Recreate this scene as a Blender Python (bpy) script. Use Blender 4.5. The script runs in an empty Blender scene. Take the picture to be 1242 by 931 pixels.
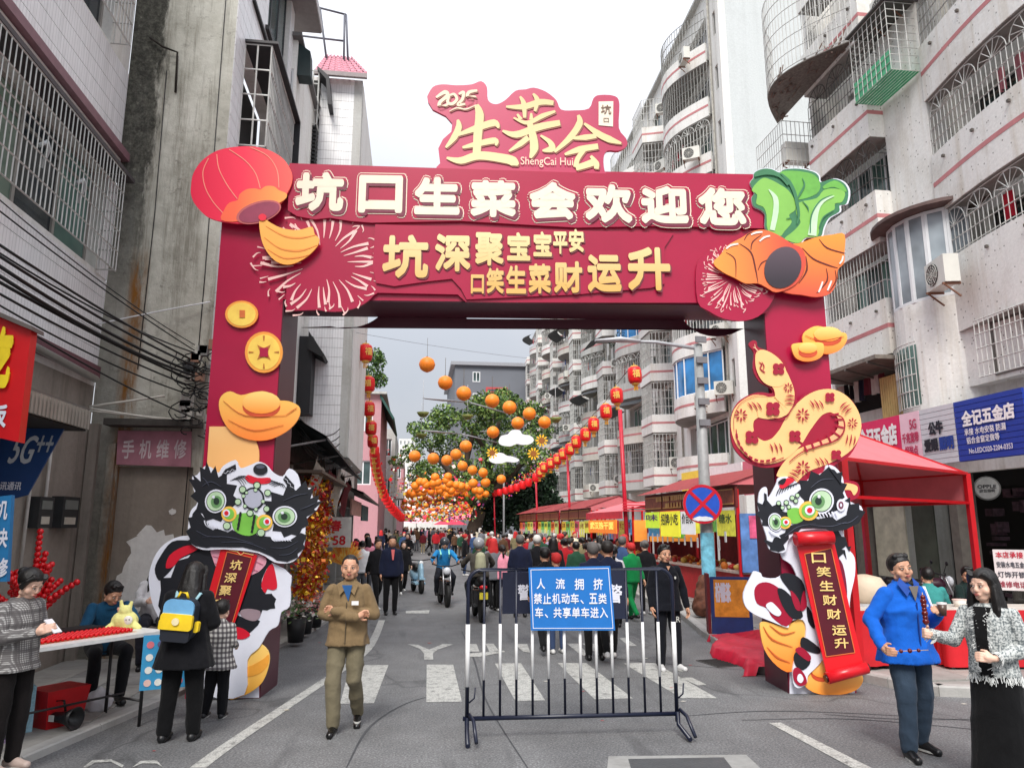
import bpy, math, random
import numpy as np
from mathutils import Vector, Matrix
from mathutils.geometry import tessellate_polygon
random.seed(7)
R = math.radians
scene = bpy.context.scene
col = scene.collection
# ---------------------------------------------------------------- camera
PW, PH, F = 1242.0,931.0,895.0
CX, CY, HY, VX, CH = 621.0,465.5,636.0,500.0,2.05
PIT = math.atan((HY - CY) / F); YAW = math.atan((CX - VX) / math.hypot(F, HY - CY))
cam_d = bpy.data.cameras.new('camera'); cam = bpy.data.objects.new('camera', cam_d); col.objects.link(cam)
cam.location = (0,0, CH); cam.rotation_euler = (R(90) + PIT, 0,-YAW)
cam_d.sensor_width = 36; cam_d.lens = 36 * F / PW; cam_d.clip_end = 2000; cam_d.clip_start = .05
scene.camera = cam
# ---------------------------------------------------------------- sky and sun
world = bpy.data.worlds.new('World'); scene.world = world; world.use_nodes = True
wn = world.node_tree.nodes; wl = world.node_tree.links
bg = wn['Background']; bg.inputs[1].default_value = 0.1
sky = wn.new('ShaderNodeTexSky'); sky.sky_type = 'NISHITA'; sky.sun_disc = False
SUN_EL, SUN_AZ = R(48), R(-165)
sky.sun_elevation = SUN_EL; sky.sun_rotation = SUN_AZ
tc = wn.new('ShaderNodeTexCoord'); sep = wn.new('ShaderNodeSeparateXYZ'); wl.new(tc.outputs['Generated'], sep.inputs[0])
rmp = wn.new('ShaderNodeMapRange'); pwr = wn.new('ShaderNodeMath'); pwr.operation = 'POWER'; pwr.inputs[1].default_value = 1.5; mx_ = wn.new('ShaderNodeMath'); mx_.operation = 'MAXIMUM'; mx_.inputs[1].default_value = 0; wl.new(sep.outputs['Z'], mx_.inputs[0]); wl.new(mx_.outputs[0], pwr.inputs[0]); wl.new(pwr.outputs[0], rmp.inputs[0])      # an overcast sky brightens evenly towards the zenith
rmp.inputs[1].default_value = 0; rmp.inputs[2].default_value = 1; rmp.inputs[3].default_value = 4.0; rmp.inputs[4].default_value = 16
cn = wn.new('ShaderNodeTexNoise'); cn.inputs['Scale'].default_value = 2.6; cn.inputs['Detail'].default_value = 5; wl.new(tc.outputs['Generated'], cn.inputs['Vector'])
cr = wn.new('ShaderNodeValToRGB'); wl.new(cn.outputs[0], cr.inputs[0])
cr.color_ramp.elements[0].position = .38; cr.color_ramp.elements[0].color = (.77,.81,.89,1)
cr.color_ramp.elements[1].position = .62; cr.color_ramp.elements[1].color = (.90,.91,.96,1)
mul = wn.new('ShaderNodeVectorMath'); mul.operation = 'SCALE'; wl.new(cr.outputs[0], mul.inputs[0]); wl.new(rmp.outputs[0], mul.inputs['Scale'])
mixw = wn.new('ShaderNodeMix'); mixw.data_type = 'RGBA'; mixw.inputs[0].default_value = .93
wl.new(sky.outputs[0], mixw.inputs[6]); wl.new(mul.outputs[0], mixw.inputs[7]); wl.new(mixw.outputs[2], bg.inputs[0])
sl = bpy.data.lights.new('sun', 'SUN'); sl.energy = 2.3; sl.angle = R(24); sl.color = (1,.96,.9)
so = bpy.data.objects.new('sun', sl); col.objects.link(so)
sd = Vector((math.sin(SUN_AZ) * math.cos(SUN_EL), math.cos(SUN_AZ) * math.cos(SUN_EL), math.sin(SUN_EL)))
so.rotation_euler = sd.to_track_quat('Z', 'Y').to_euler()
scene.view_settings.view_transform = 'Standard'; scene.view_settings.look = 'None'
scene.view_settings.exposure = 0.66; scene.view_settings.gamma = 1
scene.cycles.max_bounces = 6
# ---------------------------------------------------------------- surveying: where a direction meets a wall or the ground
def ray(x, y):
 cx = x - CX; cu = CY - y
 f = F * math.cos(PIT) - cu * math.sin(PIT); u = F * math.sin(PIT) + cu * math.cos(PIT)
 return f * math.sin(YAW) + cx * math.cos(YAW), f * math.cos(YAW) - cx * math.sin(YAW), u
def ground(x, y, z=0.0):
 X, Y, u = ray(x, y); t = (z - CH) / u; return Vector((X * t, Y * t, z))
def atY(x, y, Yw):
 X, Y, u = ray(x, y); t = Yw / Y; return Vector((X * t, Yw, CH + u * t))
def atX(x, y, Xw):
 X, Y, u = ray(x, y); t = Xw / X; return Vector((Xw, Y * t, CH + u * t))
def at_depth(x, y, d):                      # point d metres in front of the camera, measured along its axis
 X, Y, u = ray(x, y); return Vector((X * d / F, Y * d / F, CH + u * d / F))
# ---------------------------------------------------------------- objects
def tag(o, label=None, cat=None, group=None, kind=None):
 if label: o['label'] = label
 if cat: o['category'] = cat
 if group: o['group'] = group
 if kind: o['kind'] = kind
 return o
def empty(name, loc=(0,0,0), rz=0.0, label=None, cat=None, group=None, parent=None):
 o = bpy.data.objects.new(name, None); col.objects.link(o); o.location = loc; o.rotation_euler = (0,0, rz)
 o.empty_display_size = .1
 if parent: o.parent = parent
 return tag(o, label, cat, group)
def link(name, me, parent=None, loc=None, rz=None):
 o = bpy.data.objects.new(name, me); col.objects.link(o)
 if parent: o.parent = parent
 if loc is not None: o.location = loc
 if rz is not None: o.rotation_euler = rz if hasattr(rz, '__len__') else (0,0, rz)
 return o
def kids(o): return [c for c in bpy.data.objects if c.parent == o]
def copy_tree(o, parent=None, tree=None):
 c = o.copy(); col.objects.link(c); c.parent = parent
 for ch in list(o.children): copy_tree(ch, c)
 return c
# ---------------------------------------------------------------- mesh builder
class MB:
 def __init__(s): s.v = []; s.f = []; s.sm = []; s.mi = []; s.cur = 0
 def add(s, vs, fs, smooth=False):
  n = len(s.v); s.v += [tuple(v) for v in vs]
  for f in fs: s.f.append([n + i for i in f]); s.sm.append(smooth); s.mi.append(s.cur)
  return s
 def box(s, x0, x1, y0, y1, z0, z1, M=None):
  vs = [Vector((x, y, z)) for z in (z0, z1) for y in (y0, y1) for x in (x0, x1)]
  if M is not None: vs = [M @ v for v in vs]
  return s.add(vs, [(0,2,3,1),(4,5,7,6),(0,1,5,4),(2,6,7,3),(0,4,6,2),(1,3,7,5)])
 def bar(s, a, b, w, h=None):            # square bar
  h = h or w; return s.tube([a, b],[w * .7071] * 2,4, sx=1, sy=h / w, smooth=False, rot=math.pi / 4)
 def tube(s, pts, rads, n=8, sx=1, sy=1, smooth=True, cap=True, rot=0.0, up=None):
  pts = [Vector(p) for p in pts]
  if not hasattr(rads, '__len__'): rads = [rads] * len(pts)
  t0 = (pts[1] - pts[0]).normalized()
  u = Vector(up) if up else (Vector((0,0,1)) if abs(t0.z) < .9 else Vector((1,0,0)))
  base = len(s.v); m = len(pts)
  for i, p in enumerate(pts):
   t = (pts[min(i + 1, m - 1)] - pts[max(i - 1,0)]).normalized()
   a = t.cross(u)
   if a.length < 1e-5: a = t.cross(Vector((0,1,0)))
   a.normalize(); b = t.cross(a).normalized(); u = -b if False else u
   for k in range(n):
    q = rot + 2 * math.pi * k / n
    s.v.append(tuple(p + a * (rads[i] * sx * math.cos(q)) + b * (rads[i] * sy * math.sin(q))))
  for i in range(m - 1):
   for k in range(n):
    k2 = (k + 1) % n
    s.f.append([base + i * n + k, base + i * n + k2, base + (i + 1) * n + k2, base + (i + 1) * n + k]); s.sm.append(smooth); s.mi.append(s.cur)
  if cap:
   s.f.append([base + k for k in range(n)][::-1]); s.sm.append(False); s.mi.append(s.cur)
   s.f.append([base + (m - 1) * n + k for k in range(n)]); s.sm.append(False); s.mi.append(s.cur)
  return s
 def lathe(s, prof, c=(0,0,0), n=12, ax='z', smooth=True, sx=1, sy=1):
  base = len(s.v); m = len(prof)
  for r, z in prof:
   for k in range(n):
    q = 2 * math.pi * k / n; p = (r * math.cos(q) * sx, r * math.sin(q) * sy, z)
    if ax == 'y': p = (p[0], p[2], p[1])
    if ax == 'x': p = (p[2], p[0], p[1])
    s.v.append((p[0] + c[0], p[1] + c[1], p[2] + c[2]))
  for i in range(m - 1):
   for k in range(n):
    k2 = (k + 1) % n
    s.f.append([base + i * n + k, base + i * n + k2, base + (i + 1) * n + k2, base + (i + 1) * n + k]); s.sm.append(smooth); s.mi.append(s.cur)
  for i in (0, m - 1):
   if prof[i][0] > 1e-4: s.f.append([base + i * n + k for k in range(n)]); s.sm.append(False); s.mi.append(s.cur)
  return s
 def ball(s, c, r, n=10, m=7, sx=1, sy=1, sz=1):
  pr = [(max(1e-5, r * math.sin(math.pi * i / m)),-r * sz * math.cos(math.pi * i / m)) for i in range(m + 1)]
  return s.lathe(pr, c, n, sx=sx, sy=sy)
 def prism(s, pts, y0, y1, holes=()):    # polygon in the x,z plane, thickened from y0 (front) to y1 (back)
  loops = [list(pts)] + [list(h) for h in holes]
  flat = [Vector((p[0], p[1],0)) for l in loops for p in l]
  tris = tessellate_polygon([[Vector((p[0], p[1],0)) for p in l] for l in loops])
  n = len(flat); b = len(s.v)
  s.v += [(p.x, y0, p.y) for p in flat] + [(p.x, y1, p.y) for p in flat]
  def ar(t): return (flat[t[1]].x - flat[t[0]].x) * (flat[t[2]].y - flat[t[0]].y) - (flat[t[2]].x - flat[t[0]].x) * (flat[t[1]].y - flat[t[0]].y)
  for t in tris:
   t = list(t) if ar(t) > 0 else list(t)[::-1]
   s.f.append([b + i for i in t]); s.sm.append(False); s.mi.append(s.cur)
   s.f.append([b + n + i for i in t[::-1]]); s.sm.append(False); s.mi.append(s.cur)
  o = 0
  for l in loops:
   k = len(l)
   for i in range(k):
    j = (i + 1) % k; s.f.append([b + o + i, b + o + j, b + n + o + j, b + n + o + i]); s.sm.append(False); s.mi.append(s.cur)
   o += k
  return s
 def mesh(s, name, *mats):
  me = bpy.data.meshes.new(name); me.from_pydata(s.v, [], s.f)
  me.polygons.foreach_set('use_smooth', s.sm)
  for m in mats: me.materials.append(m)
  if len(mats) > 1: me.polygons.foreach_set('material_index', s.mi)
  me.update(); return me
 def build(s, name, m, parent=None, loc=None, rz=None):
  ms = m if isinstance(m, (list, tuple)) else [m]
  return link(name, s.mesh(name, *ms), parent, loc, rz)
def smooth_pts(p, k=4, closed=True):
 p = [Vector((a[0], a[1])) for a in p]; n = len(p); out = []
 for i in range(n if closed else n - 1):
  g = (lambda j: p[j % n]) if closed else (lambda j: p[max(0, min(n - 1, j))])
  a, b, c, d = g(i - 1), g(i), g(i + 1), g(i + 2)
  for q in range(k):
   t = q / k
   out.append(.5 * ((2 * b) + (c - a) * t + (2 * a - 5 * b + 4 * c - d) * t * t + (3 * b - a - 3 * c + d) * t ** 3))
 if not closed: out.append(p[-1])
 return [(q.x, q.y) for q in out]
def spine(pts, ws, k=5, sm=True):           # outline of a brush stroke: centre line with widths
 ws = list(ws) + [ws[-1]] * (len(pts) - len(ws))
 if sm:
  q = smooth_pts(pts, k, False); w = []
  for i in range(len(pts) - 1):
   for j in range(k): w.append(ws[i] + (ws[i + 1] - ws[i]) * j / k)
  w.append(ws[-1])
 else: q, w = pts, ws
 l, r = [],[]
 for i in range(len(q)):
  a = Vector(q[max(0, i - 1)]); b = Vector(q[min(len(q) - 1, i + 1)]); t = (b - a)
  if t.length < 1e-6: t = Vector((1,0))
  t.normalize(); n = Vector((-t.y, t.x)) * w[i] / 2
  l.append((q[i][0] + n.x, q[i][1] + n.y)); r.append((q[i][0] - n.x, q[i][1] - n.y))
 return l + r[::-1]
def ell(cx, cy, rx, ry=None, n=20, rot=0.0):
 ry = ry or rx; c, s_ = math.cos(R(rot)), math.sin(R(rot))
 return [(cx + rx * math.cos(2 * math.pi * i / n) * c - ry * math.sin(2 * math.pi * i / n) * s_, cy + rx * math.cos(2 * math.pi * i / n) * s_ + ry * math.sin(2 * math.pi * i / n) * c) for i in range(n)]
# ---------------------------------------------------------------- lettering (Blender's built-in font)
_tc = {}
def glyphs(txt, bold=0.0, narrow=1.0):
 """flat outline mesh of a text, as (verts, faces, bounds); built once per text"""
 key = (txt, bold)
 if key not in _tc:
  cu = bpy.data.curves.new('t', 'FONT'); cu.body = txt; cu.size = 1; cu.offset = bold; cu.fill_mode = 'FRONT'; cu.resolution_u = 3
  o = bpy.data.objects.new('t', cu); col.objects.link(o)
  dg = bpy.context.evaluated_depsgraph_get(); me = bpy.data.meshes.new_from_object(o.evaluated_get(dg))
  vs = [(v.co.x, v.co.y) for v in me.vertices]; fs = [tuple(p.vertices) for p in me.polygons]
  bpy.data.objects.remove(o); bpy.data.curves.remove(cu); bpy.data.meshes.remove(me)
  _tc[key] = (vs, fs)
 return _tc[key]
def text_mb(mb, txt, x0, x1, z0, z1, y, bold=0.02, shear=0.0, th=0.0, fit=None):
 """letters filling the box x0..x1, z0..z1 in the x,z plane at depth y, facing -y"""
 if bold > .014:                         # heavy face: the regular letters laid over each other, a hair apart in depth
  n = 8 if bold < .045 else 12; ex = bold * .9
  mx, mz = (x1 - x0) * ex * .5,(z1 - z0) * ex
  if len(txt) > 1: mx = mz
  for k in range(n):
   a = 2 * math.pi * k / n; dx, dz = mx * math.cos(a), mz * math.sin(a)
   text_mb(mb, txt, x0 + mx + dx, x1 - mx + dx, z0 + mz + dz, z1 - mz + dz, y - .0003 * k, 0, shear)
  return text_mb(mb, txt, x0 + mx, x1 - mx, z0 + mz, z1 - mz, y, 0, shear, th)
 vs, fs = glyphs(txt, bold)
 if not vs: return mb
 bv = fit or vs
 ax = min(v[0] for v in bv); bx = max(v[0] for v in bv); ay = min(v[1] for v in bv); by = max(v[1] for v in bv)
 sx = (x1 - x0) / max(1e-6, bx - ax); sz = (z1 - z0) / max(1e-6, by - ay)
 P = []
 for v in vs:
  a = (v[1] - ay) * sz; P.append((x0 + (v[0] - ax) * sx + shear * a, y, z0 + a))
 mb.add(P, fs)
 if th:
  ed = {}
  for f in fs:
   for i in range(len(f)):
    a, b = f[i], f[(i + 1) % len(f)]
    if (b, a) in ed: ed.pop((b, a))
    else: ed[(a, b)] = 1
  Q = [(p[0], p[1] + th, p[2]) for p in P]
  for a, b in ed: mb.add([P[a], P[b], Q[b], Q[a]],[(0,3,2,1)])
 return mb
# ---------------------------------------------------------------- materials
_m = {}
def _base(name, rough, spec=.5):
 m = bpy.data.materials.new(name); m.use_nodes = True; nt = m.node_tree; b = nt.nodes['Principled BSDF']
 b.inputs['Roughness'].default_value = rough; b.inputs['Specular IOR Level'].default_value = spec
 return m, nt, b
def _noise(nt, scale, detail=4, vec=None, rough=.5):
 n = nt.nodes.new('ShaderNodeTexNoise'); n.inputs['Scale'].default_value = scale; n.inputs['Detail'].default_value = detail; n.inputs['Roughness'].default_value = rough
 if vec: nt.links.new(vec, n.inputs['Vector'])
 return n.outputs[0]
def _ramp(nt, fac, *st):
 r = nt.nodes.new('ShaderNodeValToRGB'); nt.links.new(fac, r.inputs[0]); e = r.color_ramp.elements
 while len(e) < len(st): e.new(.5)
 for i, (p, c) in enumerate(st): e[i].position = p; e[i].color = (*c, 1) if hasattr(c, '__len__') else (c, c, c, 1)
 return r.outputs[0]
def _mix(nt, fac, a, b, mode='MIX'):
 m = nt.nodes.new('ShaderNodeMix'); m.data_type = 'RGBA'; m.blend_type = mode
 for i, v in ((0, fac),(6, a),(7, b)):
  if isinstance(v, (int, float)): m.inputs[i].default_value = v if i == 0 else (v, v, v, 1)
  elif isinstance(v, (tuple, list)): m.inputs[i].default_value = (*v, 1)
  else: nt.links.new(v, m.inputs[i])
 return m.outputs[2]
def _bump(nt, b, h, dist, st=.6):
 n = nt.nodes.new('ShaderNodeBump'); n.inputs['Distance'].default_value = dist; n.inputs['Strength'].default_value = st
 nt.links.new(h, n.inputs['Height']); nt.links.new(n.outputs[0], b.inputs['Normal'])
def _obj(nt, sc=(1,1,1), geo=False):
 if geo: o = nt.nodes.new('ShaderNodeNewGeometry').outputs['Position']
 else: o = nt.nodes.new('ShaderNodeTexCoord').outputs['Object']
 m = nt.nodes.new('ShaderNodeMapping'); m.inputs['Scale'].default_value = sc; nt.links.new(o, m.inputs[0]); return m.outputs[0]
def srgb(r, g, b):
 f = lambda c: (c / 255 / 12.92) if c <= 10 else ((c / 255 + .055) / 1.055) ** 2.4
 return (f(r), f(g), f(b))
def mat(c, rough=.6, var=.12, sc=6, bump=0.0, metal=0.0, emit=0.0, name=None, spec=.5, alpha=1, trans=0, sss=0):
 key = (tuple(round(x, 4) for x in c), rough, var, sc, bump, metal, emit, alpha, trans, sss)
 if key in _m: return _m[key]
 m, nt, b = _base(name or 'surface', rough, spec)
 v = _obj(nt, geo=False)
 n = _noise(nt, sc, 5, v, .6)
 lo = tuple(x * (1 - var) for x in c); hi = tuple(min(1, x * (1 + var)) for x in c)
 colr = _ramp(nt, n, (.3, lo),(.7, hi)); nt.links.new(colr, b.inputs['Base Color'])
 b.inputs['Metallic'].default_value = metal
 if bump: _bump(nt, b, _noise(nt, sc * 6,3, v), bump)
 if emit: nt.links.new(colr, b.inputs['Emission Color']); b.inputs['Emission Strength'].default_value = emit
 if alpha < 1: b.inputs['Alpha'].default_value = alpha
 if trans: b.inputs['Transmission Weight'].default_value = trans
 if sss: b.inputs['Subsurface Weight'].default_value = sss; b.inputs['Subsurface Radius'].default_value = (.02,.008,.004)
 _m[key] = m; return m
def M(r, g, b, rough=.6, **k): return mat(srgb(r, g, b), rough, **k)
def gradmat(name, c0, c1, z0, z1, axis=2, rough=.45, c2=None):
 """printed board whose ink runs from one colour to another"""
 m, nt, b = _base(name, rough); s = nt.nodes.new('ShaderNodeSeparateXYZ'); nt.links.new(_obj(nt), s.inputs[0])
 mr = nt.nodes.new('ShaderNodeMapRange'); mr.inputs[1].default_value = z0; mr.inputs[2].default_value = z1; nt.links.new(s.outputs[axis], mr.inputs[0])
 st = [(0, srgb(*c0)),(1, srgb(*c1))] if c2 is None else [(0, srgb(*c0)),(.5, srgb(*c2)),(1, srgb(*c1))]
 nt.links.new(_ramp(nt, mr.outputs[0], *st), b.inputs['Base Color']); return m
def asphalt_mat():
 m, nt, b = _base('asphalt', .75); v = _obj(nt, geo=True)
 big = _ramp(nt, _noise(nt, .25,4, v),(.35,(.128,.129,.132)),(.65,(.175,.176,.178)))
 mid = _mix(nt, .45, big, _ramp(nt, _noise(nt, 2.2,5, v, .7),(.35,.6),(.7,1.2)), 'MULTIPLY')
 fine = _noise(nt, 48,4, v, .8)
 c = _mix(nt, .85, mid, _ramp(nt, fine, (.36,.45),(.5,.92),(.64,2.0)), 'MULTIPLY')
 tr = _noise(nt, .9,4, _obj(nt, (1.1,.12,1), True),.6); c = _mix(nt, .6, c, _ramp(nt, tr, (.3,.72),(.55,1.0),(.75,1.22)), 'MULTIPLY')
 sv = _noise(nt, 3.2,6, v, .75); c = _mix(nt, _ramp(nt, sv, (.64,0),(.70,.55)), c, (.035,.035,.036))
 vo = nt.nodes.new('ShaderNodeTexVoronoi'); vo.feature = 'DISTANCE_TO_EDGE'; vo.inputs['Scale'].default_value = .16
 ns = nt.nodes.new('ShaderNodeTexNoise'); ns.inputs['Scale'].default_value = .8; nt.links.new(v, ns.inputs['Vector'])
 ad = nt.nodes.new('ShaderNodeVectorMath'); ad.operation = 'MULTIPLY_ADD'; ad.inputs[1].default_value = (2,2,2)
 nt.links.new(ns.outputs['Color'], ad.inputs[0]); nt.links.new(v, ad.inputs[2]); nt.links.new(ad.outputs[0], vo.inputs['Vector'])
 c = _mix(nt, _ramp(nt, vo.outputs['Distance'],(0,.55),(.006,0)), c, (.03,.03,.032))
 sp = _noise(nt, 1.3,3, _obj(nt, (3,.35,1), True))
 c = _mix(nt, _ramp(nt, sp, (.60,0),(.72,.5)), c, (.055,.055,.058))
 nt.links.new(c, b.inputs['Base Color']); _bump(nt, b, fine, .004,.5); return m
def paint_mat():
 m, nt, b = _base('road_paint', .6); v = _obj(nt, geo=True)
 w = _mix(nt, 1, _ramp(nt, _noise(nt, 9,5, v, .75),(.32,.3),(.5,.95),(.8,1.05)),(.50,.50,.47), 'MULTIPLY')
 c = _mix(nt, _ramp(nt, _noise(nt, 60,2, v),(.38,.6),(.5,0)), w, (.12,.12,.12))
 nt.links.new(c, b.inputs['Base Color']); return m
def plaster_mat(name, base, dirt, grime=.5, speck=0.0, tiles=None):
 """rendered wall with rain streaks running down it"""
 m, nt, b = _base(name, .85,.3); v = _obj(nt, geo=True)
 st = _noise(nt, 1,5, _obj(nt, (2.3,2.3,.12), True),.7); bl = _noise(nt, .6,6, v, .65)
 c = _mix(nt, _ramp(nt, st, (.50,0),(.78, grime)), base, dirt)
 c = _mix(nt, _ramp(nt, bl, (.52,0),(.75, grime * .7)), c, tuple(x * .75 for x in dirt))
 c = _mix(nt, .35, c, _ramp(nt, _noise(nt, 14,4, v),(.3,.8),(.7,1.12)), 'MULTIPLY')
 if speck:
  vo = nt.nodes.new('ShaderNodeTexVoronoi'); vo.inputs['Scale'].default_value = 7; nt.links.new(v, vo.inputs['Vector'])
  c = _mix(nt, _ramp(nt, vo.outputs['Distance'],(.10, speck),(.16,0)), c, (.1,.09,.07))
 nt.links.new(c, b.inputs['Base Color']); _bump(nt, b, _noise(nt, 22,4, v),.01,.5); return m
def striptile_mat(name, base, axis):
 """narrow upright ceramic strip tiles, about 45 mm, in courses"""
 m, nt, b = _base(name, .35); s = nt.nodes.new('ShaderNodeSeparateXYZ'); nt.links.new(_obj(nt, geo=True), s.inputs[0])
 def tri(out, per, w):
  a = nt.nodes.new('ShaderNodeMath'); a.operation = 'MULTIPLY'; a.inputs[1].default_value = 1 / per; nt.links.new(out, a.inputs[0])
  f = nt.nodes.new('ShaderNodeMath'); f.operation = 'FRACT'; nt.links.new(a.outputs[0], f.inputs[0])
  return _ramp(nt, f.outputs[0],(0,1),(w, 0))
 g1 = tri(s.outputs[axis],.075,.16)
 c = _mix(nt, .55, base, _ramp(nt, _noise(nt, 2,5, _obj(nt, (6,6,.5), True),.7),(.3,.75),(.6,1.1)), 'MULTIPLY')
 c = _mix(nt, _ramp(nt, _noise(nt, .8,5, _obj(nt, (2,2,.2), True),.7),(.55,0),(.8,.35)), c, (.2,.19,.17))
 c = _mix(nt, g1, c, tuple(x * .58 for x in base)); nt.links.new(c, b.inputs['Base Color']); return m
def concrete_mat():
 """old bare gable: black mould down one side, rust runs, pale render"""
 m, nt, b = _base('weathered_concrete', .9,.2); v = _obj(nt, geo=True)
 s = nt.nodes.new('ShaderNodeSeparateXYZ'); nt.links.new(v, s.inputs[0])
 pale = _ramp(nt, _noise(nt, 1.1,8, v, .72),(.3,(.34,.33,.28)),(.5,(.52,.51,.445)),(.7,(.66,.65,.58)))
 pale = _mix(nt, _ramp(nt, _noise(nt, 1,7, _obj(nt, (3.2,3.2,.22), True),.78),(.50,0),(.66,.75)), pale, (.17,.155,.12)); pale = _mix(nt, _ramp(nt, _noise(nt, 2.6,7, v, .8),(.56,0),(.66,.6)), pale, (.13,.12,.10))
 lowf = nt.nodes.new('ShaderNodeMapRange'); nt.links.new(s.outputs[2], lowf.inputs[0]); lowf.inputs[1].default_value = 4.2; lowf.inputs[2].default_value = 2.2; lowf.inputs[3].default_value = 0; lowf.inputs[4].default_value = .75
 c = _mix(nt, lowf.outputs[0], pale, _ramp(nt, _noise(nt, 3,6, v, .7),(.3,(.13,.115,.095)),(.7,(.30,.27,.22))))
 dx = nt.nodes.new('ShaderNodeMapRange'); nt.links.new(s.outputs[0], dx.inputs[0]); dx.inputs[1].default_value = -4.92; dx.inputs[2].default_value = -4.1; dx.inputs[3].default_value = .40; dx.inputs[4].default_value = -.25
 ad = nt.nodes.new('ShaderNodeMath'); ad.operation = 'ADD'; nt.links.new(dx.outputs[0], ad.inputs[0]); nt.links.new(_noise(nt, 1.6,7, _obj(nt, (1.6,1.6,.45), True),.75), ad.inputs[1])
 hz = nt.nodes.new('ShaderNodeMapRange'); nt.links.new(s.outputs[2], hz.inputs[0]); hz.inputs[1].default_value = 5.5; hz.inputs[2].default_value = 8; hz.inputs[3].default_value = .4; hz.inputs[4].default_value = 1
 mk = _ramp(nt, ad.outputs[0],(.52,0),(.64,.93)); mm = nt.nodes.new('ShaderNodeMath'); mm.operation = 'MULTIPLY'; nt.links.new(mk, mm.inputs[0]); nt.links.new(hz.outputs[0], mm.inputs[1])
 c = _mix(nt, mm.outputs[0], c, _ramp(nt, _noise(nt, 12,5, v, .8),(.42,(.022,.021,.018)),(.62,(.10,.10,.08)),(.8,(.33,.32,.27))))
 rx = nt.nodes.new('ShaderNodeMath'); rx.operation = 'ADD'; rx.inputs[1].default_value = 4.56; nt.links.new(s.outputs[0], rx.inputs[0])
 ra = nt.nodes.new('ShaderNodeMath'); ra.operation = 'ABSOLUTE'; nt.links.new(rx.outputs[0], ra.inputs[0])
 rz_ = nt.nodes.new('ShaderNodeMapRange'); nt.links.new(s.outputs[2], rz_.inputs[0]); rz_.inputs[1].default_value = 6.6; rz_.inputs[2].default_value = 6.2; rz_.inputs[3].default_value = 0; rz_.inputs[4].default_value = 1
 ru = nt.nodes.new('ShaderNodeMath'); ru.operation = 'MULTIPLY'; nt.links.new(_ramp(nt, ra.outputs[0],(.05,1),(.18,0)), ru.inputs[0]); nt.links.new(_ramp(nt, _noise(nt, 2.5,5, _obj(nt, (3,3,.6), True),.7),(.38,0),(.6,1)), ru.inputs[1])
 r2 = nt.nodes.new('ShaderNodeMath'); r2.operation = 'MULTIPLY'; nt.links.new(ru.outputs[0], r2.inputs[0]); nt.links.new(rz_.outputs[0], r2.inputs[1])
 c = _mix(nt, r2.outputs[0], c, (.24,.10,.02))
 nt.links.new(c, b.inputs['Base Color']); _bump(nt, b, _noise(nt, 9,6, v, .7),.03,.6); return m
def glass_mat(c=(.05,.08,.08), name='window_glass', rough=.12):
 key = ('glass', c, rough)
 if key in _m: return _m[key]
 m, nt, b = _base(name, rough, .6); v = _obj(nt, geo=True)
 nt.links.new(_ramp(nt, _noise(nt, .9,3, v),(.35, tuple(x * .6 for x in c)),(.65, tuple(x * 1.4 for x in c))), b.inputs['Base Color']); _m[key] = m; return m
def fabric(c, sc=220, var=.1, rough=.9, fold=.006, sheen=.2):
 key = ('fab', tuple(round(x, 4) for x in c), fold)
 if key in _m: return _m[key]
 m, nt, b = _base('cloth', rough, .2); v = _obj(nt)
 nt.links.new(_mix(nt, .6, c, _ramp(nt, _noise(nt, 5,5, v, .6),(.3,1 - var * 2),(.7,1 + var * 2)), 'MULTIPLY'), b.inputs['Base Color'])
 b.inputs['Sheen Weight'].default_value = sheen * .3
 _bump(nt, b, _noise(nt, 16,4, _obj(nt, (1,1,.55)),.6),.02,.55); _m[key] = m; return m
def FB(r, g, b, **k): return fabric(srgb(r, g, b), **k)
def plaid_mat(name, base, dark, per, w=.5, fine=0.0, axes=(0,2), third=None):
 """woven check: two sets of stripes that darken where they cross"""
 m, nt, b = _base(name, .9,.2); s = nt.nodes.new('ShaderNodeSeparateXYZ'); nt.links.new(_obj(nt), s.inputs[0])
 c = base
 def stripe(out, p, ww):
  a = nt.nodes.new('ShaderNodeMath'); a.operation = 'MULTIPLY'; a.inputs[1].default_value = 1 / p; nt.links.new(out, a.inputs[0])
  f = nt.nodes.new('ShaderNodeMath'); f.operation = 'FRACT'; nt.links.new(a.outputs[0], f.inputs[0])
  return _ramp(nt, f.outputs[0],(ww - .02,.75),(ww + .02,0))
 cc = None
 ax = nt.nodes.new('ShaderNodeMath'); ax.operation = 'ADD'; nt.links.new(s.outputs[0], ax.inputs[0])
 k = nt.nodes.new('ShaderNodeMath'); k.operation = 'MULTIPLY'; k.inputs[1].default_value = .8; nt.links.new(s.outputs[1], k.inputs[0]); nt.links.new(k.outputs[0], ax.inputs[1])
 c = _mix(nt, stripe(ax.outputs[0], per, w), base, dark); c = _mix(nt, stripe(s.outputs[2], per, w), c, dark)
 if fine: c = _mix(nt, stripe(ax.outputs[0], fine, .5), c, dark); c = _mix(nt, stripe(s.outputs[2], fine, .5), c, dark)
 if third: c = _mix(nt, _ramp(nt, _noise(nt, 60,3, _obj(nt)),(.42,.9),(.56,0)), c, third)
 c = _mix(nt, .5, c, _ramp(nt, _noise(nt, 6,4, _obj(nt)),(.3,.75),(.7,1.15)), 'MULTIPLY')
 nt.links.new(c, b.inputs['Base Color']); _bump(nt, b, _noise(nt, 16,4, _obj(nt)),.02,.5); return m
ASPH = asphalt_mat(); PAINT = paint_mat()
WHITEP = plaster_mat('white_plaster', (.80,.79,.76),(.42,.37,.29),.6)
WHITES = plaster_mat('speckled_plaster', (.80,.79,.76),(.46,.38,.26),.6,.75)
GREYP = plaster_mat('grey_plaster', (.5,.5,.48),(.22,.19,.14),.6)
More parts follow.
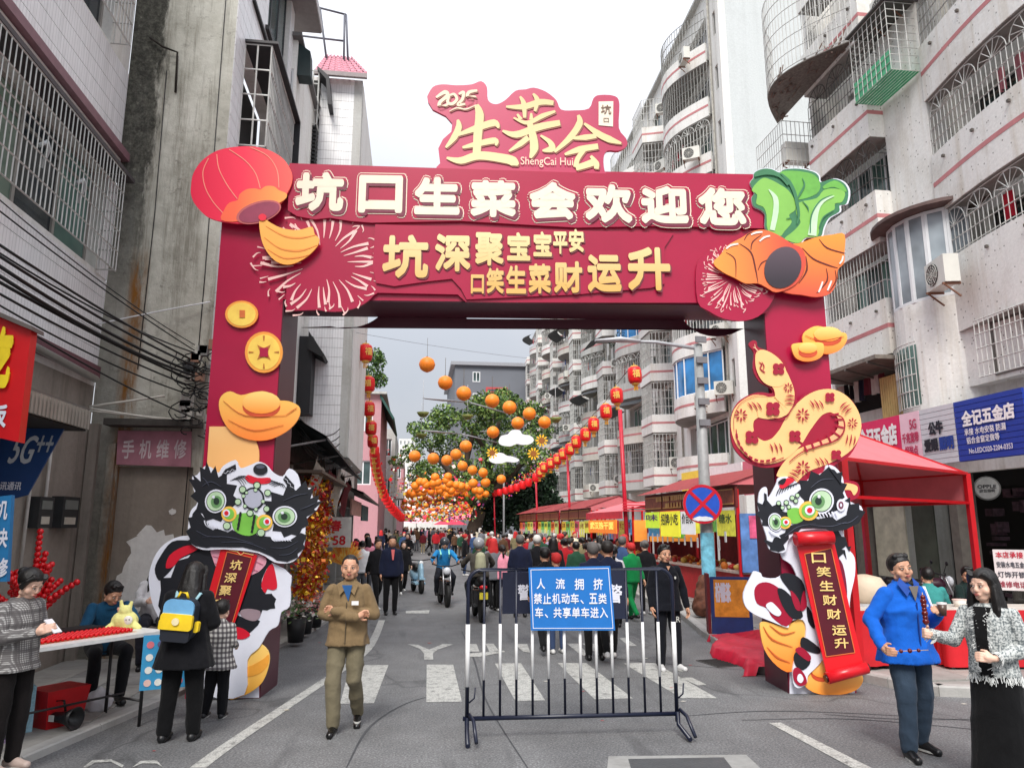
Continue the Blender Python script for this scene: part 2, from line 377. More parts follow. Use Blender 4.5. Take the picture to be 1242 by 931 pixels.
SOFFIT = plaster_mat('soffit_plaster', (.36,.35,.33),(.14,.12,.1),.7)
PEBBLE = plaster_mat('pebble_dash', (.60,.63,.63),(.42,.44,.43),.35)
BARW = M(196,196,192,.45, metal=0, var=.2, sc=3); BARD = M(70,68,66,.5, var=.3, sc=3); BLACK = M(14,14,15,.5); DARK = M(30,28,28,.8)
PVCW = M(222,224,226,.35, var=.05); ACW = M(214,213,205,.45, var=.08, sc=2)
GLASS = glass_mat(); GLASSG = glass_mat((.12,.22,.19)); GLASSB = glass_mat((.02,.14,.36))
STRIPE = M(190,122,124,.7, var=.15, sc=3)
# ================================================================ FRAMES: a wall's own axes (x along it, y into it, z up)
class Fr:
 def __init__(s, X0, Y0, ang): s.o = Vector((X0, Y0,0)); s.a = ang; s.u = Vector((math.cos(ang), math.sin(ang),0)); s.n = Vector((-math.sin(ang), math.cos(ang),0))
 def px(s, x, y, off=0.0):
  d = Vector(ray(x, y)); c = Vector((0,0, CH)); p = s.o + s.n * off
  t = (p - c).dot(s.n) / d.dot(s.n); q = c + d * t - s.o
  return (q.dot(s.u), q.z)
 def w(s, x, y, z): return s.o + s.u * x + s.n * y + Vector((0,0, z))
# ================================================================ FESTIVAL ARCH
AF = Fr(-1.78,9.76,-R(5.4))
arch = empty('festival_arch', AF.o, AF.a, 'huge maroon welcome arch with printed boards spanning the street', 'archway')
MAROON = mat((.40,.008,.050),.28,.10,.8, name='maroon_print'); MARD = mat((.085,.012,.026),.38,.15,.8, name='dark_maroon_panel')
CREAM = M(240,226,204,.5, var=.04); GOLD = gradmat('gold_print', (222,176,96),(252,238,190),5.2,6.4); GOLDT = gradmat('gold_title', (232,214,160),(214,190,132),7.0,8.3, rough=.4)
BLK = M(22,24,32,.45, var=.1); WHT = M(226,228,240,.5, var=.03); REDP = M(214,22,48,.45, var=.05); CRIM = M(160,10,48,.45, var=.06)
DKSEAM = M(70,8,24,.5)
ORG = gradmat('orange_print', (255,150,50),(255,110,60),0,1);
def Zm(ox, oy, sc): return lambda pts: [(ox + x / sc, oy + y / sc) for x, y in pts]
_gm = {}
def gm(c0, c1, z0, z1, axis=2, c2=None):
 k = (c0, c1, round(z0,2), round(z1,2), axis, c2)
 if k not in _gm: _gm[k] = gradmat('printed_gradient', c0, c1, z0, z1, axis, .4, c2)
 return _gm[k]
class Board:
 """a printed board standing off the arch's front; every inked shape is a thin sheet of its own"""
 def __init__(s, name, pts, m, off=.04, th=.03, label=None, fr=None, parent=None):
  s.fr = fr or AF; s.off = off; s.P = [s.fr.px(x, y, -off) for x, y in pts]; s.l = 0
  s.o = MB().prism(s.P, -off, -off + th).build(name, m, parent or arch)
  if label: s.o['label'] = label
 def ink(s, name, pts, m, lv=1, holes=(), parent=None):
  y = -s.off - .005 * lv
  f = lambda q: [s.fr.px(a, b, y) for a, b in q]
  return MB().prism(f(pts), y, y + .0045,[f(h) for h in holes]).build(name, m, parent or s.o)
 def inks(s, name, polys, m, lv=1, parent=None):
  y = -s.off - .005 * lv; mb = MB()
  for k, q in enumerate(polys): mb.prism([s.fr.px(a, b, y) for a, b in q], y - .0004 * (k % 8), y + .0045)
  return mb.build(name, m, parent or s.o)
 def rng(s): zs = [p[1] for p in s.P]; xs = [p[0] for p in s.P]; return min(xs), max(xs), min(zs), max(zs)
# body
DP = .78
sL, sR = -.88, AF.px(1001,380)[0]; pI = AF.px(958,842)[0]
zt0 = AF.px(355,197)[1]; zt1 = AF.px(905,215)[1]; zt = (zt0 + zt1) / 2; zb = AF.px(620,366)[1]
MB().box(sL, 0,0, DP, 0, zt).build('left_pillar', [MAROON], arch).name = 'pillar'
MB().box(pI, sR, 0, DP, 0, zt).build('pillar', MAROON, arch)
MB().box(0, pI, .002, DP - .002, zb, zt - .002).build('beam', MAROON, arch)
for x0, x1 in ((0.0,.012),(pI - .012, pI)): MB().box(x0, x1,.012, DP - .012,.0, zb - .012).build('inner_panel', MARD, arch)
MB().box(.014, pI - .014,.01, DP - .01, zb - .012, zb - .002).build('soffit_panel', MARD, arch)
# seams in the printed sheets
for s_ in (1.15,3.1,4.9): MB().box(s_, s_ + .006,-.002,0, zb + .02, zt - .02).build('seam', DKSEAM, arch)
# front board of the beam with its two round lobes, and the same board behind
def px_arc(cx, cy, rx, ry, a0, a1, n=14): return [(cx + rx * math.cos(R(a0 + (a1 - a0) * i / n)), cy + ry * math.sin(R(a0 + (a1 - a0) * i / n))) for i in range(n + 1)]
fb = [(349,262),(925,272),(931,379)] + px_arc(893,345,52,44,55,150,8) + [(620,366.5),(565,366),(555,357),(458,355)] + px_arc(405,338,56,40,30,110,9) + [(347,377)]
fbd = Board('lower_front_board', fb, MAROON, .045,.04)
P = [(p[0], p[1]) for p in fbd.P]
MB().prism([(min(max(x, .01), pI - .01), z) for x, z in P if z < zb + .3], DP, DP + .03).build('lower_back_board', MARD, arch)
# printed fireworks
def firework(cx, cy, r0, r1, n, seed, name='firework_print', aspect=1.0, b=None, a0=0, a1=360):
 rr = random.Random(seed); q = []
 for i in range(n):
  a = R(a0 + (a1 - a0) * (i + rr.uniform(-.2,.2)) / n); cv = rr.uniform(-.15,.15)
  ra = r0 + (r1 - r0) * rr.uniform(.0,.35); rb = r1 * rr.uniform(.82,1.05); w = r1 * .035
  for (u0, u1, ww) in ((ra, rb * .86, w),(rb * .9, rb, w * .6)):
   pts = [(cx + (u0 + (u1 - u0) * t) * math.cos(a + cv * t * t), cy + aspect * (u0 + (u1 - u0) * t) * math.sin(a + cv * t * t)) for t in (0,.5,1)]
   q.append(spine(pts, [ww * .2, ww * .75, ww * 1.3],3))
  if rr.random() < .5:
   a2 = a + R(180 / n); q.append(spine([(cx + rb * k * math.cos(a2), cy + aspect * rb * k * math.sin(a2)) for k in (.84,.97)],[w * .2, w * .6],1, False))
 return b.inks(name, q, M(244,196,190,.5, var=.04),1)
firework(390,318,24,82,34,3, b=fbd, aspect=.82)
# headline board (upper), its wavy lower edge
hb = [(351,198),(905,216),(926,222),(926,277),(800,274),(700,276),(560,268),(450,270),(425,268),(400,264),(382,266),(360,262),(349,255)]
hbd = Board('headline_board', hb, MAROON, .085,.035, 'maroon board carrying the cream headline')
# second text board
sb = [(455,272),(817,283),(806,300),(806,344),(790,349),(700,357),(566,363),(559,350),(548,338),(520,341),(478,347),(456,343),(452,325)]
sbd = Board('slogan_board', sb, MAROON, .075,.03)
SHADE = M(120,30,60,.5); GSH = M(120,52,60,.5)
def chars(board, txt, boxes, m, outline=True, shadow=SHADE, bold=.05, lv=1):
 for ch, (x0, y0, x1, y1) in zip(txt, boxes):
  def rect(off, lvl, grow=0):
   y = -board.off - .005 * lvl
   a = board.fr.px(x0 + off[0] - grow, (y1 + off[1] + grow), y); b = board.fr.px(x1 + off[0] + grow, y0 + off[1] - grow, y)
   return a[0], b[0], a[1], b[1], y
  X = rect((0,0), lv + 3); mb = MB(); text_mb(mb, ch, *X, bold=bold); c = mb.build('character', m, board.o)
  if outline:
   mb = MB(); text_mb(mb, ch, *rect((1.2,1.6), lv, 4.2), bold=.13); mb.build('character_outline', CREAM, c)
   mb = MB(); text_mb(mb, ch, *rect((1.0,1.4), lv + 1,3.2), bold=.11); mb.build('outline_gap', MAROON, c)
   mb = MB(); text_mb(mb, ch, *rect((3,3), lv + 2,.6), bold=bold + .01); mb.build('character_shadow', SHADE, c)
  else:
   mb = MB(); text_mb(mb, ch, *rect((1.3,1.5), lv + 1,.5), bold=bold); mb.build('character_shadow', shadow, c)
chars(hbd, '坑口生菜会欢迎您', [(357,209,418,256),(434,213,489,258),(502,215,558,260),(570,219,626,263),(642,221,698,266),(710,224,766,270),(778,226,834,271),(848,228,903,273)], CREAM, bold=.075)
chars(sbd, '坑深聚宝宝平安', [(463,285,520,337),(527,284,571,329),(576,282,611,322),(615,282,643,316),(647,281,669,311),(671,281,688,308),(690,278,708,306)], GOLD, False, GSH, .06)
chars(sbd, '口笑生菜财运升', [(571,333,587,356),(590,325,611,356),(614,322,638,356),(641,320,668,356),(672,317,706,355),(713,309,753,354),(762,300,812,352)], GOLD, False, GSH, .06)
# title board
z3 = Zm(500,90,4.436)
tb = smooth_pts(z3([(80,120),(110,70),(160,55),(240,60),(320,55),(370,38),(402,70),(408,140),(450,162),(500,140),(555,90),(610,82),(655,73),(720,95),(775,140),(800,190),(870,195),(950,185),(975,130),(1010,112),(1090,118),(1115,160),(1112,290),(1150,345),(1155,385),(1110,412),(1050,412),(1030,450),(1035,520),(1060,545)]),3, False) + z3([(1060,600),(130,560),(130,500),(150,480),(140,400),(165,350),(210,310),(215,265),(180,225),(110,190),(85,150)])
MAROON_GLARE = mat((.50,.03,.10),.35,.1,.8, name='glare_maroon_print')  # maroon made paler and pinker: glare on the arch top put into the colour
ttl = Board('title_board', tb, MAROON_GLARE, .05,.05, 'cut out title board standing on the beam with gold brush lettering')
ttl_rim = ttl
def brush(name, strokes, m, lv=3, zf=z3, b=ttl, sh=True):
 P = [spine(zf(p),[w_ / 4.436 for w_ in w],5) for p, w in strokes]
 o = b.inks(name, P, m, lv)
 if sh: b.inks('brush_shadow', [[(x + 1.3, y + 1.6) for x, y in q] for q in P], M(150,84,70,.5), lv - 1, parent=o)
brush('brush_character', [([(245,245),(250,285),(225,340),(180,395)],[12,34,34,10]),([(235,330),(340,292),(440,262),(465,290)],[12,34,38,10]),([(270,395),(350,375),(445,358),(450,385)],[12,30,34,8]),
 ([(345,165),(362,220),(352,330),(345,450)],[22,46,46,40]),([(185,450),(260,465),(360,438),(500,455),(545,470),(570,488)],[10,36,44,48,50,12])], GOLDT)
brush('brush_character', [([(505,175),(600,175),(690,150),(760,155)],[10,32,32,24]),([(580,120),(600,160),(605,235)],[10,28,16]),([(650,105),(672,140),(660,200)],[10,28,14]),
 ([(545,235),(620,262),(700,225),(770,200)],[8,22,26,12]),([(565,215),(585,245)],[10,22]),([(640,210),(640,245)],[10,22]),([(485,305),(560,325),(680,285),(795,262)],[10,36,38,30]),([(628,250),(650,340),(655,400),(635,452)],[26,42,46,12]),
 ([(625,340),(580,375),(520,415)],[30,30,8]),([(690,330),(740,365),(750,400),(700,412)],[10,26,40,8])], GOLDT)
brush('brush_character', [([(893,220),(900,265),(850,340),(765,418)],[14,36,34,14]),([(925,265),(1000,320),(1060,350),(1125,372)],[12,34,36,10]),([(865,345),(930,340),(990,332)],[12,30,24]),
 ([(820,432),(900,405),(1000,388)],[12,34,30]),([(930,400),(890,455),(880,500)],[24,26,28]),([(880,505),(930,490),(985,470)],[30,34,40]),([(960,440),(990,480),(990,510)],[14,30,24])], GOLDT)
brush('year_numerals', [([(128,125),(175,97),(190,115),(150,150),(150,178),(195,160)],[10,22,20,18,20,10]),([(200,115),(190,150),(215,160),(240,135),(225,108),(200,115)],[12,16,16,16,14,10]),
 ([(250,108),(275,98),(270,135),(245,165),(285,160)],[10,18,16,16,10]),([(350,88),(305,98),(298,125),(335,125),(330,155),(295,168)],[12,18,16,20,18,8]),([(200,200),(240,182),(290,188),(345,165)],[3,8,8,4])], M(240,214,186,.5))
y_ = -.07; a = AF.px(631.5,202.5, y_); b = AF.px(695,194.5, y_); mb = MB(); text_mb(mb, 'ShengCai Hui', a[0], b[0], a[1], b[1] + .04, y_, bold=.004, shear=0); mb.build('roman_lettering', M(244,214,190,.5), ttl.o)
pl = ttl.ink('seal_plate', z3([(1003,148),(1082,146),(1080,282),(1003,275)]), CREAM, 2)
for ch, bx in (('坑', (1016,165,1070,215)),('口', (1030,236,1058,258))):
 q = z3([(bx[0], bx[3]),(bx[2], bx[1])]); a = AF.px(*q[0],-.066); b = AF.px(*q[1],-.066); mb = MB(); text_mb(mb, ch, a[0], b[0], a[1], b[1],-.066, bold=.03); mb.build('seal_character', M(110,80,60,.5), pl)
# ---------------------------------------------------------------- lantern board
z8 = Zm(220,160,5.172)
lo_ = smooth_pts(z8([(60,340),(75,260),(130,180),(220,120),(330,95),(450,92),(550,115),(640,170),(690,250),(692,320),(660,390),(620,450),(500,550),(380,575),(250,562),(160,530),(90,460),(62,400)]),4)
_x0, _x1, _z0, _z1 = (lambda P: (min(p[0] for p in P), max(p[0] for p in P), min(p[1] for p in P), max(p[1] for p in P)))([AF.px(*p, -.13) for p in lo_])
lb = Board('lantern_board', lo_, gm((232,24,70),(255,96,84), _x0, _x1,0,(250,44,80)),.13,.03, 'cut out red lantern board with orange tassel')
lb.inks('lantern_rib_print', [spine(z8(p),[1.0] * len(p),5) for p in ([(170,165),(135,250),(150,350),(200,440),(262,510)],[(222,140),(235,230),(285,330),(350,420)],[(300,110),(400,180),(465,260),(495,355)],[(430,95),(540,150),(600,240),(612,350)])], M(252,150,130,.5),1)
cap = lb.ink('lantern_collar', smooth_pts(z8([(250,552),(268,490),(300,445),(352,428),(365,392),(410,360),(465,355),(495,362),(530,340),(580,342),(612,366),(660,388),(640,430),(500,500),(360,560)]),3), gm((255,108,72),(250,170,80), _x0 + .6, _x1,0),2)
lb.ink('lantern_mouth', z8(ell(485,503,145,66,28,-17)), M(196,96,96,.5),3, parent=cap); lb.ink('lantern_inside', z8(ell(488,503,132,55,28,-17)), M(152,56,84,.5),4, parent=cap)
ts = lb.ink('tassel_knot', z8(ell(508,535,26,22,12)), M(232,30,60,.5),7)
tl = Board('tassel_board', smooth_pts(z8([(490,555),(520,545),(560,570),(620,600),(700,615),(760,610),(820,595),(835,640),(865,670),(850,720),(790,780),(720,820),(660,832),(600,815),(550,770),(510,700),(492,620)]),3), gm((255,168,66),(255,186,92),5.3,6.2),.15,.02, parent=lb.o)
tl.inks('tassel_fold_print', [spine(z8(p), w, 4) for p, w in (([(530,590),(640,650),(740,665),(845,645)],[.5,1.8,2,.4]),([(520,660),(620,730),(740,745),(850,710)],[.5,1.6,2.2,.4]),([(540,735),(640,790),(740,785),(800,770)],[.4,1.6,1.6,.4]))], M(238,140,56,.5),1, tl.o)
# ---------------------------------------------------------------- shells and lettuce
z7 = Zm(840,190,4.655)
fwb = Board('round_board', smooth_pts(z7([(30,820),(20,640),(60,560),(200,480),(430,600),(470,760),(400,880),(300,925),(180,915),(90,870)]),3), MAROON, .09,.03)
firework(889,337,8,44,40,5, b=fwb, aspect=.95, a0=20, a1=330)
G1, G2, G3, G4 = M(132,190,84,.5, var=.05), M(58,122,82,.5), M(106,176,72,.5), M(196,226,190,.5)
let_o = z7([(325,150),(345,120),(350,90),(400,68),(450,72),(490,90),(520,72),(600,68),(680,85),(712,110),(722,145),(790,125),(850,145),(880,195),(868,265),(830,275),(828,310),(770,345),(740,400),(722,452),(640,455),(600,490),(520,470),(415,415),(410,330),(385,300),(345,280),(335,230),(350,205)])
lw = Board('lettuce_board', smooth_pts([((x - 918) * 1.02 + 918,(y - 240) * 1.02 + 240) for x, y in let_o],3), WHT, .12,.03, 'cut out green lettuce board rising from the two shells')
lw.ink('lettuce_leaves', smooth_pts(let_o, 3), G2,1)
lw.ink('lettuce_leaf', smooth_pts(z7([(360,150),(400,120),(440,130),(480,150),(540,190),(578,250),(580,300),(545,330),(560,370),(520,420),(490,450),(425,415),(418,330),(400,285),(360,265),(365,215),(335,190)]),3), G1,2)
lw.ink('lettuce_leaf', smooth_pts(z7([(495,95),(540,80),(620,85),(690,105),(722,160),(700,210),(620,240),(580,235),(560,170)]),3), G3,2)
lw.ink('lettuce_leaf', smooth_pts(z7([(600,260),(700,235),(740,190),(800,180),(860,200),(845,255),(805,265),(800,300),(750,330),(720,380),(705,450),(640,455),(600,488),(540,475),(520,460),(570,420),(610,370),(585,320)]),3), G1,2)
lw.ink('lettuce_leaf', smooth_pts(z7([(740,165),(800,135),(850,160),(868,200),(800,172),(745,182)]),3), G3,2)
lw.inks('lettuce_vein_print', [spine(z7(p),[w * 1.5 for w in w_],4) for p, w_ in (([(430,185),(468,235),(470,310),(450,415)],[.5,4,4.5,4]),([(800,222),(735,250),(695,310),(675,445)],[.5,3,5,7]))], G4,4)
lw.inks('lettuce_line_print', [spine(z7(p), w_, 4) for p, w_ in (([(620,120),(632,160),(610,205),(590,240)],[.3,2,2.5,.5]),([(500,95),(545,140),(575,200),(590,260),(600,330),(590,380)],[1.5,4,4,4,3,1]),([(665,430),(672,330),(720,250),(790,215)],[1.2,1.6,1.6,.4]),([(620,250),(650,285),(655,310)],[.5,1.6,.3]),([(530,350),(560,345)],[.6,1.6]),([(350,110),(420,95),(490,110),(540,160)],[2,3,3,3]),([(715,400),(740,340),(800,300)],[1,1.4,.3]))], G2,5)
SB_ = [AF.px(*p, -.15) for p in z7([(120,600),(860,600),(860,440),(500,790)])]; zs = [p[1] for p in SB_]; xs = [p[0] for p in SB_]
sh1 = smooth_pts(z7([(118,600),(160,550),(200,500),(280,455),(330,425),(400,412),(480,440),(560,490),(620,520),(640,600),(600,700),(540,745),(470,765),(420,740),(370,715),(300,715),(240,685),(170,650)]),3)
sh2 = smooth_pts(z7([(560,500),(600,490),(700,455),(790,440),(858,438),(858,545),(855,600),(820,640),(815,700),(780,770),(700,792),(620,780),(540,770),(500,740),(500,600)]),3)
s2 = Board('shell_board', sh2, gm((224,86,62),(255,154,58), min(zs), max(zs)),.15,.03, 'cut out orange shell board, the right of the pair')
s1 = Board('shell_board', sh1, gm((255,158,66),(214,80,60), min(xs), max(xs) - .8,0),.17,.02, 'cut out orange shell board, the left of the pair')
SHL = M(92,26,20,.5)
s1.inks('shell_line_print', [spine(z7(p), w_, 4) for p, w_ in (([(190,540),(240,580),(245,680)],[.4,1.4,.5]),([(265,490),(330,540),(355,630),(370,712)],[.4,1.8,1.8,.5]),([(330,525),(340,480),(390,440)],[.8,1.6,.4]),([(292,470),(310,440),(340,425)],[.8,1.2,.4]),([(370,640),(390,600),(430,580)],[.5,1.4,.4]))], SHL, 1)
s2.inks('shell_line_print', [spine(z7(p), w_, 4) for p, w_ in (([(715,465),(760,515),(858,545)],[.4,1.8,1.2]),([(620,515),(680,575),(760,610),(820,628)],[.5,1.8,1.8,.5]),([(755,630),(760,700),(700,770)],[.5,1.8,.5]),([(805,640),(810,700),(770,765)],[.5,1.6,.4]),([(640,560),(645,640),(600,715)],[.5,2.2,.4]))], SHL, 1)
s2.inks('shine_print', [spine(z7(p),[1.8,2.2,1.8],2) for p in ([(735,705),(725,735),(712,765)],[(785,700),(775,725),(762,755)],[(850,560),(845,585),(830,605)])], M(255,226,220,.4),2)
s1.inks('shine_print', [spine(z7(p),[1.8,2.4,1.8],2) for p in ([(330,440),(360,428),(395,425)],[(378,478),(405,455),(438,447)],[(190,520),(215,500),(258,492)])], M(255,226,220,.4),2)
s1.ink('shell_mouth', z7(ell(510,625,100,122,28,28)), gm((52,44,52),(92,76,86), min(zs) + .2, max(zs) - .2),2)
# ---------------------------------------------------------------- coins and ingots
def coin(cx, cy, rx, ry, hole):
 b = Board('coin_board', ell(cx, cy, rx, ry, 24), M(250,160,64,.45),.045,.02)
 b.ink('coin_field', ell(cx, cy, rx * .86, ry * .86,24), M(255,208,92,.4),1)
 if hole:
  b.inks('coin_print', [spine([(cx + rx * .55 * math.cos(R(a)), cy + ry * .55 * math.sin(R(a))),(cx + rx * .8 * math.cos(R(a)), cy + ry * .8 * math.sin(R(a)))],[1,2.5],1, False) for a in (0,90,180,270)] + [[(cx - 8, cy - 9),(cx, cy - 5),(cx + 8, cy - 9),(cx + 4.5, cy),(cx + 8, cy + 9),(cx, cy + 5),(cx - 8, cy + 9),(cx - 4.5, cy)]], M(186,110,40,.5),2)
  b.ink('coin_hole', [(cx - 5, cy - 5.5),(cx + 5, cy - 5.5),(cx + 5, cy + 5.5),(cx - 5, cy + 5.5)], MAROON, 4)
 else: b.ink('coin_hole', [(cx - 2.6, cy - 5),(cx + 4, cy - 5),(cx + 4, cy + 4),(cx - 2.6, cy + 4)], M(214,110,50,.5),3)
coin(293,381,20,16.5, False); coin(320,427,23,25, True)
def ingot(outline, dome, name='ingot_board', off=.07, c0=(255,132,50), c1=(255,204,100), lines=()):
 z = [AF.px(*p, -off)[1] for p in outline]
 b = Board(name, outline, gm(c0, c1, min(z), max(z)), off, .025)
 if dome:
  zz = [AF.px(*p, -off)[1] for p in dome]; b.ink('ingot_recess', [((x - dome[0][0]) * 1 + dome[0][0] , y + 5) for x, y in dome], M(206,76,40,.5),1); b.ink('ingot_dome', dome, gm((255,150,50),(255,222,130), min(zz), max(zz)),2)
 if lines: b.inks('ingot_line_print', lines, M(200,96,40,.5),3)
 return b
z6 = Zm(220,380,1.94)
ing1 = smooth_pts(z6([(88,215),(95,193),(115,183),(140,192),(170,185),(200,184),(225,203),(252,206),(276,218),(278,240),(262,265),(235,285),(200,298),(160,297),(120,280),(97,250)]),3)
ingot(ing1, ell(317,488,23,13.5,20), lines=[spine(z6(p),[.4,1,.4],4) for p in ([(98,205),(150,240),(245,240)],[(245,240),(262,228),(272,222)],[(110,250),(170,275),(240,262)])])
pea = AF; pg = Board('peach_board', [(254,517),(298,517)] + smooth_pts([(300,519),(308,530),(314,546),(313,566),(306,590)],3, False) + [(300,640),(246,640)], gm((250,190,120),(255,214,150),3.0,3.7),.03,.02)
ing2 = smooth_pts([(x, y) for x, y in Zm(880,400,4.655)([(440,20),(500,-20),(560,-15),(640,10),(680,20),(685,60),(650,110),(590,135),(530,130),(470,110),(440,80)])],3)
ingot(ing2, ell(1004,405,17,9,16), lines=[spine(Zm(880,400,4.655)(p),[.4,1,.4],4) for p in ([(450,30),(540,60),(670,35)],)])
ing3 = smooth_pts(Zm(880,400,4.655)([(375,85),(400,75),(470,70),(540,72),(555,90),(550,140),(510,170),(450,178),(400,160),(378,120)]),3)
ingot(ing3, ell(980,422,11.5,6.5,14), off=.10)
# ---------------------------------------------------------------- snake board
zs_ = Zm(880,400,4.655)
sp_c = [(185,135),(230,190),(275,240),(315,300),(335,370),(310,430),(240,440),(170,430),(105,480),(95,560),(130,640),(210,690),(300,670),(370,600),(430,500),(510,420),(600,400),(675,450),(705,540),(665,630),(560,690),(440,735),(370,800),(340,850)]
sp_w = [40,110,130,110,110,120,125,130,130,125,120,130,140,150,155,140,130,120,125,130,135,140,130,120]
def snk(g): return spine(zs_(sp_c),[(w + g) / 4.655 for w in sp_w],5)
SN_OFF = .16
snb = Board('snake_board', smooth_pts(zs_([(150,60),(130,85),(160,130),(155,220),(190,290),(255,330),(262,358),(180,352),(90,390),(40,460),(28,560),(45,660),(110,735),(200,775),(300,770),(340,745),(365,738),(320,790),(305,870),(500,860),(620,760),(700,710),(750,620),(762,530),(735,430),(680,370),(590,332),(500,340),(440,370),(405,400),(395,330),(355,265),(345,190),(300,140),(220,110),(182,95),(175,65)]),3), CRIM, SN_OFF, .03, 'cut out snake board with peach skin and crimson paper cut marks')
PEACH = M(250,196,130,.5, var=.04)
# body in three overlapping lengths
def seg(i0, i1, lv, m=PEACH):
 q = spine(zs_(sp_c[i0:i1]),[w / 4.655 for w in sp_w[i0:i1]],5); n = len(q) // 2; y = -snb.off - .005 * lv
 P = [AF.px(a, b, y) for a, b in q]; P = [(p[0], y, p[1]) for p in P]
 return MB().add(P, [(i, 2 * n - 1 - i, 2 * n - 2 - i, i + 1) for i in range(n - 1)]).build('snake_body', m, snb.o)
seg(13,24,1); seg(5,14,2); seg(2,7,3); b3 = snb.ink('snake_head', smooth_pts(zs_([(175,125),(215,112),(275,140),(325,190),(345,250),(325,310),(270,320),(215,295),(180,240),(168,180)]),3), PEACH, 4)
snb.inks('snake_outline_print', [spine(zs_(p), w_, 5) for p, w_ in (([(270,330),(272,370),(180,368),(95,405),(50,480),(48,570)],[.5] * 6),([(60,560),(75,640),(150,735),(230,752),(330,720)],[1.0] * 5),([(400,405),(370,450),(335,497),(250,495)],[1.2,1.2,1.2,.4]),([(595,470),(660,495),(672,560),(630,620),(540,650),(430,690),(360,745)],[1,1.4,1.4,1.4,1.4,1.2,.8]))], CRIM, 6)
snb.inks('tongue_print', [spine(zs_([(182,118),(168,102),(155,98)]),[1,.9,.5],3), spine(zs_([(168,102),(165,80)]),[.8,.4],1, False)], M(255,214,170,.5),6)
pr = []
for cx, cy, r, kind in ((300,220,42,1),(268,445,50,1),(355,325,30,0),(88,480,40,0),(150,605,48,1),(437,478,42,0),(392,600,42,1),(438,775,44,0),(590,380,34,1),(625,705,36,1),(718,525,32,0)):
 for k in range(4 if kind else 8):
  a = R(45 + 90 * k if kind else 45 * k); d = r * (.5 if kind else .62)
  pr.append(zs_(ell(cx + d * math.cos(a), cy + d * math.sin(a), r * .42 if kind else r * .3, r * .42 if kind else r * .12,10, math.degrees(a))))
for (cx, cy, a) in ((165,430,55),(285,665,70),(515,420,60),(365,395,5),(680,440,-40),(545,745,60),(705,620,100),(385,820,30)):
 for k in range(3):
  dx = (k - 1) * 24 * math.cos(R(a - 90 + 90)); dy = (k - 1) * 24 * math.sin(R(a)); L = 26 - 6 * abs(k - 1) + 6
  px_, py_ = cx + (k - 1) * 22 * math.sin(R(a)), cy - (k - 1) * 22 * math.cos(R(a))
  if a in (55,70,60): px_, py_ = cx + (k - 1) * 26, cy
  pr.append(spine(zs_([(px_ - L * math.cos(R(a)), py_ - L * math.sin(R(a))),(px_ + 4 * math.sin(R(a)), py_ - 4 * math.cos(R(a))),(px_ + L * math.cos(R(a)), py_ + L * math.sin(R(a)))]),[.3,1.8,.3],3))
for t in np.linspace(0,1,10): q = zs_([(60 + 250 * t ** 1.0,560 + 175 * math.sin(t * math.pi * .5))])
for i in range(9):
 a = R(172 - i * 12.5); cx, cy = 215,560; pr.append(spine(zs_([(cx + 155 * math.cos(a), cy + 180 * math.sin(a)),(cx + 155 * math.cos(a - .14), cy + 180 * math.sin(a - .14))]),[2.6,2.6],1, False))
snb.inks('paper_cut_print', pr, CRIM, 7)
snb.inks('belly_scale_print', [spine(zs_(p),[2.2,2.2],1, False) for p in ([(600,480),(640,472)],[(618,505),(662,505)],[(622,540),(668,552)],[(605,572),(645,600)],[(575,590),(595,635)],[(530,612),(545,650)],[(485,635),(500,672)],[(445,655),(462,690)])], CRIM, 7)
snb.ink('belly_print', smooth_pts(zs_([(590,478),(625,480),(640,530),(610,590),(540,625),(470,650),(440,670),(470,675),(560,645),(640,605),(668,550),(655,500),(620,475)]),2), M(250,176,130,.5),5)
snb.inks('snake_eye', [spine(zs_([(188,180),(205,195),(195,215),(215,235),(225,240)]),[.5,1.4,1.2,1.6,.4],4), spine(zs_([(205,180),(218,205),(212,225)]),[.5,1.3,.4],4)], CRIM, 7)
# ================================================================ LION BOARDS on the pillars
PALEG = M(186,214,176,.45); MIDG = M(104,150,96,.5); DKG = M(30,52,40,.5); LIME = M(120,190,72,.5); YEL = M(240,190,78,.5); PINKT = M(226,160,178,.5); GREYL = M(176,178,196,.5)
REDSC = gm((226,24,34),(190,8,30),.3,3.6); DKRED = M(88,10,30,.5); GLD = M(240,206,130,.45)
def lion_eye(b, Z, x, y, rx, ry, rot=0, px_=.05, lv=4):
 e = b.ink('lion_eye', Z(ell(x, y, rx, ry, 24, rot)), WHT, lv)
 b.ink('eye_ring', Z(ell(x, y, rx * .86, ry * .86,24, rot)), BLK, lv + 1, parent=e)
 b.ink('iris', Z(ell(x, y, rx * .80, ry * .80,24, rot)), PALEG, lv + 2, parent=e)
 b.ink('inner_iris', Z(ell(x + rx * px_, y + ry * .05, rx * .52, ry * .52,20, rot)), MIDG, lv + 3, parent=e)
 b.ink('pupil', Z(ell(x + rx * px_, y, rx * .27, ry * .3,16)), DKG, lv + 4, parent=e)
 b.ink('eye_glint', Z(ell(x - rx * .2, y - ry * .35, rx * .13, ry * .13,10)), WHT, lv + 5, parent=e)
def tufts(pts, n=3, d=9):
 """saw-toothed fur along an outline"""
 q = smooth_pts(pts, n); out = []
 cx = sum(p[0] for p in q) / len(q); cy = sum(p[1] for p in q) / len(q)
 for i, p in enumerate(q):
  v = Vector((p[0] - cx, p[1] - cy)); v.normalize(); k = d if i % 2 else 0
  out.append((p[0] + v.x * k, p[1] + v.y * k - (k * .4)))
 return out
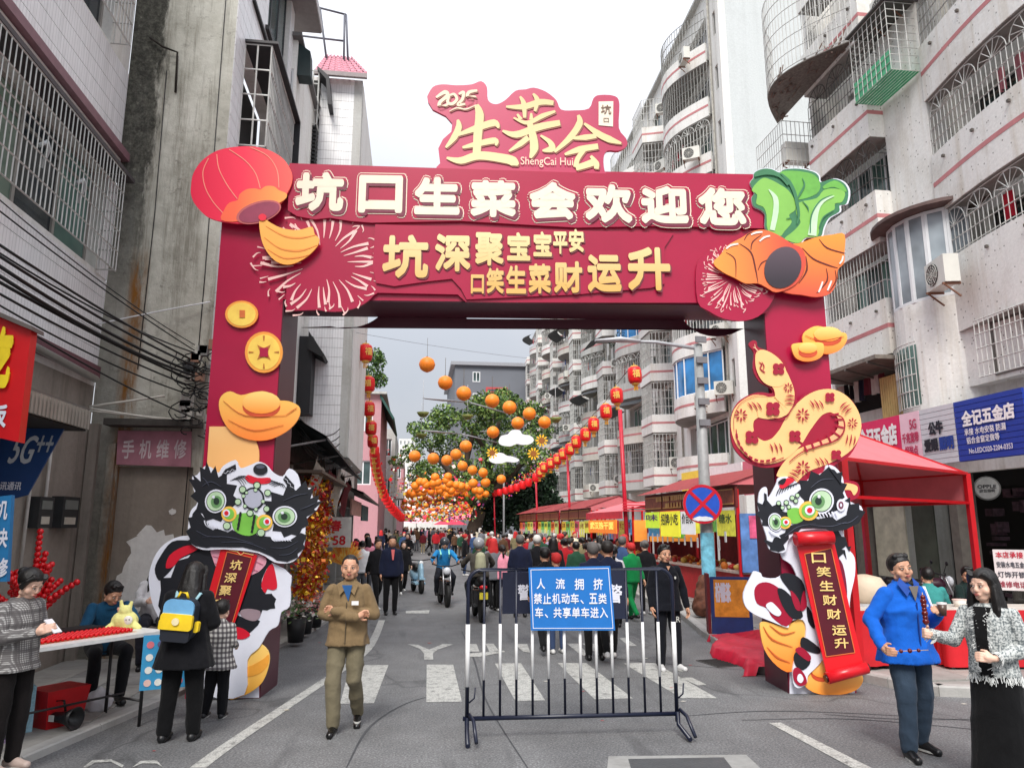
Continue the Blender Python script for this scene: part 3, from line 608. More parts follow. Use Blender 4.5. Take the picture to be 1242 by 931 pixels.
# ---- left lion
LZ = Zm(230,540,3.881); LB = Zm(150,640,3.326)
lowb = Board('white_base_board', [(246,700),(314,700),(314,845.5),(243,847)], WHT, .012,.008)
body = smooth_pts([(181,712),(181,694),(190,670),(206,655),(228,649),(260,655),(345,690),(352,712),(351,735),(341,742),(337,758),(326,765),(314,785),(300,800),(296,842),(250,842),(225,800),(200,762),(186,735)],3)
ll = Board('lion_board', body, WHT, .10,.03, 'cut out black and white lion holding a red scroll on the left pillar')
ll.ink('black_fur', tufts(LB([(150,250),(190,200),(260,120),(340,90),(420,140),(380,260),(330,420),(300,560),(240,560),(180,400)]),2,6), BLK, 1)
ll.ink('black_fur', smooth_pts(LB([(125,165),(150,110),(195,55),(260,50),(310,60),(330,85),(260,110),(220,130),(190,170),(160,200),(140,210)]),3), BLK, 1)
ll.ink('red_fur', smooth_pts(LB([(170,160),(185,110),(240,75),(290,70),(300,85),(250,110),(225,125),(200,155)]),3), REDP, 2)
ll.ink('black_fur', tufts(LB([(470,300),(520,160),(570,130),(600,140),(560,200),(560,260),(600,270),(605,320),(560,330),(540,360),(470,340)]),3,3), BLK, 1)
ll.ink('red_fur', smooth_pts(LB([(555,230),(575,170),(600,145),(615,200),(618,240),(600,250),(580,245),(570,262)]),3), REDP, 2)
ll.ink('grey_fur', smooth_pts(LB([(470,335),(500,325),(550,335),(545,365),(520,375),(480,360)]),3), M(150,130,138,.5),2)
ll.ink('black_fur', smooth_pts(LB([(440,350),(480,360),(550,375),(500,430),(470,445),(430,430)]),3), BLK, 1)
ll.ink('red_fur', smooth_pts(LB([(440,400),(480,405),(510,430),(480,448),(440,440)]),3), REDP, 2)
hd = Board('lion_head_board', smooth_pts(LZ([(-4,445),(-4,345),(10,300),(35,270),(18,205),(12,148),(35,138),(70,98),(102,104),(135,128),(158,96),(215,68),(238,106),(290,90),(325,76),(362,92),(394,128),(438,145),(468,108),(508,138),(528,202),(568,198),(580,248),(612,260),(596,304),(548,347),(544,400),(538,470),(510,525),(470,552),(400,549),(320,505),(160,488),(60,490)]),3), WHT, .17,.03)
hb_ = hd
hd.ink('black_brow', tufts(LZ([(28,215),(22,160),(52,170),(72,112),(100,130),(135,150),(175,180),(205,235),(200,290),(165,330),(110,345),(60,320),(40,270)]),2,8), BLK, 1)
hd.ink('black_brow', tufts(LZ([(372,300),(385,262),(440,235),(500,212),(560,208),(568,250),(600,264),(585,300),(550,335),(530,390),(480,418),(430,405),(395,370)]),2,8), BLK, 1)
hd.ink('black_moustache', tufts(LZ([(2,440),(5,385),(18,335),(55,372),(110,398),(180,408),(250,422),(320,424),(400,452),(470,446),(522,410),(534,462),(508,508),(470,542),(410,540),(330,498),(250,478),(160,478),(80,482),(20,468)]),2,5), BLK, 2)
hd.ink('black_moustache', smooth_pts(LZ([(8,350),(30,300),(60,330),(90,372),(60,378)]),2), BLK, 1)
hd.inks('fur_line_print', [spine(LZ(p),[.3,.8,.3],4) for p in ([(60,430),(180,430),(300,460)],[(150,455),(260,455),(360,490)],[(380,480),(450,480),(510,450)],[(420,515),(470,510),(510,480)],[(30,400),(80,425),(140,430)],[(440,260),(500,235),(555,225)],[(60,190),(100,170),(150,195)],[(520,300),(560,285),(590,270)],[(60,150),(80,170),(90,190)])], M(70,74,90,.5),4)
hd.inks('tooth_print', [spine(LZ(p),[1.6,1.2,.4],3) for p in ([(70 + 12 * i, 352 + 5 * i),(72 + 12 * i, 366 + 4 * i),(80 + 12 * i, 380 + 3 * i)] for i in range(6))] + [spine(LZ(p),[1.6,1.2,.4],3) for p in ([(385 + 13 * i, 430 + 1 * i),(390 + 13 * i, 442),(400 + 13 * i, 450)] for i in range(7))], WHT, 6)
hd.inks('brow_stripe_print', [spine(LZ(p),[.3,.9,.3],4) for p in [[(190 + 9 * i, 165 - 5 * i),(225 + 9 * i, 160 - 4 * i),(250 + 8 * i, 195 - 8 * i)] for i in range(5)] + [[(455 - 12 * i, 205 - 6 * i),(435 - 12 * i, 180 - 4 * i),(395 - 10 * i, 192 - 5 * i)] for i in range(5)]], BLK, 2)
lion_eye(hd, LZ, 122,262,50,56,15,.08); lion_eye(hd, LZ, 448,334,58,50,0,-.05)
ear = hd.ink('ear_print', LZ([(150,138),(168,112),(216,88),(219,112),(165,140)]), BLK, 2); hd.inks('ear_print', [LZ([(440,160),(452,140),(492,185),(492,214),(478,214)])], BLK, 2)
hd.inks('zigzag_print', [spine(LZ([(160 + 10 * i, 132 - 4 * i + (4 if i % 2 else -4)) for i in range(6)]),[.5] * 6,1, False), spine(LZ([(450 + 7 * i + (4 if i % 2 else -4),155 + 9 * i) for i in range(6)]),[.5] * 6,1, False)], WHT, 4)
hd.ink('red_band', smooth_pts(LZ([(262,158),(275,138),(320,152),(378,152),(376,176),(330,182),(290,178)]),3), REDP, 2); hd.ink('black_crest', LZ(ell(333,112,34,27,20)), BLK, 3); hd.ink('crest_shine', LZ(ell(333,100,20,9,14)), M(80,84,100,.4),4)
mir = hd.ink('forehead_mirror', LZ(ell(300,250,52,54,24)), BLK, 2); hd.ink('mirror_glass', LZ(ell(300,250,43,45,24)), gm((178,180,196),(206,206,220),2.9,3.2),3, parent=mir)
for x, y, r in ((317,187,18),(249,207,18),(367,223,17),(227,265,17),(362,298,16),(284,318,17),(253,238,10),(345,263,10),(310,210,10),(260,285,10),(312,300,10),(268,222,8)):
 q = hd.ink('pearl', LZ(ell(x, y, r, r, 14)), DKG, 4); hd.ink('pearl_face', LZ(ell(x, y, r * .74, r * .74,14)), PALEG, 5, parent=q)
hd.ink('green_nose', smooth_pts(LZ([(210,335),(245,318),(300,322),(330,345),(325,400),(280,425),(225,410),(200,375)]),3), LIME, 3)
hd.inks('nose_braid_print', [spine(LZ([(240 - 2 * i, 312 + 12 * i) for i in range(8)]),[2 + (i % 2) for i in range(8)],2), spine(LZ([(306 - 2 * i, 325 + 12 * i) for i in range(8)]),[2 + (i % 2) for i in range(8)],2)], BLK, 6)
for x, y, r in ((185,322,36),(352,362,38)):
 q = hd.ink('yellow_cheek', LZ(ell(x, y, r, r, 20)), YEL, 4); hd.ink('cheek_ring', LZ(ell(x, y, r * .68, r * .7,18)), LIME, 5, parent=q); s_ = -12 if x < 200 else 12
 hd.ink('cheek_white', LZ(ell(x + s_, y - 4,17,18,16)), WHT, 6, parent=q); hd.ink('cheek_red', LZ(ell(x + s_, y - 4,10,11,14)), REDP, 7, parent=q)
for x, y, r in ((175,378,19),(336,410,20)): q = hd.ink('pale_cheek', LZ(ell(x, y, r, r, 16)), DKG, 4); hd.ink('pale_cheek_face', LZ(ell(x, y, r * .8, r * .8,16)), PALEG, 5, parent=q)
ll.ink('tongue', smooth_pts(LZ([(100,490),(160,480),(320,510),(362,545),(330,590),(290,610),(200,660),(130,580),(108,530)]),3), PINKT, 3)
ll.inks('tongue_line_print', [spine(LZ(p),[.5,.5],1, False) for p in ([(108,520),(150,530)],[(118,555),(150,560)],[(310,545),(345,560)],[(290,580),(320,590)],[(320,520),(300,590)])], M(196,100,130,.5),5)
def scroll(b, Z, quad, inner, txt, cens, sx_, sy_, lv, tilt=0.0, bold=.02):
 s_ = b.ink('red_scroll', Z(quad), REDSC, lv); b.ink('scroll_field', Z(inner), DKRED, lv + 1, parent=s_)
 for i in range(4):
  a, c = inner[i], inner[(i + 1) % 4]; b.ink('scroll_border', spine(Z([a, c]),[.8,.8],1, False), M(226,120,60,.5), lv + 2, parent=s_)
 for k, (ch, (x, y)) in enumerate(zip(txt, cens)):
  off = -b.off - .005 * (lv + 3); q = Z([(x - sx_, y + sy_),(x + sx_, y - sy_)]); a = b.fr.px(*q[0], off); c = b.fr.px(*q[1], off)
  mb = MB(); text_mb(mb, ch, a[0], c[0], a[1], c[1], off, bold=bold, shear=tilt); mb.build('scroll_character', GLD, s_)
 return s_
scroll(ll, LZ, [(150,476),(318,516),(235,770),(188,900),(60,860),(90,690)],[(176,500),(292,528),(190,870),(92,820)], '坑深聚宝', [(216,562),(190,622),(166,682),(140,742)],30,24,8,.12,.03)
ll.inks('scroll_knot_print', [spine(LZ(p),[.8,.8],1, False) for p in ([(185,492),(225,500),(240,478),(255,505),(300,515)],[(225,500),(240,515),(255,505)])], GLD, 11)
ing4 = smooth_pts(LB([(425,690),(400,640),(430,560),(465,480),(500,455),(545,462),(582,495),(587,545),(560,620),(510,662),(460,684)]),3)
b4 = ingot(ing4, None, off=.08, c0=(250,176,60), c1=(255,214,120)); b4.ink('ingot_fold', smooth_pts(LB([(440,560),(500,560),(560,530),(585,510),(580,555),(540,590),(470,600)]),3), M(244,166,60,.5),1)
# ---- right lion
RZ = Zm(890,560,3.212)
Board('white_base_board', RZ([(218,700),(472,700),(472,908),(218,908)]), WHT, .012,.008)
pb = Board('peach_tail_board', smooth_pts(RZ([(400,60),(440,70),(480,80),(492,110),(480,140),(440,150),(400,120)]),3), CRIM, .10,.03); pb.ink('peach_tail', smooth_pts(RZ([(400,90),(440,82),(478,92),(482,112),(468,130),(455,110),(425,108)]),3), PEACH, 1)
ingot(smooth_pts(RZ([(102,645),(112,622),(150,628),(200,640),(270,605),(292,640),(285,690),(262,740),(225,816),(170,795),(120,730)]),3), None, off=.09, c0=(255,128,40), c1=(255,200,100), lines=[spine(RZ(p),[.5,2.2,.5],4) for p in ([(115,640),(150,690),(230,720)],[(140,635),(190,670),(240,660)],[(130,720),(170,760),(220,780)])])
ingot(smooth_pts(RZ([(262,850),(285,795),(335,768),(390,780),(450,800),(500,830),(498,866),(460,896),(385,908),(310,896)]),3), RZ(ell(345,805,45,34,20)), off=.09, c0=(255,150,50), c1=(255,212,116))
rl = Board('lion_board', smooth_pts(RZ([(185,360),(240,250),(400,240),(440,330),(470,370),(472,440),(455,520),(445,600),(400,700),(330,790),(290,830),(285,860),(255,880),(232,860),(235,780),(280,680),(270,615),(215,622),(212,645),(150,622),(80,592),(45,560),(38,510),(68,445),(80,425),(105,432),(115,448),(165,452),(205,432),(245,450),(225,400)]),3), WHT, .12,.03, 'cut out black and white lion holding a long red scroll on the right pillar')
rl.ink('red_fur', smooth_pts(RZ([(80,500),(100,472),(140,470),(185,500),(220,560),(240,590),(205,640),(150,605),(130,570),(90,550)]),3), CRIM, 1)
rl.ink('white_fur', smooth_pts(RZ([(125,560),(145,545),(165,560),(185,585),(175,600),(150,590)]),3), WHT, 3)
for q in ([(170,495),(200,500),(245,550),(270,600),(230,610),(190,560)],[(180,445),(215,432),(265,460),(280,520),(255,560),(225,510)],[(270,680),(330,720),(335,745),(300,740),(262,720)],[(235,750),(262,735),(300,775),(270,810),(240,790)],[(285,560),(310,600),(315,650),(290,620)]): rl.ink('black_fur', smooth_pts(RZ(q),3), BLK, 2)
for q in ([(220,500),(250,530),(262,575),(240,570)],[(275,500),(285,560),(262,580),(262,540)],[(240,735),(262,720),(300,755),(290,775)],[(232,810),(250,800),(275,825),(285,860),(258,872),(235,850)]): rl.ink('red_fur', smooth_pts(RZ(q),3), CRIM, 3)
rl.ink('white_fur', smooth_pts(RZ([(250,830),(262,825),(272,845),(262,860),(248,850)]),3), WHT, 4)
rl.ink('black_fur', tufts(RZ([(385,270),(420,290),(445,330),(450,350),(420,340),(440,380),(410,370),(430,440),(440,520),(420,560),(390,400)]),2,4), BLK, 2); rl.ink('red_fur', smooth_pts(RZ([(405,380),(425,400),(440,480),(440,540),(425,560),(410,470)]),3), M(120,16,50,.5),3)
rh = Board('lion_head_board', smooth_pts(RZ([(96,175),(100,120),(118,98),(130,104),(135,140),(165,88),(175,62),(215,58),(245,78),(270,92),(300,60),(350,40),(362,12),(395,20),(425,60),(432,115),(455,155),(496,172),(500,215),(445,255),(390,268),(330,262),(260,270),(215,300),(202,348),(165,352),(136,335),(128,290),(108,230)]),3), WHT, .19,.03)
rh.ink('black_brow', tufts(RZ([(262,105),(290,72),(335,50),(395,45),(418,80),(425,120),(400,160),(385,195),(340,210),(300,190),(275,150)]),2,6), BLK, 1)
rh.ink('black_brow', tufts(RZ([(100,190),(112,165),(150,172),(190,192),(200,225),(170,262),(135,250),(112,228)]),2,6), BLK, 1)
rh.ink('black_moustache', tufts(RZ([(130,295),(150,312),(200,275),(250,240),(330,222),(400,228),(440,200),(432,150),(455,165),(490,185),(494,225),(440,262),(380,272),(310,258),(250,272),(215,298),(200,340),(170,348),(142,330)]),2,5), BLK, 2)
rh.inks('fur_line_print', [spine(RZ(p),[.3,.8,.3],4) for p in ([(200,290),(250,252),(320,240)],[(300,245),(380,250),(440,232)],[(300,100),(340,70),(390,65)],[(400,240),(450,235),(485,210)])], M(80,84,100,.5),4)
lion_eye(rh, RZ, 342,152,48,50,25,-.25); lion_eye(rh, RZ, 162,234,28,36,-10,.1)
rh.inks('tooth_print', [spine(RZ([(330 + 13 * i, 196 + 3 * math.sin(i)),(336 + 13 * i, 206),(340 + 13 * i, 215)]),[1.8,1.4,.4],2) for i in range(6)] + [spine(RZ([(138 + 8 * i, 262 + 5 * i),(145 + 8 * i, 272 + 5 * i),(150 + 8 * i, 285 + 3 * i)]),[1.4,1.2,.4],2) for i in range(5)], WHT, 6)
rh.ink('green_nose', smooth_pts(RZ([(208,190),(235,178),(260,185),(278,215),(255,236),(222,236)]),3), LIME, 3)
rh.inks('brow_stripe_print', [spine(RZ([(165 + 11 * i, 132 - 6 * i),(172 + 11 * i, 115 - 5 * i),(180 + 12 * i, 100 - 3 * i)]),[.4,1.2,.4],3) for i in range(9)], BLK, 2)
for x, y, r in ((175,160,10),(205,158,11),(228,140,11),(248,130,10),(190,178,9),(215,175,9),(242,152,10)):
 q = rh.ink('pearl', RZ(ell(x, y, r, r, 12)), DKG, 4); rh.ink('pearl_face', RZ(ell(x, y, r * .7, r * .7,12)), PALEG, 5, parent=q)
for x, y, r in ((200,236,24),(292,190,38)):
 q = rh.ink('yellow_cheek', RZ(ell(x, y, r, r, 20)), YEL, 5); rh.ink('cheek_ring', RZ(ell(x, y, r * .74, r * .72,18)), LIME, 6, parent=q)
 rh.ink('cheek_white', RZ(ell(x + 4, y - 2, r * .5, r * .5,16)), WHT, 7, parent=q); rh.ink('cheek_red', RZ(ell(x + 4, y - 2, r * .28, r * .28,14)), REDP, 8, parent=q)
q = rh.ink('cheek_rosette', RZ(ell(418,168,17,24,18)), WHT, 5); rh.ink('rosette_ring', RZ(ell(418,168,10,15,14)), M(120,60,80,.5),6, parent=q); rh.ink('rosette_heart', RZ(ell(418,168,4,7,10)), WHT, 7, parent=q)
rh.ink('red_band', smooth_pts(RZ([(178,92),(210,62),(236,70),(222,84),(190,104)]),3), REDP, 3); rh.ink('black_crest', smooth_pts(RZ([(172,80),(190,65),(205,66),(192,88)]),3), BLK, 4); rh.ink('ear_print', RZ([(372,25),(392,30),(418,62),(420,90),(398,60)]), BLK, 4); rh.ink('ear_print', RZ([(118,120),(128,125),(130,150),(120,170)]), BLK, 4)
sc = Board('scroll_board', RZ([(238,290),(385,285),(505,790),(368,850)]), REDSC, .235,.02, 'long red scroll board lettered in gold down the right pillar')
s_ = scroll(sc, RZ, [(238,290),(385,285),(505,790),(368,850)],[(276,358),(380,336),(472,742),(360,758)], '口笑生财财运升', [(331,373),(350,427),(362,482),(374,537),(390,592),(411,655),(420,705)],26,20,1,-.02,.03)
def roll(name, a, b, r):
 A = RZ([a, b]); p = sc.fr.px(*A[0],-.27); q = sc.fr.px(*A[1],-.27); return MB().tube([(p[0],-.27, p[1]),(q[0],-.27, q[1])], r, 16).build(name, M(206,16,30,.3), sc.o)
roll('scroll_roller', (240,300),(384,295),.085); r_ = roll('scroll_roller', (362,842),(518,800),.07)
for a, b in (((356,845),(364,842)),((516,801),(526,798))): A = RZ([a, b]); p = sc.fr.px(*A[0],-.27); q = sc.fr.px(*A[1],-.27); MB().tube([(p[0],-.27, p[1]),(q[0],-.27, q[1])],.045,12).build('roller_knob', M(60,16,20,.4), r_)
# ================================================================ GROUND
gm_ = MB().add([(-300,-60,-.02),(400,-60,-.02),(400,900,-.02),(-300,900,-.02)],[(0,1,2,3)]).build('ground', M(110,108,104,.9)); tag(gm_, kind='structure')
# kerb lines (x at y), read off the street: the carriageway narrows, then bends left
KL = [(-5.2,-4),(-3.3,7.4),(-2.83,9.5),(-1.85,15.5),(-1.5,20),(-1.7,30),(-2.6,60),(-4.5,120)]
KR = [(7.2,8.5),(6.4,8.75),(6.1,9.3),(5.9,9.95),(5.0,10.1),(4.85,10.5),(5.45,14),(6.1,17),(6.6,24),(6.5,60),(7,120)]
rp = [(-5.2,-4)] + KL[1:] + KR[::-1] + [(20,8.4),(20,-4)]
road = MB(); n0 = len(rp); tri = tessellate_polygon([[Vector((a, b, 0)) for a, b in rp]])
road.add([(a, b, 0) for a, b in rp],[tuple(t) if (rp[t[1]][0] - rp[t[0]][0]) * (rp[t[2]][1] - rp[t[0]][1]) - (rp[t[2]][0] - rp[t[0]][0]) * (rp[t[1]][1] - rp[t[0]][1]) > 0 else tuple(t)[::-1] for t in tri]); tag(road.build('road', ASPH), kind='structure')
CONC = plaster_mat('pavement_concrete', (.34,.33,.31),(.14,.13,.11),.6); KERBM = plaster_mat('kerb_granite', (.42,.41,.39),(.2,.19,.17),.5)
def pavement(name, pts, m, z=.12):
 t = tessellate_polygon([[Vector((a, b, 0)) for a, b in pts]]); mb = MB()
 mb.add([(a, b, z) for a, b in pts],[tuple(q) if (pts[q[1]][0] - pts[q[0]][0]) * (pts[q[2]][1] - pts[q[0]][1]) - (pts[q[2]][0] - pts[q[0]][0]) * (pts[q[1]][1] - pts[q[0]][1]) > 0 else tuple(q)[::-1] for q in t])
 return tag(mb.build(name, m), kind='structure')
LZ0 = .07; pvl = pavement('pavement_left', [(x - .14, y) for x, y in KL] + [(-30,120),(-30,-4)], CONC, LZ0)
pvr = pavement('pavement_right', [(20,8.52),(7.2,8.64),(6.5,8.88),(6.24,9.35),(6.0,10.09),(5.1,10.24)] + [(x + .14, y) for x, y in KR[5:]] + [(60,120),(60,8.4)], CONC)
def kerb(name, line, side):
 o = empty(name); tag(o, kind='structure'); o.scale = (1,1,.58 if side > 0 else 1)
 for (x0, y0),(x1, y1) in zip(line, line[1:]):
  L = math.hypot(x1 - x0, y1 - y0); a = math.atan2(y1 - y0, x1 - x0); n = max(1, round(L / (1.0 if y0 < 30 else 6)))
  me = None
  for k in range(n):
   if me is None:
    w = L / n; mb = MB(); mb.add([(0.006,0,-.05),(w - .006,0,-.05),(w - .006,0,.105),(.006,0,.105),(.006,.02 * side, .125),(w - .006,.02 * side, .125),(w - .006,.15 * side, .125),(.006,.15 * side, .125)],[(0,1,2,3),(3,2,5,4),(4,5,6,7),(0,3,4,7),(1,6,5,2)]); me = mb.mesh('kerb_stone', KERBM)
   link('kerb_stone', me, o, (x0 + (x1 - x0) * k / n, y0 + (y1 - y0) * k / n, 0), a)
kerb('kerb_left', KL, 1); kerb('kerb_right', [(20,8.4)] + KR, -1)
# paving slabs on the right pavement
SLAB = [plaster_mat('paving', c, (.16,.15,.13),.5) for c in ((.33,.32,.30),(.27,.26,.25),(.38,.36,.33))]
sm_ = [MB().box(-.294,.294,-.294,.294,0,.018).mesh('paving_slab', m) for m in SLAB]
for i in range(12):
 for j in range(18):
  x, y = 5.6 + .6 * i, 9.3 + .6 * j
  if x - .3 < 4.95 + (y - 9) * .16 + .2 or (y < 10.6 and x < 6.6): continue
  k = link('paving_slab', random.choice(sm_), pvr, (x, y, .118 + random.uniform(0,.004)), random.uniform(-.006,.006))
for i in range(3):
 for j in range(10):
  x, y = -4.7 + .6 * i, 7.6 + .6 * j
  if x + .32 > -3.42 + (y - 7.4) * .22: continue
  link('paving_slab', random.choice(sm_), pvl, (x, y, LZ0 - .004),0)
# painted markings
def flat(name, pts, z=.004, m=PAINT):
 t = tessellate_polygon([[Vector((a, b, 0)) for a, b in pts]]); mb = MB()
 mb.add([(a, b, z) for a, b in pts],[tuple(q) if (pts[q[1]][0] - pts[q[0]][0]) * (pts[q[2]][1] - pts[q[0]][1]) - (pts[q[2]][0] - pts[q[0]][0]) * (pts[q[1]][1] - pts[q[0]][1]) > 0 else tuple(q)[::-1] for q in t])
 return tag(mb.build(name, m), kind='structure')
def gp(pts): return [tuple(ground(x, y)[:2]) for x, y in pts]
mk = Zm(340,720,4.14); mk2 = Zm(640,720,2.957)
flat('zebra_stripe', gp(mk([(300,552),(470,549),(543,357),(428,357),(340,400)])))
for a, b, c, d in (((735,355),(868,355),(912,541),(733,543)),((1078,350),(1208,348),(1330,535),(1180,538))): flat('zebra_stripe', gp(mk([a, b, c, d])))
for q in ([(108,248),(210,248),(378,375),(240,378)],[(342,248),(455,247),(680,374),(552,374)]): flat('zebra_stripe', gp(mk2(q)))
for q in ([(545,300),(590,300),(642,326),(610,328)],[(328,158),(350,158),(392,186),(362,187)],[(140,178),(180,178),(232,232),(190,218)],[(195,178),(235,178),(290,205),(245,210)]): flat('zebra_stripe', gp(mk2(q)))
flat('arrow_marking', gp(mk([(722,330),(768,330),(766,300),(790,280),(868,254),(815,252),(748,280),(690,256),(640,253),(700,276),(722,300)])),.006)
for q in ([(938,252),(985,252),(1000,290),(945,290)],[(1030,250),(1070,250),(1100,290),(1050,290)],[(940,300),(1120,285),(1130,292),(1000,316),(944,316)],[(1175,252),(1240,252),(1255,296),(1220,290)]): flat('arrow_marking', gp(mk(q)),.006)
flat('cross_line_marking', gp(mk([(630,85),(750,82),(745,98),(630,98)])),.006)
ln = gp([(240,931),(275,905),(330,868),(387,830),(420,808),(445,788),(456,770),(463,752)]); lw_ = [.13] * 8
P = spine(ln, [.14] * 8,3); n = len(P) // 2; mb = MB(); mb.add([(a, b, .005) for a, b in P],[(i, i + 1,2 * n - 2 - i, 2 * n - 1 - i)[::-1] for i in range(n - 1)]); tag(mb.build('lane_line', PAINT), kind='structure')
flat('lane_line', gp(mk2([(865,463),(908,462),(1240,628),(1170,628)])),.005)
flat('cycle_marking', gp([(100,931),(112,922),(135,921),(150,928),(148,931),(135,924),(115,925),(105,931)]),.006); flat('cycle_marking', gp([(160,931),(170,923),(190,922),(198,931),(190,926),(172,926)]),.006)
# patched manhole at the front
mh = empty('manhole', ground(835,924)); tag(mh, kind='structure')
PATCH = plaster_mat('patched_concrete', (.30,.30,.29),(.16,.15,.14),.6)
def rel(pts): b = ground(835,924); return [(x - b.x, y - b.y) for x, y in gp(pts)]
def flat2(name, pts, z, m, par):
 mb = MB(); q = rel(pts); n = len(q); mb.add([(a, b, z) for a, b in q],[tuple(range(n))]); return mb.build(name, m, par)
flat2('concrete_surround', [(736,935),(738,917),(905,915),(922,931),(926,945),(738,945)],.004, PATCH, mh)
flat2('manhole_cover', [(768,940),(762,921),(878,919),(894,940)],.009, M(70,72,74,.5, bump=.01), mh)

AP2 = M(66,67,70,.85, var=.3, sc=12)
for q in ([(830,868),(930,862),(1060,866),(1240,878)],[(900,873),(1040,872),(1241,890)],[(560,765),(575,800),(590,850),(640,931)],[(420,931),(450,880),(500,850),(560,838)],[(1000,866),(1100,872),(1241,871)],[(700,790),(760,800),(900,812)]):
 P = spine(gp(q),[.012,.03,.02,.012],6); n = len(P) // 2; mb = MB(); mb.add([(a, b, .0033) for a, b in P],[(i, i + 1,2 * n - 2 - i, 2 * n - 1 - i)[::-1] for i in range(n - 1)]); tag(mb.build('tar_seam', AP2), kind='structure')
rr = random.Random(14)
for k in range(26):
 x, y = rr.uniform(-2.4,6.5), rr.uniform(6.6,22); a = rr.uniform(0,3); r = rr.uniform(.02,.05); flat('litter', [(x + r * math.cos(a + t), y + r * .6 * math.sin(a + t)) for t in (0,1.6,3,4.6)],.008, M(*rr.choice(((200,196,186),(170,60,60),(190,180,160))),.8))
dg_ = empty('drain_grate', (4.62,11.2,.004), R(-80)); tag(dg_, kind='structure'); MB().box(-.3,.3,-.2,.2,-.002,.004).build('grate_frame', M(60,58,56,.7), dg_)
for k in range(7): MB().box(-.27 + k * .082,-.24 + k * .082,-.17,.17,.004,.010).build('grate_slot', M(12,12,12,.9), dg_)
# ================================================================ FACADE KIT (all in a wall's own axes; -y is out of the wall)
def thing_fr(name, fr, label, cat='building', group=None): return empty(name, fr.o, fr.a, label, cat, group)
def wallmesh(s0, s1, z0, z1, holes, y0=0, th=.25, mb=None):
 """solid wall with rectangular openings (a0, a1, b0, b1)"""
 mb = mb or MB(); xs = sorted({s0, s1} | {h[0] for h in holes} | {h[1] for h in holes}); zs = sorted({z0, z1} | {h[2] for h in holes} | {h[3] for h in holes})
 xs = [x for x in xs if s0 <= x <= s1]; zs = [z for z in zs if z0 <= z <= z1]
 inside = lambda i, j: any(h[0] <= (xs[i] + xs[i + 1]) / 2 <= h[1] and h[2] <= (zs[j] + zs[j + 1]) / 2 <= h[3] for h in holes)
 V = {}
 def v(x, y, z):
  k = (round(x, 4), y, round(z, 4))
  if k not in V: V[k] = len(mb.v); mb.v.append((x, y, z))
  return V[k]
 def q(*p): mb.f.append([v(*a) for a in p]); mb.sm.append(False); mb.mi.append(mb.cur)
 nx, nz = len(xs) - 1, len(zs) - 1; y1 = y0 + th
 full = lambda i, j: 0 <= i < nx and 0 <= j < nz and not inside(i, j)
 for i in range(nx):
  for j in range(nz):
   if not full(i, j): continue
   a, b, c, d = xs[i], xs[i + 1], zs[j], zs[j + 1]
   q((a, y0, c),(b, y0, c),(b, y0, d),(a, y0, d)); q((a, y1, c),(a, y1, d),(b, y1, d),(b, y1, c))
   if not full(i - 1, j): q((a, y0, c),(a, y0, d),(a, y1, d),(a, y1, c))
   if not full(i + 1, j): q((b, y0, c),(b, y1, c),(b, y1, d),(b, y0, d))
   if not full(i, j - 1): q((a, y0, c),(a, y1, c),(b, y1, c),(b, y0, c))
   if not full(i, j + 1): q((a, y0, d),(b, y0, d),(b, y1, d),(a, y1, d))
 return mb
def window(par, s0, s1, z0, z1, y, n=3, glass=GLASS, fr_=PVCW, fw=.05, transom=None):
 mb = MB(); w = (s1 - s0) / n
 mb.box(s0, s1, y, y + .06, z0, z0 + fw); mb.box(s0, s1, y, y + .06, z1 - fw, z1)
 for k in range(n + 1): x = min(max(s0 + k * w, s0 + fw / 2), s1 - fw / 2); mb.box(x - fw / 2, x + fw / 2, y + .002, y + .058, z0 + fw, z1 - fw)
 if transom: mb.box(s0 + fw, s1 - fw, y + .004, y + .056, transom - .025, transom + .025)
 o = mb.build('window', fr_, par)
 for k in range(n): MB().box(s0 + k * w + fw * .5, s0 + (k + 1) * w - fw * .5, y + .022 + .012 * (k % 2), y + .03 + .012 * (k % 2), z0 + fw * .8, z1 - fw * .8).build('pane', glass[k % len(glass)] if isinstance(glass, list) else glass, o)
 return o
def pathlen(path):
 L = [0]
 for a, b in zip(path, path[1:]): L.append(L[-1] + math.hypot(b[0] - a[0], b[1] - a[1]))
 return L
def along(path, d):
 L = pathlen(path)
 for i in range(len(path) - 1):
  if d <= L[i + 1] + 1e-6:
   t = (d - L[i]) / max(1e-6, L[i + 1] - L[i]); a, b = path[i], path[i + 1]
   return a[0] + (b[0] - a[0]) * t, a[1] + (b[1] - a[1]) * t
 return path[-1]
def offs(path, d):
 out = []
 for i, p in enumerate(path):
  a = path[max(0, i - 1)]; b = path[min(len(path) - 1, i + 1)]; t = Vector((b[0] - a[0], b[1] - a[1])); t.normalize()
  out.append((p[0] + t.y * d, p[1] - t.x * d))
 return out
def shell(mb, path, z0, z1, th=.14):
 """upright wall along a path, its outer face on the path"""
 inn = offs(path, -th); n = len(path); b = len(mb.v)
 for (x, y),(u, w) in zip(path, inn): mb.v += [(x, y, z0),(x, y, z1),(u, w, z0),(u, w, z1)]
 def q(*i): mb.f.append([b + k for k in i]); mb.sm.append(False); mb.mi.append(mb.cur)
 for i in range(n - 1):
  a = 4 * i; c = a + 4
  q(a, c, c + 1, a + 1); q(a + 2, a + 3, c + 3, c + 2); q(a + 1, c + 1, c + 3, a + 3); q(a, a + 2, c + 2, c)
 q(0,1,3,2); a = 4 * (n - 1); q(a, a + 2, a + 3, a + 1); return mb
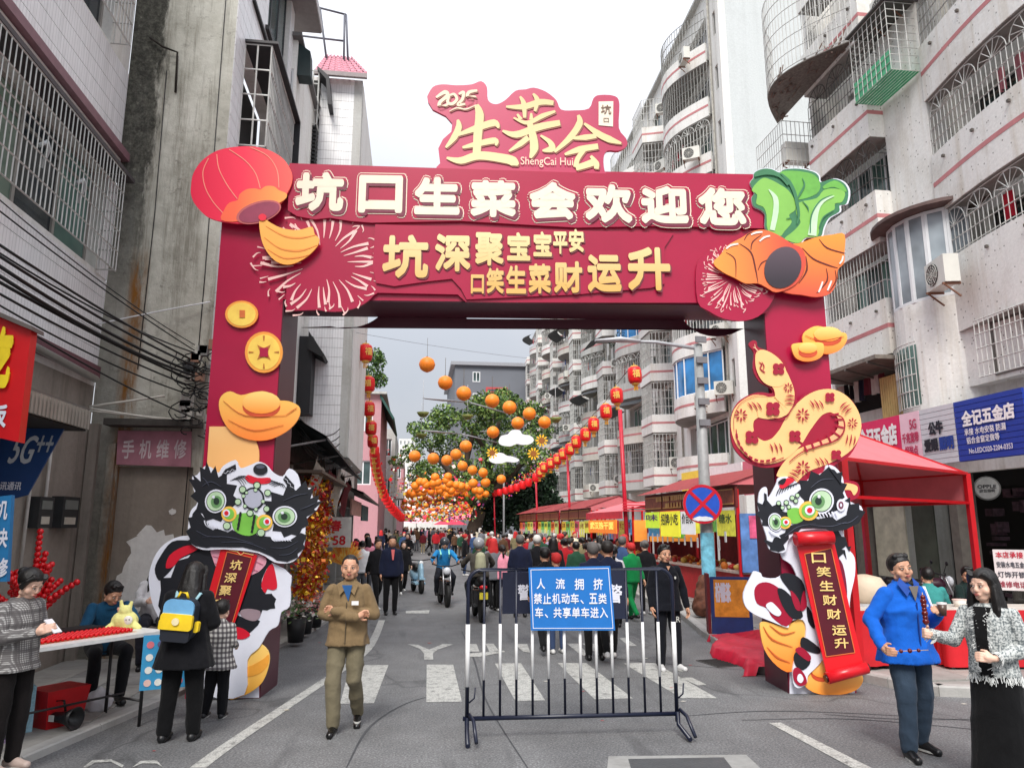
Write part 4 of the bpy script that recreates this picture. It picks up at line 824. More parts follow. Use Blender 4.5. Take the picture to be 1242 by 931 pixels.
def slab(mb, path, z0, z1, yb=0.0):
 """floor slab between a path and the wall line y = yb"""
 n = len(path); b = len(mb.v)
 for x, y in path: mb.v += [(x, y, z0),(x, y, z1),(x, yb, z0),(x, yb, z1)]
 def q(*i): mb.f.append([b + k for k in i]); mb.sm.append(False); mb.mi.append(mb.cur)
 for i in range(n - 1):
  a = 4 * i; c = a + 4
  q(a, c, c + 1, a + 1); q(a, a + 2, c + 2, c); q(a + 1, c + 1, c + 3, a + 3)
 return mb
def grille_mb(path, z0, z1, step=.12, rails=3, r=.011, fans=False, rail_r=.014, n=4):
 mb = MB(); L = pathlen(path)[-1]; k = max(2, int(L / step))
 zt = z1 - (.0 if not fans else .42)
 for i in range(k + 1):
  x, y = along(path, L * i / k); mb.tube([(x, y, z0),(x, y, zt)], r, n, smooth=False, cap=False)
 for j in range(rails + 1):
  z = z0 + (zt - z0) * j / rails; mb.tube([(p[0], p[1], z) for p in path], rail_r, n, smooth=False, cap=False)
 if fans:
  m = max(1, int(L / .85)); w = L / m
  mb.tube([(p[0], p[1], z1) for p in path], rail_r, n, smooth=False, cap=False)
  for j in range(m):
   c = w * (j + .5)
   arc = [(*along(path, c + w * .46 * math.cos(R(a))), zt + .4 * math.sin(R(a))) for a in range(0,181,20)]
   mb.tube(arc, r, n, smooth=False, cap=False)
   for a in range(20,161,28): mb.tube([(*along(path, c), zt),(*along(path, c + w * .44 * math.cos(R(a))), zt + .39 * math.sin(R(a)))], r * .8, n, smooth=False, cap=False)
 return mb
def ac_meshes():
 mb = MB(); mb.box(-.42,.42,-.32,0,0,.62); a = mb.mesh('air_conditioner', ACW)
 mb = MB(); mb.lathe([(.25,-.335),(.25,-.318)],(-.1,0,.31),16, 'y'); b = mb.mesh('fan_cover', M(60,60,60,.6))
 mb = MB()
 for k in range(4): r = .06 * (k + 1); mb.tube([(-.1 + r * math.cos(R(t)),-.345,.31 + r * math.sin(R(t))) for t in range(0,361,30)],.006,4, smooth=False, cap=False)
 for k in range(6): t = R(k * 30); mb.tube([(-.1 - .25 * math.cos(t),-.343,.31 - .25 * math.sin(t)),(-.1 + .25 * math.cos(t),-.343,.31 + .25 * math.sin(t))],.005,4, smooth=False, cap=False)
 c = mb.mesh('fan_guard', ACW)
 mb = MB();
 for x in (-.36,.36): mb.box(x - .02, x + .02,-.36,0.02,-.05,-.004); mb.bar((x, -.33,-.03),(x, 0,-.32),.03)
 d = mb.mesh('bracket', M(120,80,60,.7)); return a, b, c, d
ACM = ac_meshes()
def ac(par, s, y, z, rz=0.0, sc=1.0):
 o = link('air_conditioner', ACM[0], par, (s, y, z), rz); o.scale = (sc,) * 3
 for nm, me in zip(('fan_cover', 'fan_guard', 'bracket'), ACM[1:]): link(nm, me, o)
 return o
def rand_clothes(par, s0, s1, y, z, n, cols):
 for k in range(n):
  x = s0 + (s1 - s0) * (k + .5) / n; w = random.uniform(.18,.3); h = random.uniform(.45,.75)
  mb = MB(); P = [(x - w / 2 + w * i / 4, y + .03 * math.sin(i * 2 + k), z) for i in range(5)]; Q = [(p[0] + .02 * math.sin(i), p[1] + .04 * math.sin(i * 1.7 + k), z - h) for i, p in enumerate(P)]
  mb.add(P + Q, [(i, i + 1, i + 6, i + 5) for i in range(4)], True); mb.build('laundry', FB(*random.choice(cols)), par)
TILEY = striptile_mat('white_strip_tile', (.86,.85,.86),1); TILEX = striptile_mat('white_strip_tile_end', (.86,.86,.865),0)
JOINT = M(120,118,120,.8)
def tiled(par, s0, s1, z0, z1, m, course=.27, y=0.0, th=.02, holes=()):
 """cladding of narrow tiles laid in courses, a groove between one course and the next"""
 n = max(1, round((z1 - z0) / course)); h = (z1 - z0) / n
 for k in range(n):
  a, b = z0 + k * h + .006, z0 + (k + 1) * h - .006
  xs = [(s0, s1)]
  for hl in holes:
   if hl[2] < b and hl[3] > a: xs = [q for x in xs for q in ((x[0], min(x[1], hl[0])),(max(x[0], hl[1]), x[1])) if q[1] - q[0] > .01]
  for p, q in xs: MB().box(p, q, y - th, y, a, b).build('tile_course', m, par)
# ================================================================ BUILDING A (left, nearest)
FA = Fr(-5.05,0, R(90)); A_ = thing_fr('tiled_building', FA, 'nearest building on the left, white strip tiles and long barred windows above a plum ledge')
w1 = (2.0,11.85,6.0,7.62); w2 = (2.0,11.5,9.72,11.6); BR = plaster_mat('brown_plaster', (.33,.29,.25),(.10,.09,.075),.75)
wallmesh(1.0,12.28,4.2,16,[w1, w2],.0,.3).build('wall', WHITEP, A_)
wallmesh(1.0,12.28,0,4.2,[(3.2,8.9,.1,3.2)],.004,.3).build('ground_floor_wall', BR, A_)
tiled(A_, 1.0,12.26,8.22,9.66, TILEY); tiled(A_, 1.0,12.26,4.5,5.92, TILEY); tiled(A_, 1.0,12.26,11.7,16, TILEY); tiled(A_, 11.9,12.27,5.95,7.6, TILEY)
PLUM = M(132,96,104,.6, var=.15); MB().box(1,12.3,-.16,0,8.06,8.2).build('plum_ledge', PLUM, A_); MB().box(1,12.1,-.14,0,4.3,4.48).build('plum_ledge', M(112,72,80,.7, var=.2), A_)
MB().box(1,12.2,-.32,0,7.63,7.70).build('lintel_ledge', M(74,68,70,.7), A_); MB().box(1,12.2,-.06,0,7.71,8.05).build('lintel_band', WHITEP, A_)
for (a, b, c, d), n in ((w1,9),(w2,8)):
 window(A_, a, b, c, d, .16, n, [GLASSG, glass_mat((.10,.15,.13)), glass_mat((.24,.34,.27)), glass_mat((.03,.04,.05))], M(150,146,140,.5),.07, d - .35)
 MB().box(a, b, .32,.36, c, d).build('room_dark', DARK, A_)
for (a, b, c, d) in (w1, w2):
 grille_mb([(a, -.3),(b, -.3)], c - .02, d + .0,.115,5,.010).build('window_grille', BARW, A_)
 e = MB()
 for k in range(6): z = c + (d - c) * k / 5; e.tube([(b, -.3, z),(b, 0, z)],.012,4, smooth=False)
 for k in range(3): e.tube([(b, -.1 * k - .05, c),(b, -.1 * k - .05, d)],.01,4, smooth=False)
 e.build('grille_return', BARW, A_)
for s_ in (8.3,9.6,10.7): MB().tube([(s_, -.1,6.9),(s_ + .08,-.16,7.0),(s_ + .18,-.14,6.95),(s_ + .22,-.05,6.7)],.03,8).build('vent_pipe', PVCW, A_)
(CE, CZ0), CZ1 = FA.px(106,521,-.9), FA.px(106,498,-.9)[1]
# corrugated canopy over the shops, pipes, meters
cb = MB(); x = 4.0
while x < CE: cb.box(x, x + .05,-.93,-.9, CZ0, CZ1); cb.box(x + .05, x + .09,-.91,-.89, CZ0, CZ1); x += .09
tag(cb.build('corrugated_fascia', M(150,142,132,.5, var=.2, sc=3), A_)); MB().box(4, CE, -.9,0, CZ1, CZ1 + .04).build('canopy_top', M(110,104,98,.6), A_); MB().box(4, CE, -.88,0, CZ0 - .02, CZ0 + .02).build('canopy_soffit', M(40,38,36,.8), A_)
MB().tube([(4,-.5,4.3),(11.2,-.45,4.12)],.05,10).build('silver_pipe', M(190,190,190,.3, metal=.8), A_)
for s_, z_ in ((9.55,3.6),(10.55,3.55),(11.0,3.6)): MB().tube([(s_, -.05, z_),(s_, -.05,1.2)],.022,8).build('conduit', M(196,192,186,.5), A_)
for px0, px1 in ((41,63),(70,94)):
 a = FA.px(px0,640,-.12); b = FA.px(px1,603,-.12)
 mt = MB().box(a[0], b[0],-.16,0, a[1], b[1]).build('meter_box', M(44,46,48,.5), A_)
 MB().box(a[0] + .06, b[0] - .06,-.168,-.16,(a[1] + b[1]) / 2 + .04, b[1] - .05).build('meter_window', M(120,124,120,.3), mt); MB().box(a[0] + .08, b[0] - .1,-.168,-.16, a[1] + .05, a[1] + .15).build('meter_label', M(196,190,176,.6), mt)
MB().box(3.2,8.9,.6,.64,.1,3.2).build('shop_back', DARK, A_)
# signs hanging across the pavement
FS = Fr(-5.6,7.4,0)
def board_sign(name, fr, quad, m, label, cat, off=0.0, th=.05):
 P = [fr.px(x, y, off) for x, y in quad]; o = MB().prism(P, off, off + th).build(name, m); o.location = fr.o; o.rotation_euler = (0,0, fr.a); return tag(o, label, cat)
def sign_text(o, fr, txt, x0, y0, x1, y1, m, off, bold=.03, shear=0.0, name='character', th=0.0):
 a = fr.px(x0, y1, off); b = fr.px(x1, y0, off); mb = MB(); text_mb(mb, txt, a[0], b[0], a[1], b[1], off, bold=bold, shear=shear, th=th); return mb.build(name, m, o)
rs = board_sign('shop_sign', FS, [(-30,372),(38,400),(22,536),(-30,524)], M(206,22,30,.35, var=.05), 'red shop sign with big yellow characters jutting from the left building', 'sign', 0,.12)
YL = M(244,214,40,.4)
o_ = sign_text(rs, FS, '吃', -22,396,19,470, YL, -.03,.08,0, th=.028); sign_text(rs, FS, '饭', -16,490,10,518, WHT, -.01,.05)
MB().prism([FS.px(x, y, 0) for x, y in ((-30,366),(44,398),(44,403),(-30,372))],-.08,.15).build('sign_hood', M(96,88,84,.6), rs)
FS2 = Fr(-5.6,9.8,0)
bs = board_sign('banner_awning', FS2,[(-30,476),(29,480),(86,504),(33,600),(18,604),(-30,606)], M(24,62,116,.45, var=.08), 'dark blue phone shop awning with silver 5G lettering', 'awning', 0,.03)
sign_text(bs, FS2, '5G', 8,528,40,562, M(200,204,210,.3),-.012,.02,.25); sign_text(bs, FS2, '++', 42,528,64,548, M(176,182,190,.4),-.012,.02,.2)
sign_text(bs, FS2, '资讯通讯', -10,584,26,594, WHT, -.012,.02,.1)
FS3 = Fr(-5.6,7.6,0)
ls = board_sign('phone_shop_sign', FS3,[(-20,604),(14,600),(8,705),(-20,705)], M(38,120,176,.4, var=.05), 'tall light blue phone shop sign reading downwards at the left edge', 'sign', 0,.06)
for ch, y in (('机', 606),('快', 640),('修', 676)): sign_text(ls, FS3, ch, -8, y, 11, y + 24, WHT, -.012,.04)
# ================================================================ BUILDING B : bare gable towards us, tiled front to the street
FBG = Fr(-5.05,12.3,0); CONCM = concrete_mat()
B_ = thing_fr('gable_building', Fr(-5.05,12.3,0), 'tall left building with a bare stained concrete gable and a white tiled street front')
wg = 1.71
dq = [(FBG.px(140,700)[0], FBG.px(232,565)[0])]
a0, a1 = FBG.px(139,600)[0], FBG.px(232,600)[0]; zt_ = FBG.px(180,566)[1]
wallmesh(0, wg, 0,16,[(a0, a1,.12, zt_)],0,.3).build('gable_wall', CONCM, B_)
MB().box(.02,.16,-.1,0,0,3.6).build('brick_pier', BR, B_); MB().box(.3,.42,-.06,0,0,3.3).build('gable_pier', CONCM, B_)
door = MB().box(a0, a1,.10,.14,.12, zt_).build('boarded_door', plaster_mat('brown_board', (.28,.24,.20),(.12,.10,.08),.6), B_)
# torn white poster paper left on the boarded door
def ragged(cx, cz, rx, rz, seed, n=26):
 rr = random.Random(seed); return [(cx + rx * math.cos(2 * math.pi * i / n) * rr.uniform(.72,1.1), cz + rz * math.sin(2 * math.pi * i / n) * rr.uniform(.75,1.1)) for i in range(n)]
PAPER = plaster_mat('torn_paper', (.80,.79,.76),(.45,.40,.35),.6)
q = FBG.px(186,665,.1); w_ = (a1 - a0)
for cx, cz, rx, rz, sd in ((a0 + w_ * .52,1.62, w_ * .36,.42,1),(a0 + w_ * .3,1.1, w_ * .25,.45,2),(a0 + w_ * .72,1.05, w_ * .22,.4,3),(a0 + w_ * .75,2.25,.06,.05,4)): MB().prism(ragged(cx, cz, rx, rz, sd),.094 - .001 * sd, .099).build('torn_paper', PAPER, door)
psn = [FBG.px(x, y, -.05) for x, y in ((143,522),(232,523),(231,566),(141,563))]
ps = MB().prism(psn, -.05,-.02).build('faded_sign', M(172,116,130,.7, var=.2, sc=4)); ps.location = FBG.o; tag(ps, 'faded pink phone repair sign over the boarded doorway', 'sign')
for i, ch in enumerate('手机维修'): sign_text(ps, FBG, ch, 147 + 21 * i, 533,164 + 21 * i, 556, M(206,190,194,.7, var=.2),-.056,.03)
MB().box(a0 - .15, a1 + .1,-.32,0, zt_ + .62, zt_ + .72).build('door_canopy', M(70,66,62,.8, var=.3), B_)
for x, z0, z1 in ((.62,4.5,9.8),(1.5,0.2,12)): MB().tube([(x, -.02, z0),(x + .03,-.02,(z0 + z1) / 2),(x, -.02, z1)],.008,5).build('wall_cable', BLACK, B_)
MB().tube([(.3,-.04,10.4),(.55,-.1,10.2),(.78,-.05,10.15),(.8,-.02,9.4)],.02,6).build('dead_branch', M(40,34,28,.9), B_)
# street front: in the gable's axes it is the plane x = wg; own frame underneath
FBs = Fr(-3.34,0, R(90)); BS = thing_fr('street_front', FBs, None, None); BS['label'] = 'white tiled street front';
for k in ('category',):
 if k in BS: del BS[k]
BS.parent = B_; BS.matrix_parent_inverse = Matrix.Identity(4); BS.location = (wg, -12.3,0)
hb1 = (12.98,15.7,8.85,10.9); hb2 = (14.6,17.0,12.4,15.5)
wallmesh(12.61,17.5,3.4,16,[hb1, hb2],0,.25).build('front_wall', WHITEP, BS)
mbt = MB(); n = 46
for k in range(n):
 a, b = 3.4 + k * .27 + .006,3.4 + (k + 1) * .27 - .006; xs = [(12.3,17.5)]
 for hl in (hb1, hb2):
  if hl[2] < b and hl[3] > a: xs = [q for x in xs for q in ((x[0], min(x[1], hl[0])),(max(x[0], hl[1]), x[1])) if q[1] - q[0] > .01]
 for p, q in xs: MB().box(p, q, -.02,0, a, b).build('tile_course', TILEY, BS)
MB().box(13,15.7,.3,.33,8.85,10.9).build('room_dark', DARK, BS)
cg = MB()
for z in np.linspace(8.85,10.9,5): cg.tube([(12.95,0, z),(12.95,-.5, z),(15.7,-.5, z),(15.7,0, z)],.016,4, smooth=False)
for y in (-.5,-.25,-.02): cg.tube([(12.95, y, 8.85),(12.95, y, 10.9)],.016,4, smooth=False)
for s_ in np.arange(13.1,15.7,.13): cg.tube([(s_, -.5,8.85),(s_, -.5,10.9)],.012,4, smooth=False)
cg.build('window_cage', BARW, BS); MB().box(12.9,15.75,-.62,.0,10.92,10.97).build('cage_awning', M(60,58,60,.6), BS); MB().box(15.7,15.76,-.62,0,8.6,10.95).build('cage_side', M(40,40,44,.6), BS)
sh_ = MB()
for k in range(6): sh_.box(12.95,13.6,-.48,-.02,8.3 + .09 * k, 8.33 + .09 * k)
sh_.build('cage_shelf', M(50,50,52,.6), BS)
window(BS, 14.6,17.0,12.4,15.5,.1,3, GLASS, M(60,60,62,.5)); MB().box(14.4,17.1,-.1,0,12.28,12.38).build('window_sill', M(40,40,42,.6), BS); MB().box(13.2,14.9,-.08,0,12.0,12.07).build('window_sill', M(30,30,32,.6), BS)
MB().box(16.2,18.2,-.62,.25,15.0,15.25).build('roof_eave', M(186,184,184,.7), BS)
MB().box(16.2,18.2,-.60,.2,14.97,15.0).build('eave_soffit', M(140,136,134,.8), BS)
# ---- the stepped bays beyond it
FC1 = Fr(-3.34,17.5,0); C1 = thing_fr('bay_building', FC1, 'narrow white bay with a pale blue window and plum sill behind the gable building')
x1 = FC1.px(358,110)[0]; z_w0, z_w1 = FC1.px(350,132)[1], FC1.px(350,83)[1]; xa = FC1.px(343,110)[0]
wallmesh(-.3, x1,3.4, FC1.px(350,48)[1],[(xa, x1 - .06, z_w0, z_w1)],0,.2).build('wall', WHITEP, C1); MB().box(-.3, x1 - .002,.2,3.4,3.4, FC1.px(350,48)[1] - .002).build('bay_body', WHITEP, C1)
window(C1, xa, x1 - .06, z_w0, z_w1,.02,1, glass_mat((.34,.42,.44)), PVCW, .05); MB().box(xa - .06, x1 + .02,-.06,0, z_w0 - .25, z_w0 - .04).build('plum_sill', M(140,40,66,.6), C1)
MB().box(-.3, x1 + .12,-.2,3.4, FC1.px(350,48)[1], FC1.px(350,48)[1] + .1).build('roof_slab', M(110,108,108,.8), C1)
tiled(C1,-.3, x1,3.4, z_w0 - .3, TILEX)
MB().prism([(x1, z_w1 + .8),(x1 + .3, z_w1 + .6),(x1 + .34, z_w1 - .1),(x1, z_w1 - .1)],.1,.5).build('dark_awning', M(24,44,46,.6), C1)
FC2 = Fr(-3.8,21,0); C2 = thing_fr('tiled_gable_house', FC2, 'white tiled gable house with a pink tile roof and iron frame on top')
g0 = FC2.px(387,150)[0]; g1 = FC2.px(428,150)[0]; g2 = FC2.px(438,150)[0]; zr = FC2.px(410,95)[1]; c0, c1 = FC2.px(367,150)[0], FC2.px(387,150)[0]
MB().box(c0 - .4, g1,0.02,6,2.6, zr).build('wall', WHITEP, C2); tiled(C2, g0, g1,2.6, zr - .2, TILEX, .275,.02)
MB().box(g1, g2,.0,6,3.9, zr - .02).build('corner_pier', GREYP, C2); MB().box(g2, g2 + .02,.2,6,3.9, zr - .1).build('street_wall', WHITEP, C2)
zc0, zc1 = FC2.px(375,160)[1], FC2.px(375,97)[1]
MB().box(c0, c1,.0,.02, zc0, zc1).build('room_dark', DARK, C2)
cg = MB()
for z in np.linspace(zc0, zc1,5): cg.tube([(c0,-.5, z),(c1,-.5, z),(c1,0, z)],.022,4, smooth=False)
for x in np.linspace(c0, c1,4): cg.tube([(x, -.5, zc0),(x, -.5, zc1)],.022,4, smooth=False)
cg.build('window_cage', BARW, C2); MB().box(c0, c1 - .1,-.3,-.1, zc0 + .1, zc0 + 1.1).build('curtain', M(186,186,184,.9), C2)
MB().prism([(c1 - .05, zc1 + .1),(c1 + .3, zc1 - .2),(c1 + .42, zc0 + .6),(c1 + .3, zc0 + .6),(c1 + .22, zc1 - .3),(c1 - .05, zc1)],-.6,0).build('cage_awning', M(44,42,46,.6), C2)
lv = MB()
for k in range(14): lv.box(c0, c1,-.5,-.05, zc0 - .12 - k * .12, zc0 - .06 - k * .12)
lv.build('louvred_shelf', M(34,34,36,.6), C2)
MB().box(c0 - .05, c0,-.5,.1, zc0 - 2, zc1).build('dark_panel', M(36,40,44,.6), C2)
zc2, zc3 = FC2.px(375,505)[1], FC2.px(375,415)[1]; c2_, c3_ = FC2.px(366,450)[0], FC2.px(382,450)[0]
MB().box(c2_, c3_, -.7,0.01, zc2, zc3).build('shuttered_window', M(26,26,30,.6), C2); MB().prism([(c3_ - .1, zc3 + .1),(c3_ + .35, zc3 - .55),(c3_ + .3, zc3 - .62),(c3_ - .1, zc3 - .4)],-.9,.01).build('cage_awning', M(20,20,22,.6), C2)
# pink tiled hip roof: courses of tiles
rt = MB(); x0_, x1_ = FC2.px(383,95)[0], g2 + .15; zr2 = FC2.px(400,67,1.85)[1]
PKT = M(190,120,136,.55, var=.2, sc=8)
for k in range(7):
 t0, t1 = k / 7,(k + 1) / 7; y0 = -.35 + 2.2 * t0; y1 = -.35 + 2.2 * t1 + .05; za = zr + (zr2 - zr) * t0 + .02; zb_ = zr + (zr2 - zr) * t1 + .02; xr = x1_ - .75 * t0; xr1 = x1_ - .75 * t1; n = 16
 for i in range(n):
  a, b = x0_ + (xr - x0_) * i / n, x0_ + (xr - x0_) * (i + 1) / n; c, d = x0_ + (xr1 - x0_) * i / n, x0_ + (xr1 - x0_) * (i + 1) / n; m_ = .05 if i % 2 else 0
  rt.add([(a, y0, za + m_),(b, y0, za + m_),(d, y1, zb_ + m_),(c, y1, zb_ + m_),(a, y0, za - .06),(b, y0, za - .06)],[(0,1,2,3),(4,5,1,0)])
ro = rt.build('roof', PKT, C2); MB().box(x0_, x1_, -.4,-.3, zr - .16, zr - .02).build('eave_board', M(150,140,140,.7), C2)
rl_ = MB();
P0 = [FC2.px(x, y, 1.5) for x, y in ((360,8),(388,10),(418,18),(350,3),(365,55),(417,50),(360,0),(386,75),(419,74),(421,18),(365,0),(395,40))]
def fx(x, y, off=1.2): p = FC2.px(x, y, off); return (p[0], off, p[1])
for a, b in (((350,0),(420,18)),((352,42),(418,50)),((360,0),(368,58)),((388,9),(396,72)),((418,17),(417,74)),((420,18),(422,74)),((350,-12),(352,60))): rl_.tube([fx(*a), fx(*b)],.035,5)
tag(rl_.build('roof_frame', M(96,98,108,.6), C2))
# plants on the far terrace, pink house and the row fading down the street
def leafball(name, pts, n, sz, m, parent=None, seed=1, kind=None):
 """foliage as many small leaf faces scattered round branch points"""
 rr = np.random.RandomState(seed); C0 = np.array([p[:3] for p in pts]); Rr = np.array([p[3] for p in pts]); w = Rr ** 2; w = w / w.sum()
 idx = rr.choice(len(pts), n, p=w); d = rr.normal(size=(n, 3)); d /= np.linalg.norm(d, axis=1)[:, None]; r = rr.uniform(.35,1.05, n)[:, None] ** .6
 c = C0[idx] + d * r * Rr[idx][:, None] * np.array([1,1,.8]); a = rr.normal(size=(n, 3)); a /= np.linalg.norm(a, axis=1)[:, None]; b = np.cross(a, rr.normal(size=(n, 3))); b /= np.linalg.norm(b, axis=1)[:, None]
 s_ = (sz * rr.uniform(.6,1.3, n))[:, None]; V = np.stack([c - a * s_, c + b * s_ * .55, c + a * s_, c - b * s_ * .55],1).reshape(-1,3)
 me = bpy.data.meshes.new(name); me.vertices.add(4 * n); me.vertices.foreach_set('co', V.ravel()); me.loops.add(4 * n); me.loops.foreach_set('vertex_index', np.arange(4 * n)); me.polygons.add(n); me.polygons.foreach_set('loop_start', np.arange(0,4 * n, 4))
 for mm in (m if isinstance(m, list) else [m]): me.materials.append(mm)
 if isinstance(m, list): me.polygons.foreach_set('material_index', rr.randint(0, len(m), n))
 me.update(); me.validate(); o = link(name, me, parent)
 if kind: o['kind'] = kind
 return o
LEAF = [M(70,104,44,.6, var=.3), M(98,128,54,.6, var=.3), M(44,74,38,.6, var=.3)]
LEAFD = [M(30,52,34,.7, var=.3), M(40,66,40,.7, var=.3), M(24,42,30,.7, var=.3)]
def simple_block(name, Y, x0, x1, y_top, depth, m, label, px_base=640, rows=0, fr_=None, cols=3):
 f = Fr(0, Y, 0); a = f.px(x0, y_top)[0]; b = f.px(x1, y_top)[0]; z = f.px((x0 + x1) / 2, y_top)[1]; o = thing_fr(name, Fr(a, Y, 0), label)
 W = b - a; hs = []
 if rows:
  ph = z / rows; cw = W / cols
  hs = [(i * cw + cw * .25, i * cw + cw * .75, j * ph + ph * .3, j * ph + ph * .75) for i in range(cols) for j in range(1, rows)]
 wallmesh(0, W, 0, z, hs, 0,.3).build('wall', m, o); MB().box(.003, W - .003,.32, depth, 0, z - .005).build('body', m, o)
 for h in hs: w = window(o, *h, .12,2, GLASS, PVCW, .08)
 return o, W, z
PINKW = plaster_mat('pink_plaster', (.52,.27,.30),(.3,.2,.18),.5)
D_, Dw, Dz = simple_block('pink_house', 50,424,463,478,12, PINKW, 'dusty pink house behind the first red lanterns on the left', rows=3, cols=1)
MB().box(-.1, Dw + .35,-.4,12, Dz, Dz + .15).build('roof_slab', GREYP, D_); MB().prism([(Dw - .1, Dz + .1),(Dw + .9, Dz - 1.6),(Dw + .8, Dz - 1.7),(Dw - .1, Dz - .2)],-.2,10).build('green_awning', M(30,74,66,.6), D_)
pt = leafball('potted_tree', [tuple(at_depth(x, y, 51)) + (r,) for x, y, r in ((455,432,.7),(461,440,.5),(452,455,.9),(445,465,.8),(460,462,.6))],1500,.12, LEAF, None, 4); tag(pt, 'small leafy tree growing on the flat roof of the pink house', 'tree')
E_, Ew, Ez = simple_block('grey_terrace_house', 64,446,480,520,14, GREYP, 'narrow grey house beyond the pink house on the left side', rows=3, cols=2)
for k in range(2): MB().box(Ew - .02, Ew + .8,.3,5, Ez * (.42 + .28 * k), Ez * (.42 + .28 * k) + .5).build('balcony', WHITEP, E_)
F_, Fw, Fz = simple_block('pale_pink_house', 82,450,490,556,16, PINKW, 'pale pink house further down the left side, half hidden by red lanterns', rows=3, cols=3)
G_, Gw, Gz = simple_block('far_tower_block', 170,484,503,532,15, WHITEP, 'distant pale tower block standing over the end of the street', rows=11, cols=4)
G2_, _, _ = simple_block('far_low_block', 120,497,545,575,15, WHITEP, 'far low white block at the end of the street behind the lanterns', rows=5, cols=5)
# ---- left street fronts between the bays and the pink house, canopies over shops
FL = Fr(-2.25,0, R(90)); L_ = thing_fr('shop_row', FL, 'row of dim shops under a dark canopy along the left pavement')
MB().box(12.8,33.5,.9,1.0,.1,3.4).build('shop_back', M(40,32,30,.9), L_);
for i, s_ in enumerate((12.9,16.2,19.6,23,26.5,30,33.3)): MB().box(s_ - .12, s_ + .12,.3,1.0,.1,3.6).build('shop_pier', GREYP, L_)
MB().box(12.6,33.5,.2,1.2,3.3,4.3).build('shop_beam', M(96,90,88,.8, var=.3), L_)
MB().box(21.5,33.5,.1,1.3,4.3,7.2).build('upper_front', PINKW, L_)
MB().box(24,27,.08,.1,4.9,6.6).build('upper_window', GLASS, L_); MB().box(29,32,.08,.1,4.9,6.6).build('upper_window', GLASS, L_)
can = MB(); can.add([(13,-.75,3.55),(22,-.75,3.35),(22,.3,3.95),(13,.3,4.15),(13,-.75,3.5),(22,-.75,3.3)],[(0,1,2,3),(4,5,1,0),(3,2,5,4)]); can.build('canopy', M(36,48,52,.6, var=.3), L_)
can = MB(); can.add([(22.5,-.8,3.0),(33,-.8,2.9),(33,.3,3.3),(22.5,.3,3.4),(22.5,-.8,2.92),(33,-.8,2.82)],[(0,1,2,3),(4,5,1,0),(3,2,5,4)]); can.build('canopy', M(84,76,72,.7, var=.3), L_)
for s_ in (13.1,16,19,22): MB().tube([(s_, -.72,3.5),(s_, .25,3.3)],.02,6).build('canopy_strut', M(140,140,140,.5), L_)
rr = random.Random(5)
for i in range(4):
 s_ = 13.6 + 2.1 * i; mb = MB(); n = 8; P = [(s_ + .16 * k, -.55 + .05 * math.sin(k * 2.1),3.3 - .12 * (k % 3)) for k in range(n)]; Q = [(p[0] + .06 * math.sin(k),-.35 + .1 * math.sin(k * 1.4),2.75 - .35 * rr.random() - .25 * (k % 2)) for k, p in enumerate(P)]
 mb.add(P + Q, [(k, k + 1, n + k + 1, n + k) for k in range(n - 1)], True); mb.build('hanging_tarpaulin', M(178,170,158,.8, var=.25) if i % 2 == 0 else M(96,20,30,.7), L_)
MB().box(24.0,28.5,-.35,-.3,2.35,2.85).build('shop_board', M(190,150,140,.6, var=.3), L_); MB().box(29,33,-.35,-.3,2.2,2.8).build('shop_board', M(24,96,104,.6), L_); MB().box(17.5,21,-.2,-.15,2.6,3.1).build('shop_board', M(150,26,36,.6), L_)
# ================================================================ RIGHT, NEAREST: white block with balconies (x along = towards us)
FR_ = Fr(12.0,16.3,-R(90)); R1 = thing_fr('balcony_block', FR_, 'nearest white block on the right with pink banded balconies and barred openings')
def arcp(s0, s1, b, y0=0.0, n=10): return [(s0 + (s1 - s0) * i / n, y0 - b * math.sin(math.pi * i / n)) for i in range(n + 1)]
def parapet(par, path, z0, z1, m=WHITES, stripe=True, sl=None, yb=0.3):
 o = shell(MB(), path, z0, z1,.14).build('balcony_parapet', m, par)
 if stripe: shell(MB(), offs(path, .006),(z0 + z1) / 2 - .05,(z0 + z1) / 2 + .06,.02).build('pink_stripe', STRIPE, o)
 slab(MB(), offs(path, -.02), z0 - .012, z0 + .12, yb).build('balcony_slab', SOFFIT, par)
 h = MB(); L = pathlen(path)[-1]
 for k in range(max(2, int(L / 1.1))):
  x, y = along(path, L * (k + .5) / max(2, int(L / 1.1))); x2, y2 = x, y - .03; h.box(x - .03, x + .03, y2 - .03, y2 + .02, z1 - .28, z1 - .22)
 h.build('drain_spout', M(90,84,78,.7), o); return o
LS = [(-2.9,-.1),(-2.9,-.42),(-.02,-.42),(-.02,.9)]            # left stack: street face, then the side that looks at us
RSp = arcp(1.55,8.2,.38,-.02,12)
tops = [7.62,10.5,13.38,16.26,19.1]; sofs = [6.2,9.1,12.0,14.9,17.75]
for k, (zt_, zs) in enumerate(zip(tops, sofs)): parapet(R1, LS, zs, zt_, WHITES);
for k, (zt_, zs) in enumerate(zip(tops, sofs)): parapet(R1, RSp, zs + .05, zt_ + (.35 if k == 0 else .1), WHITES, stripe=k > 0)
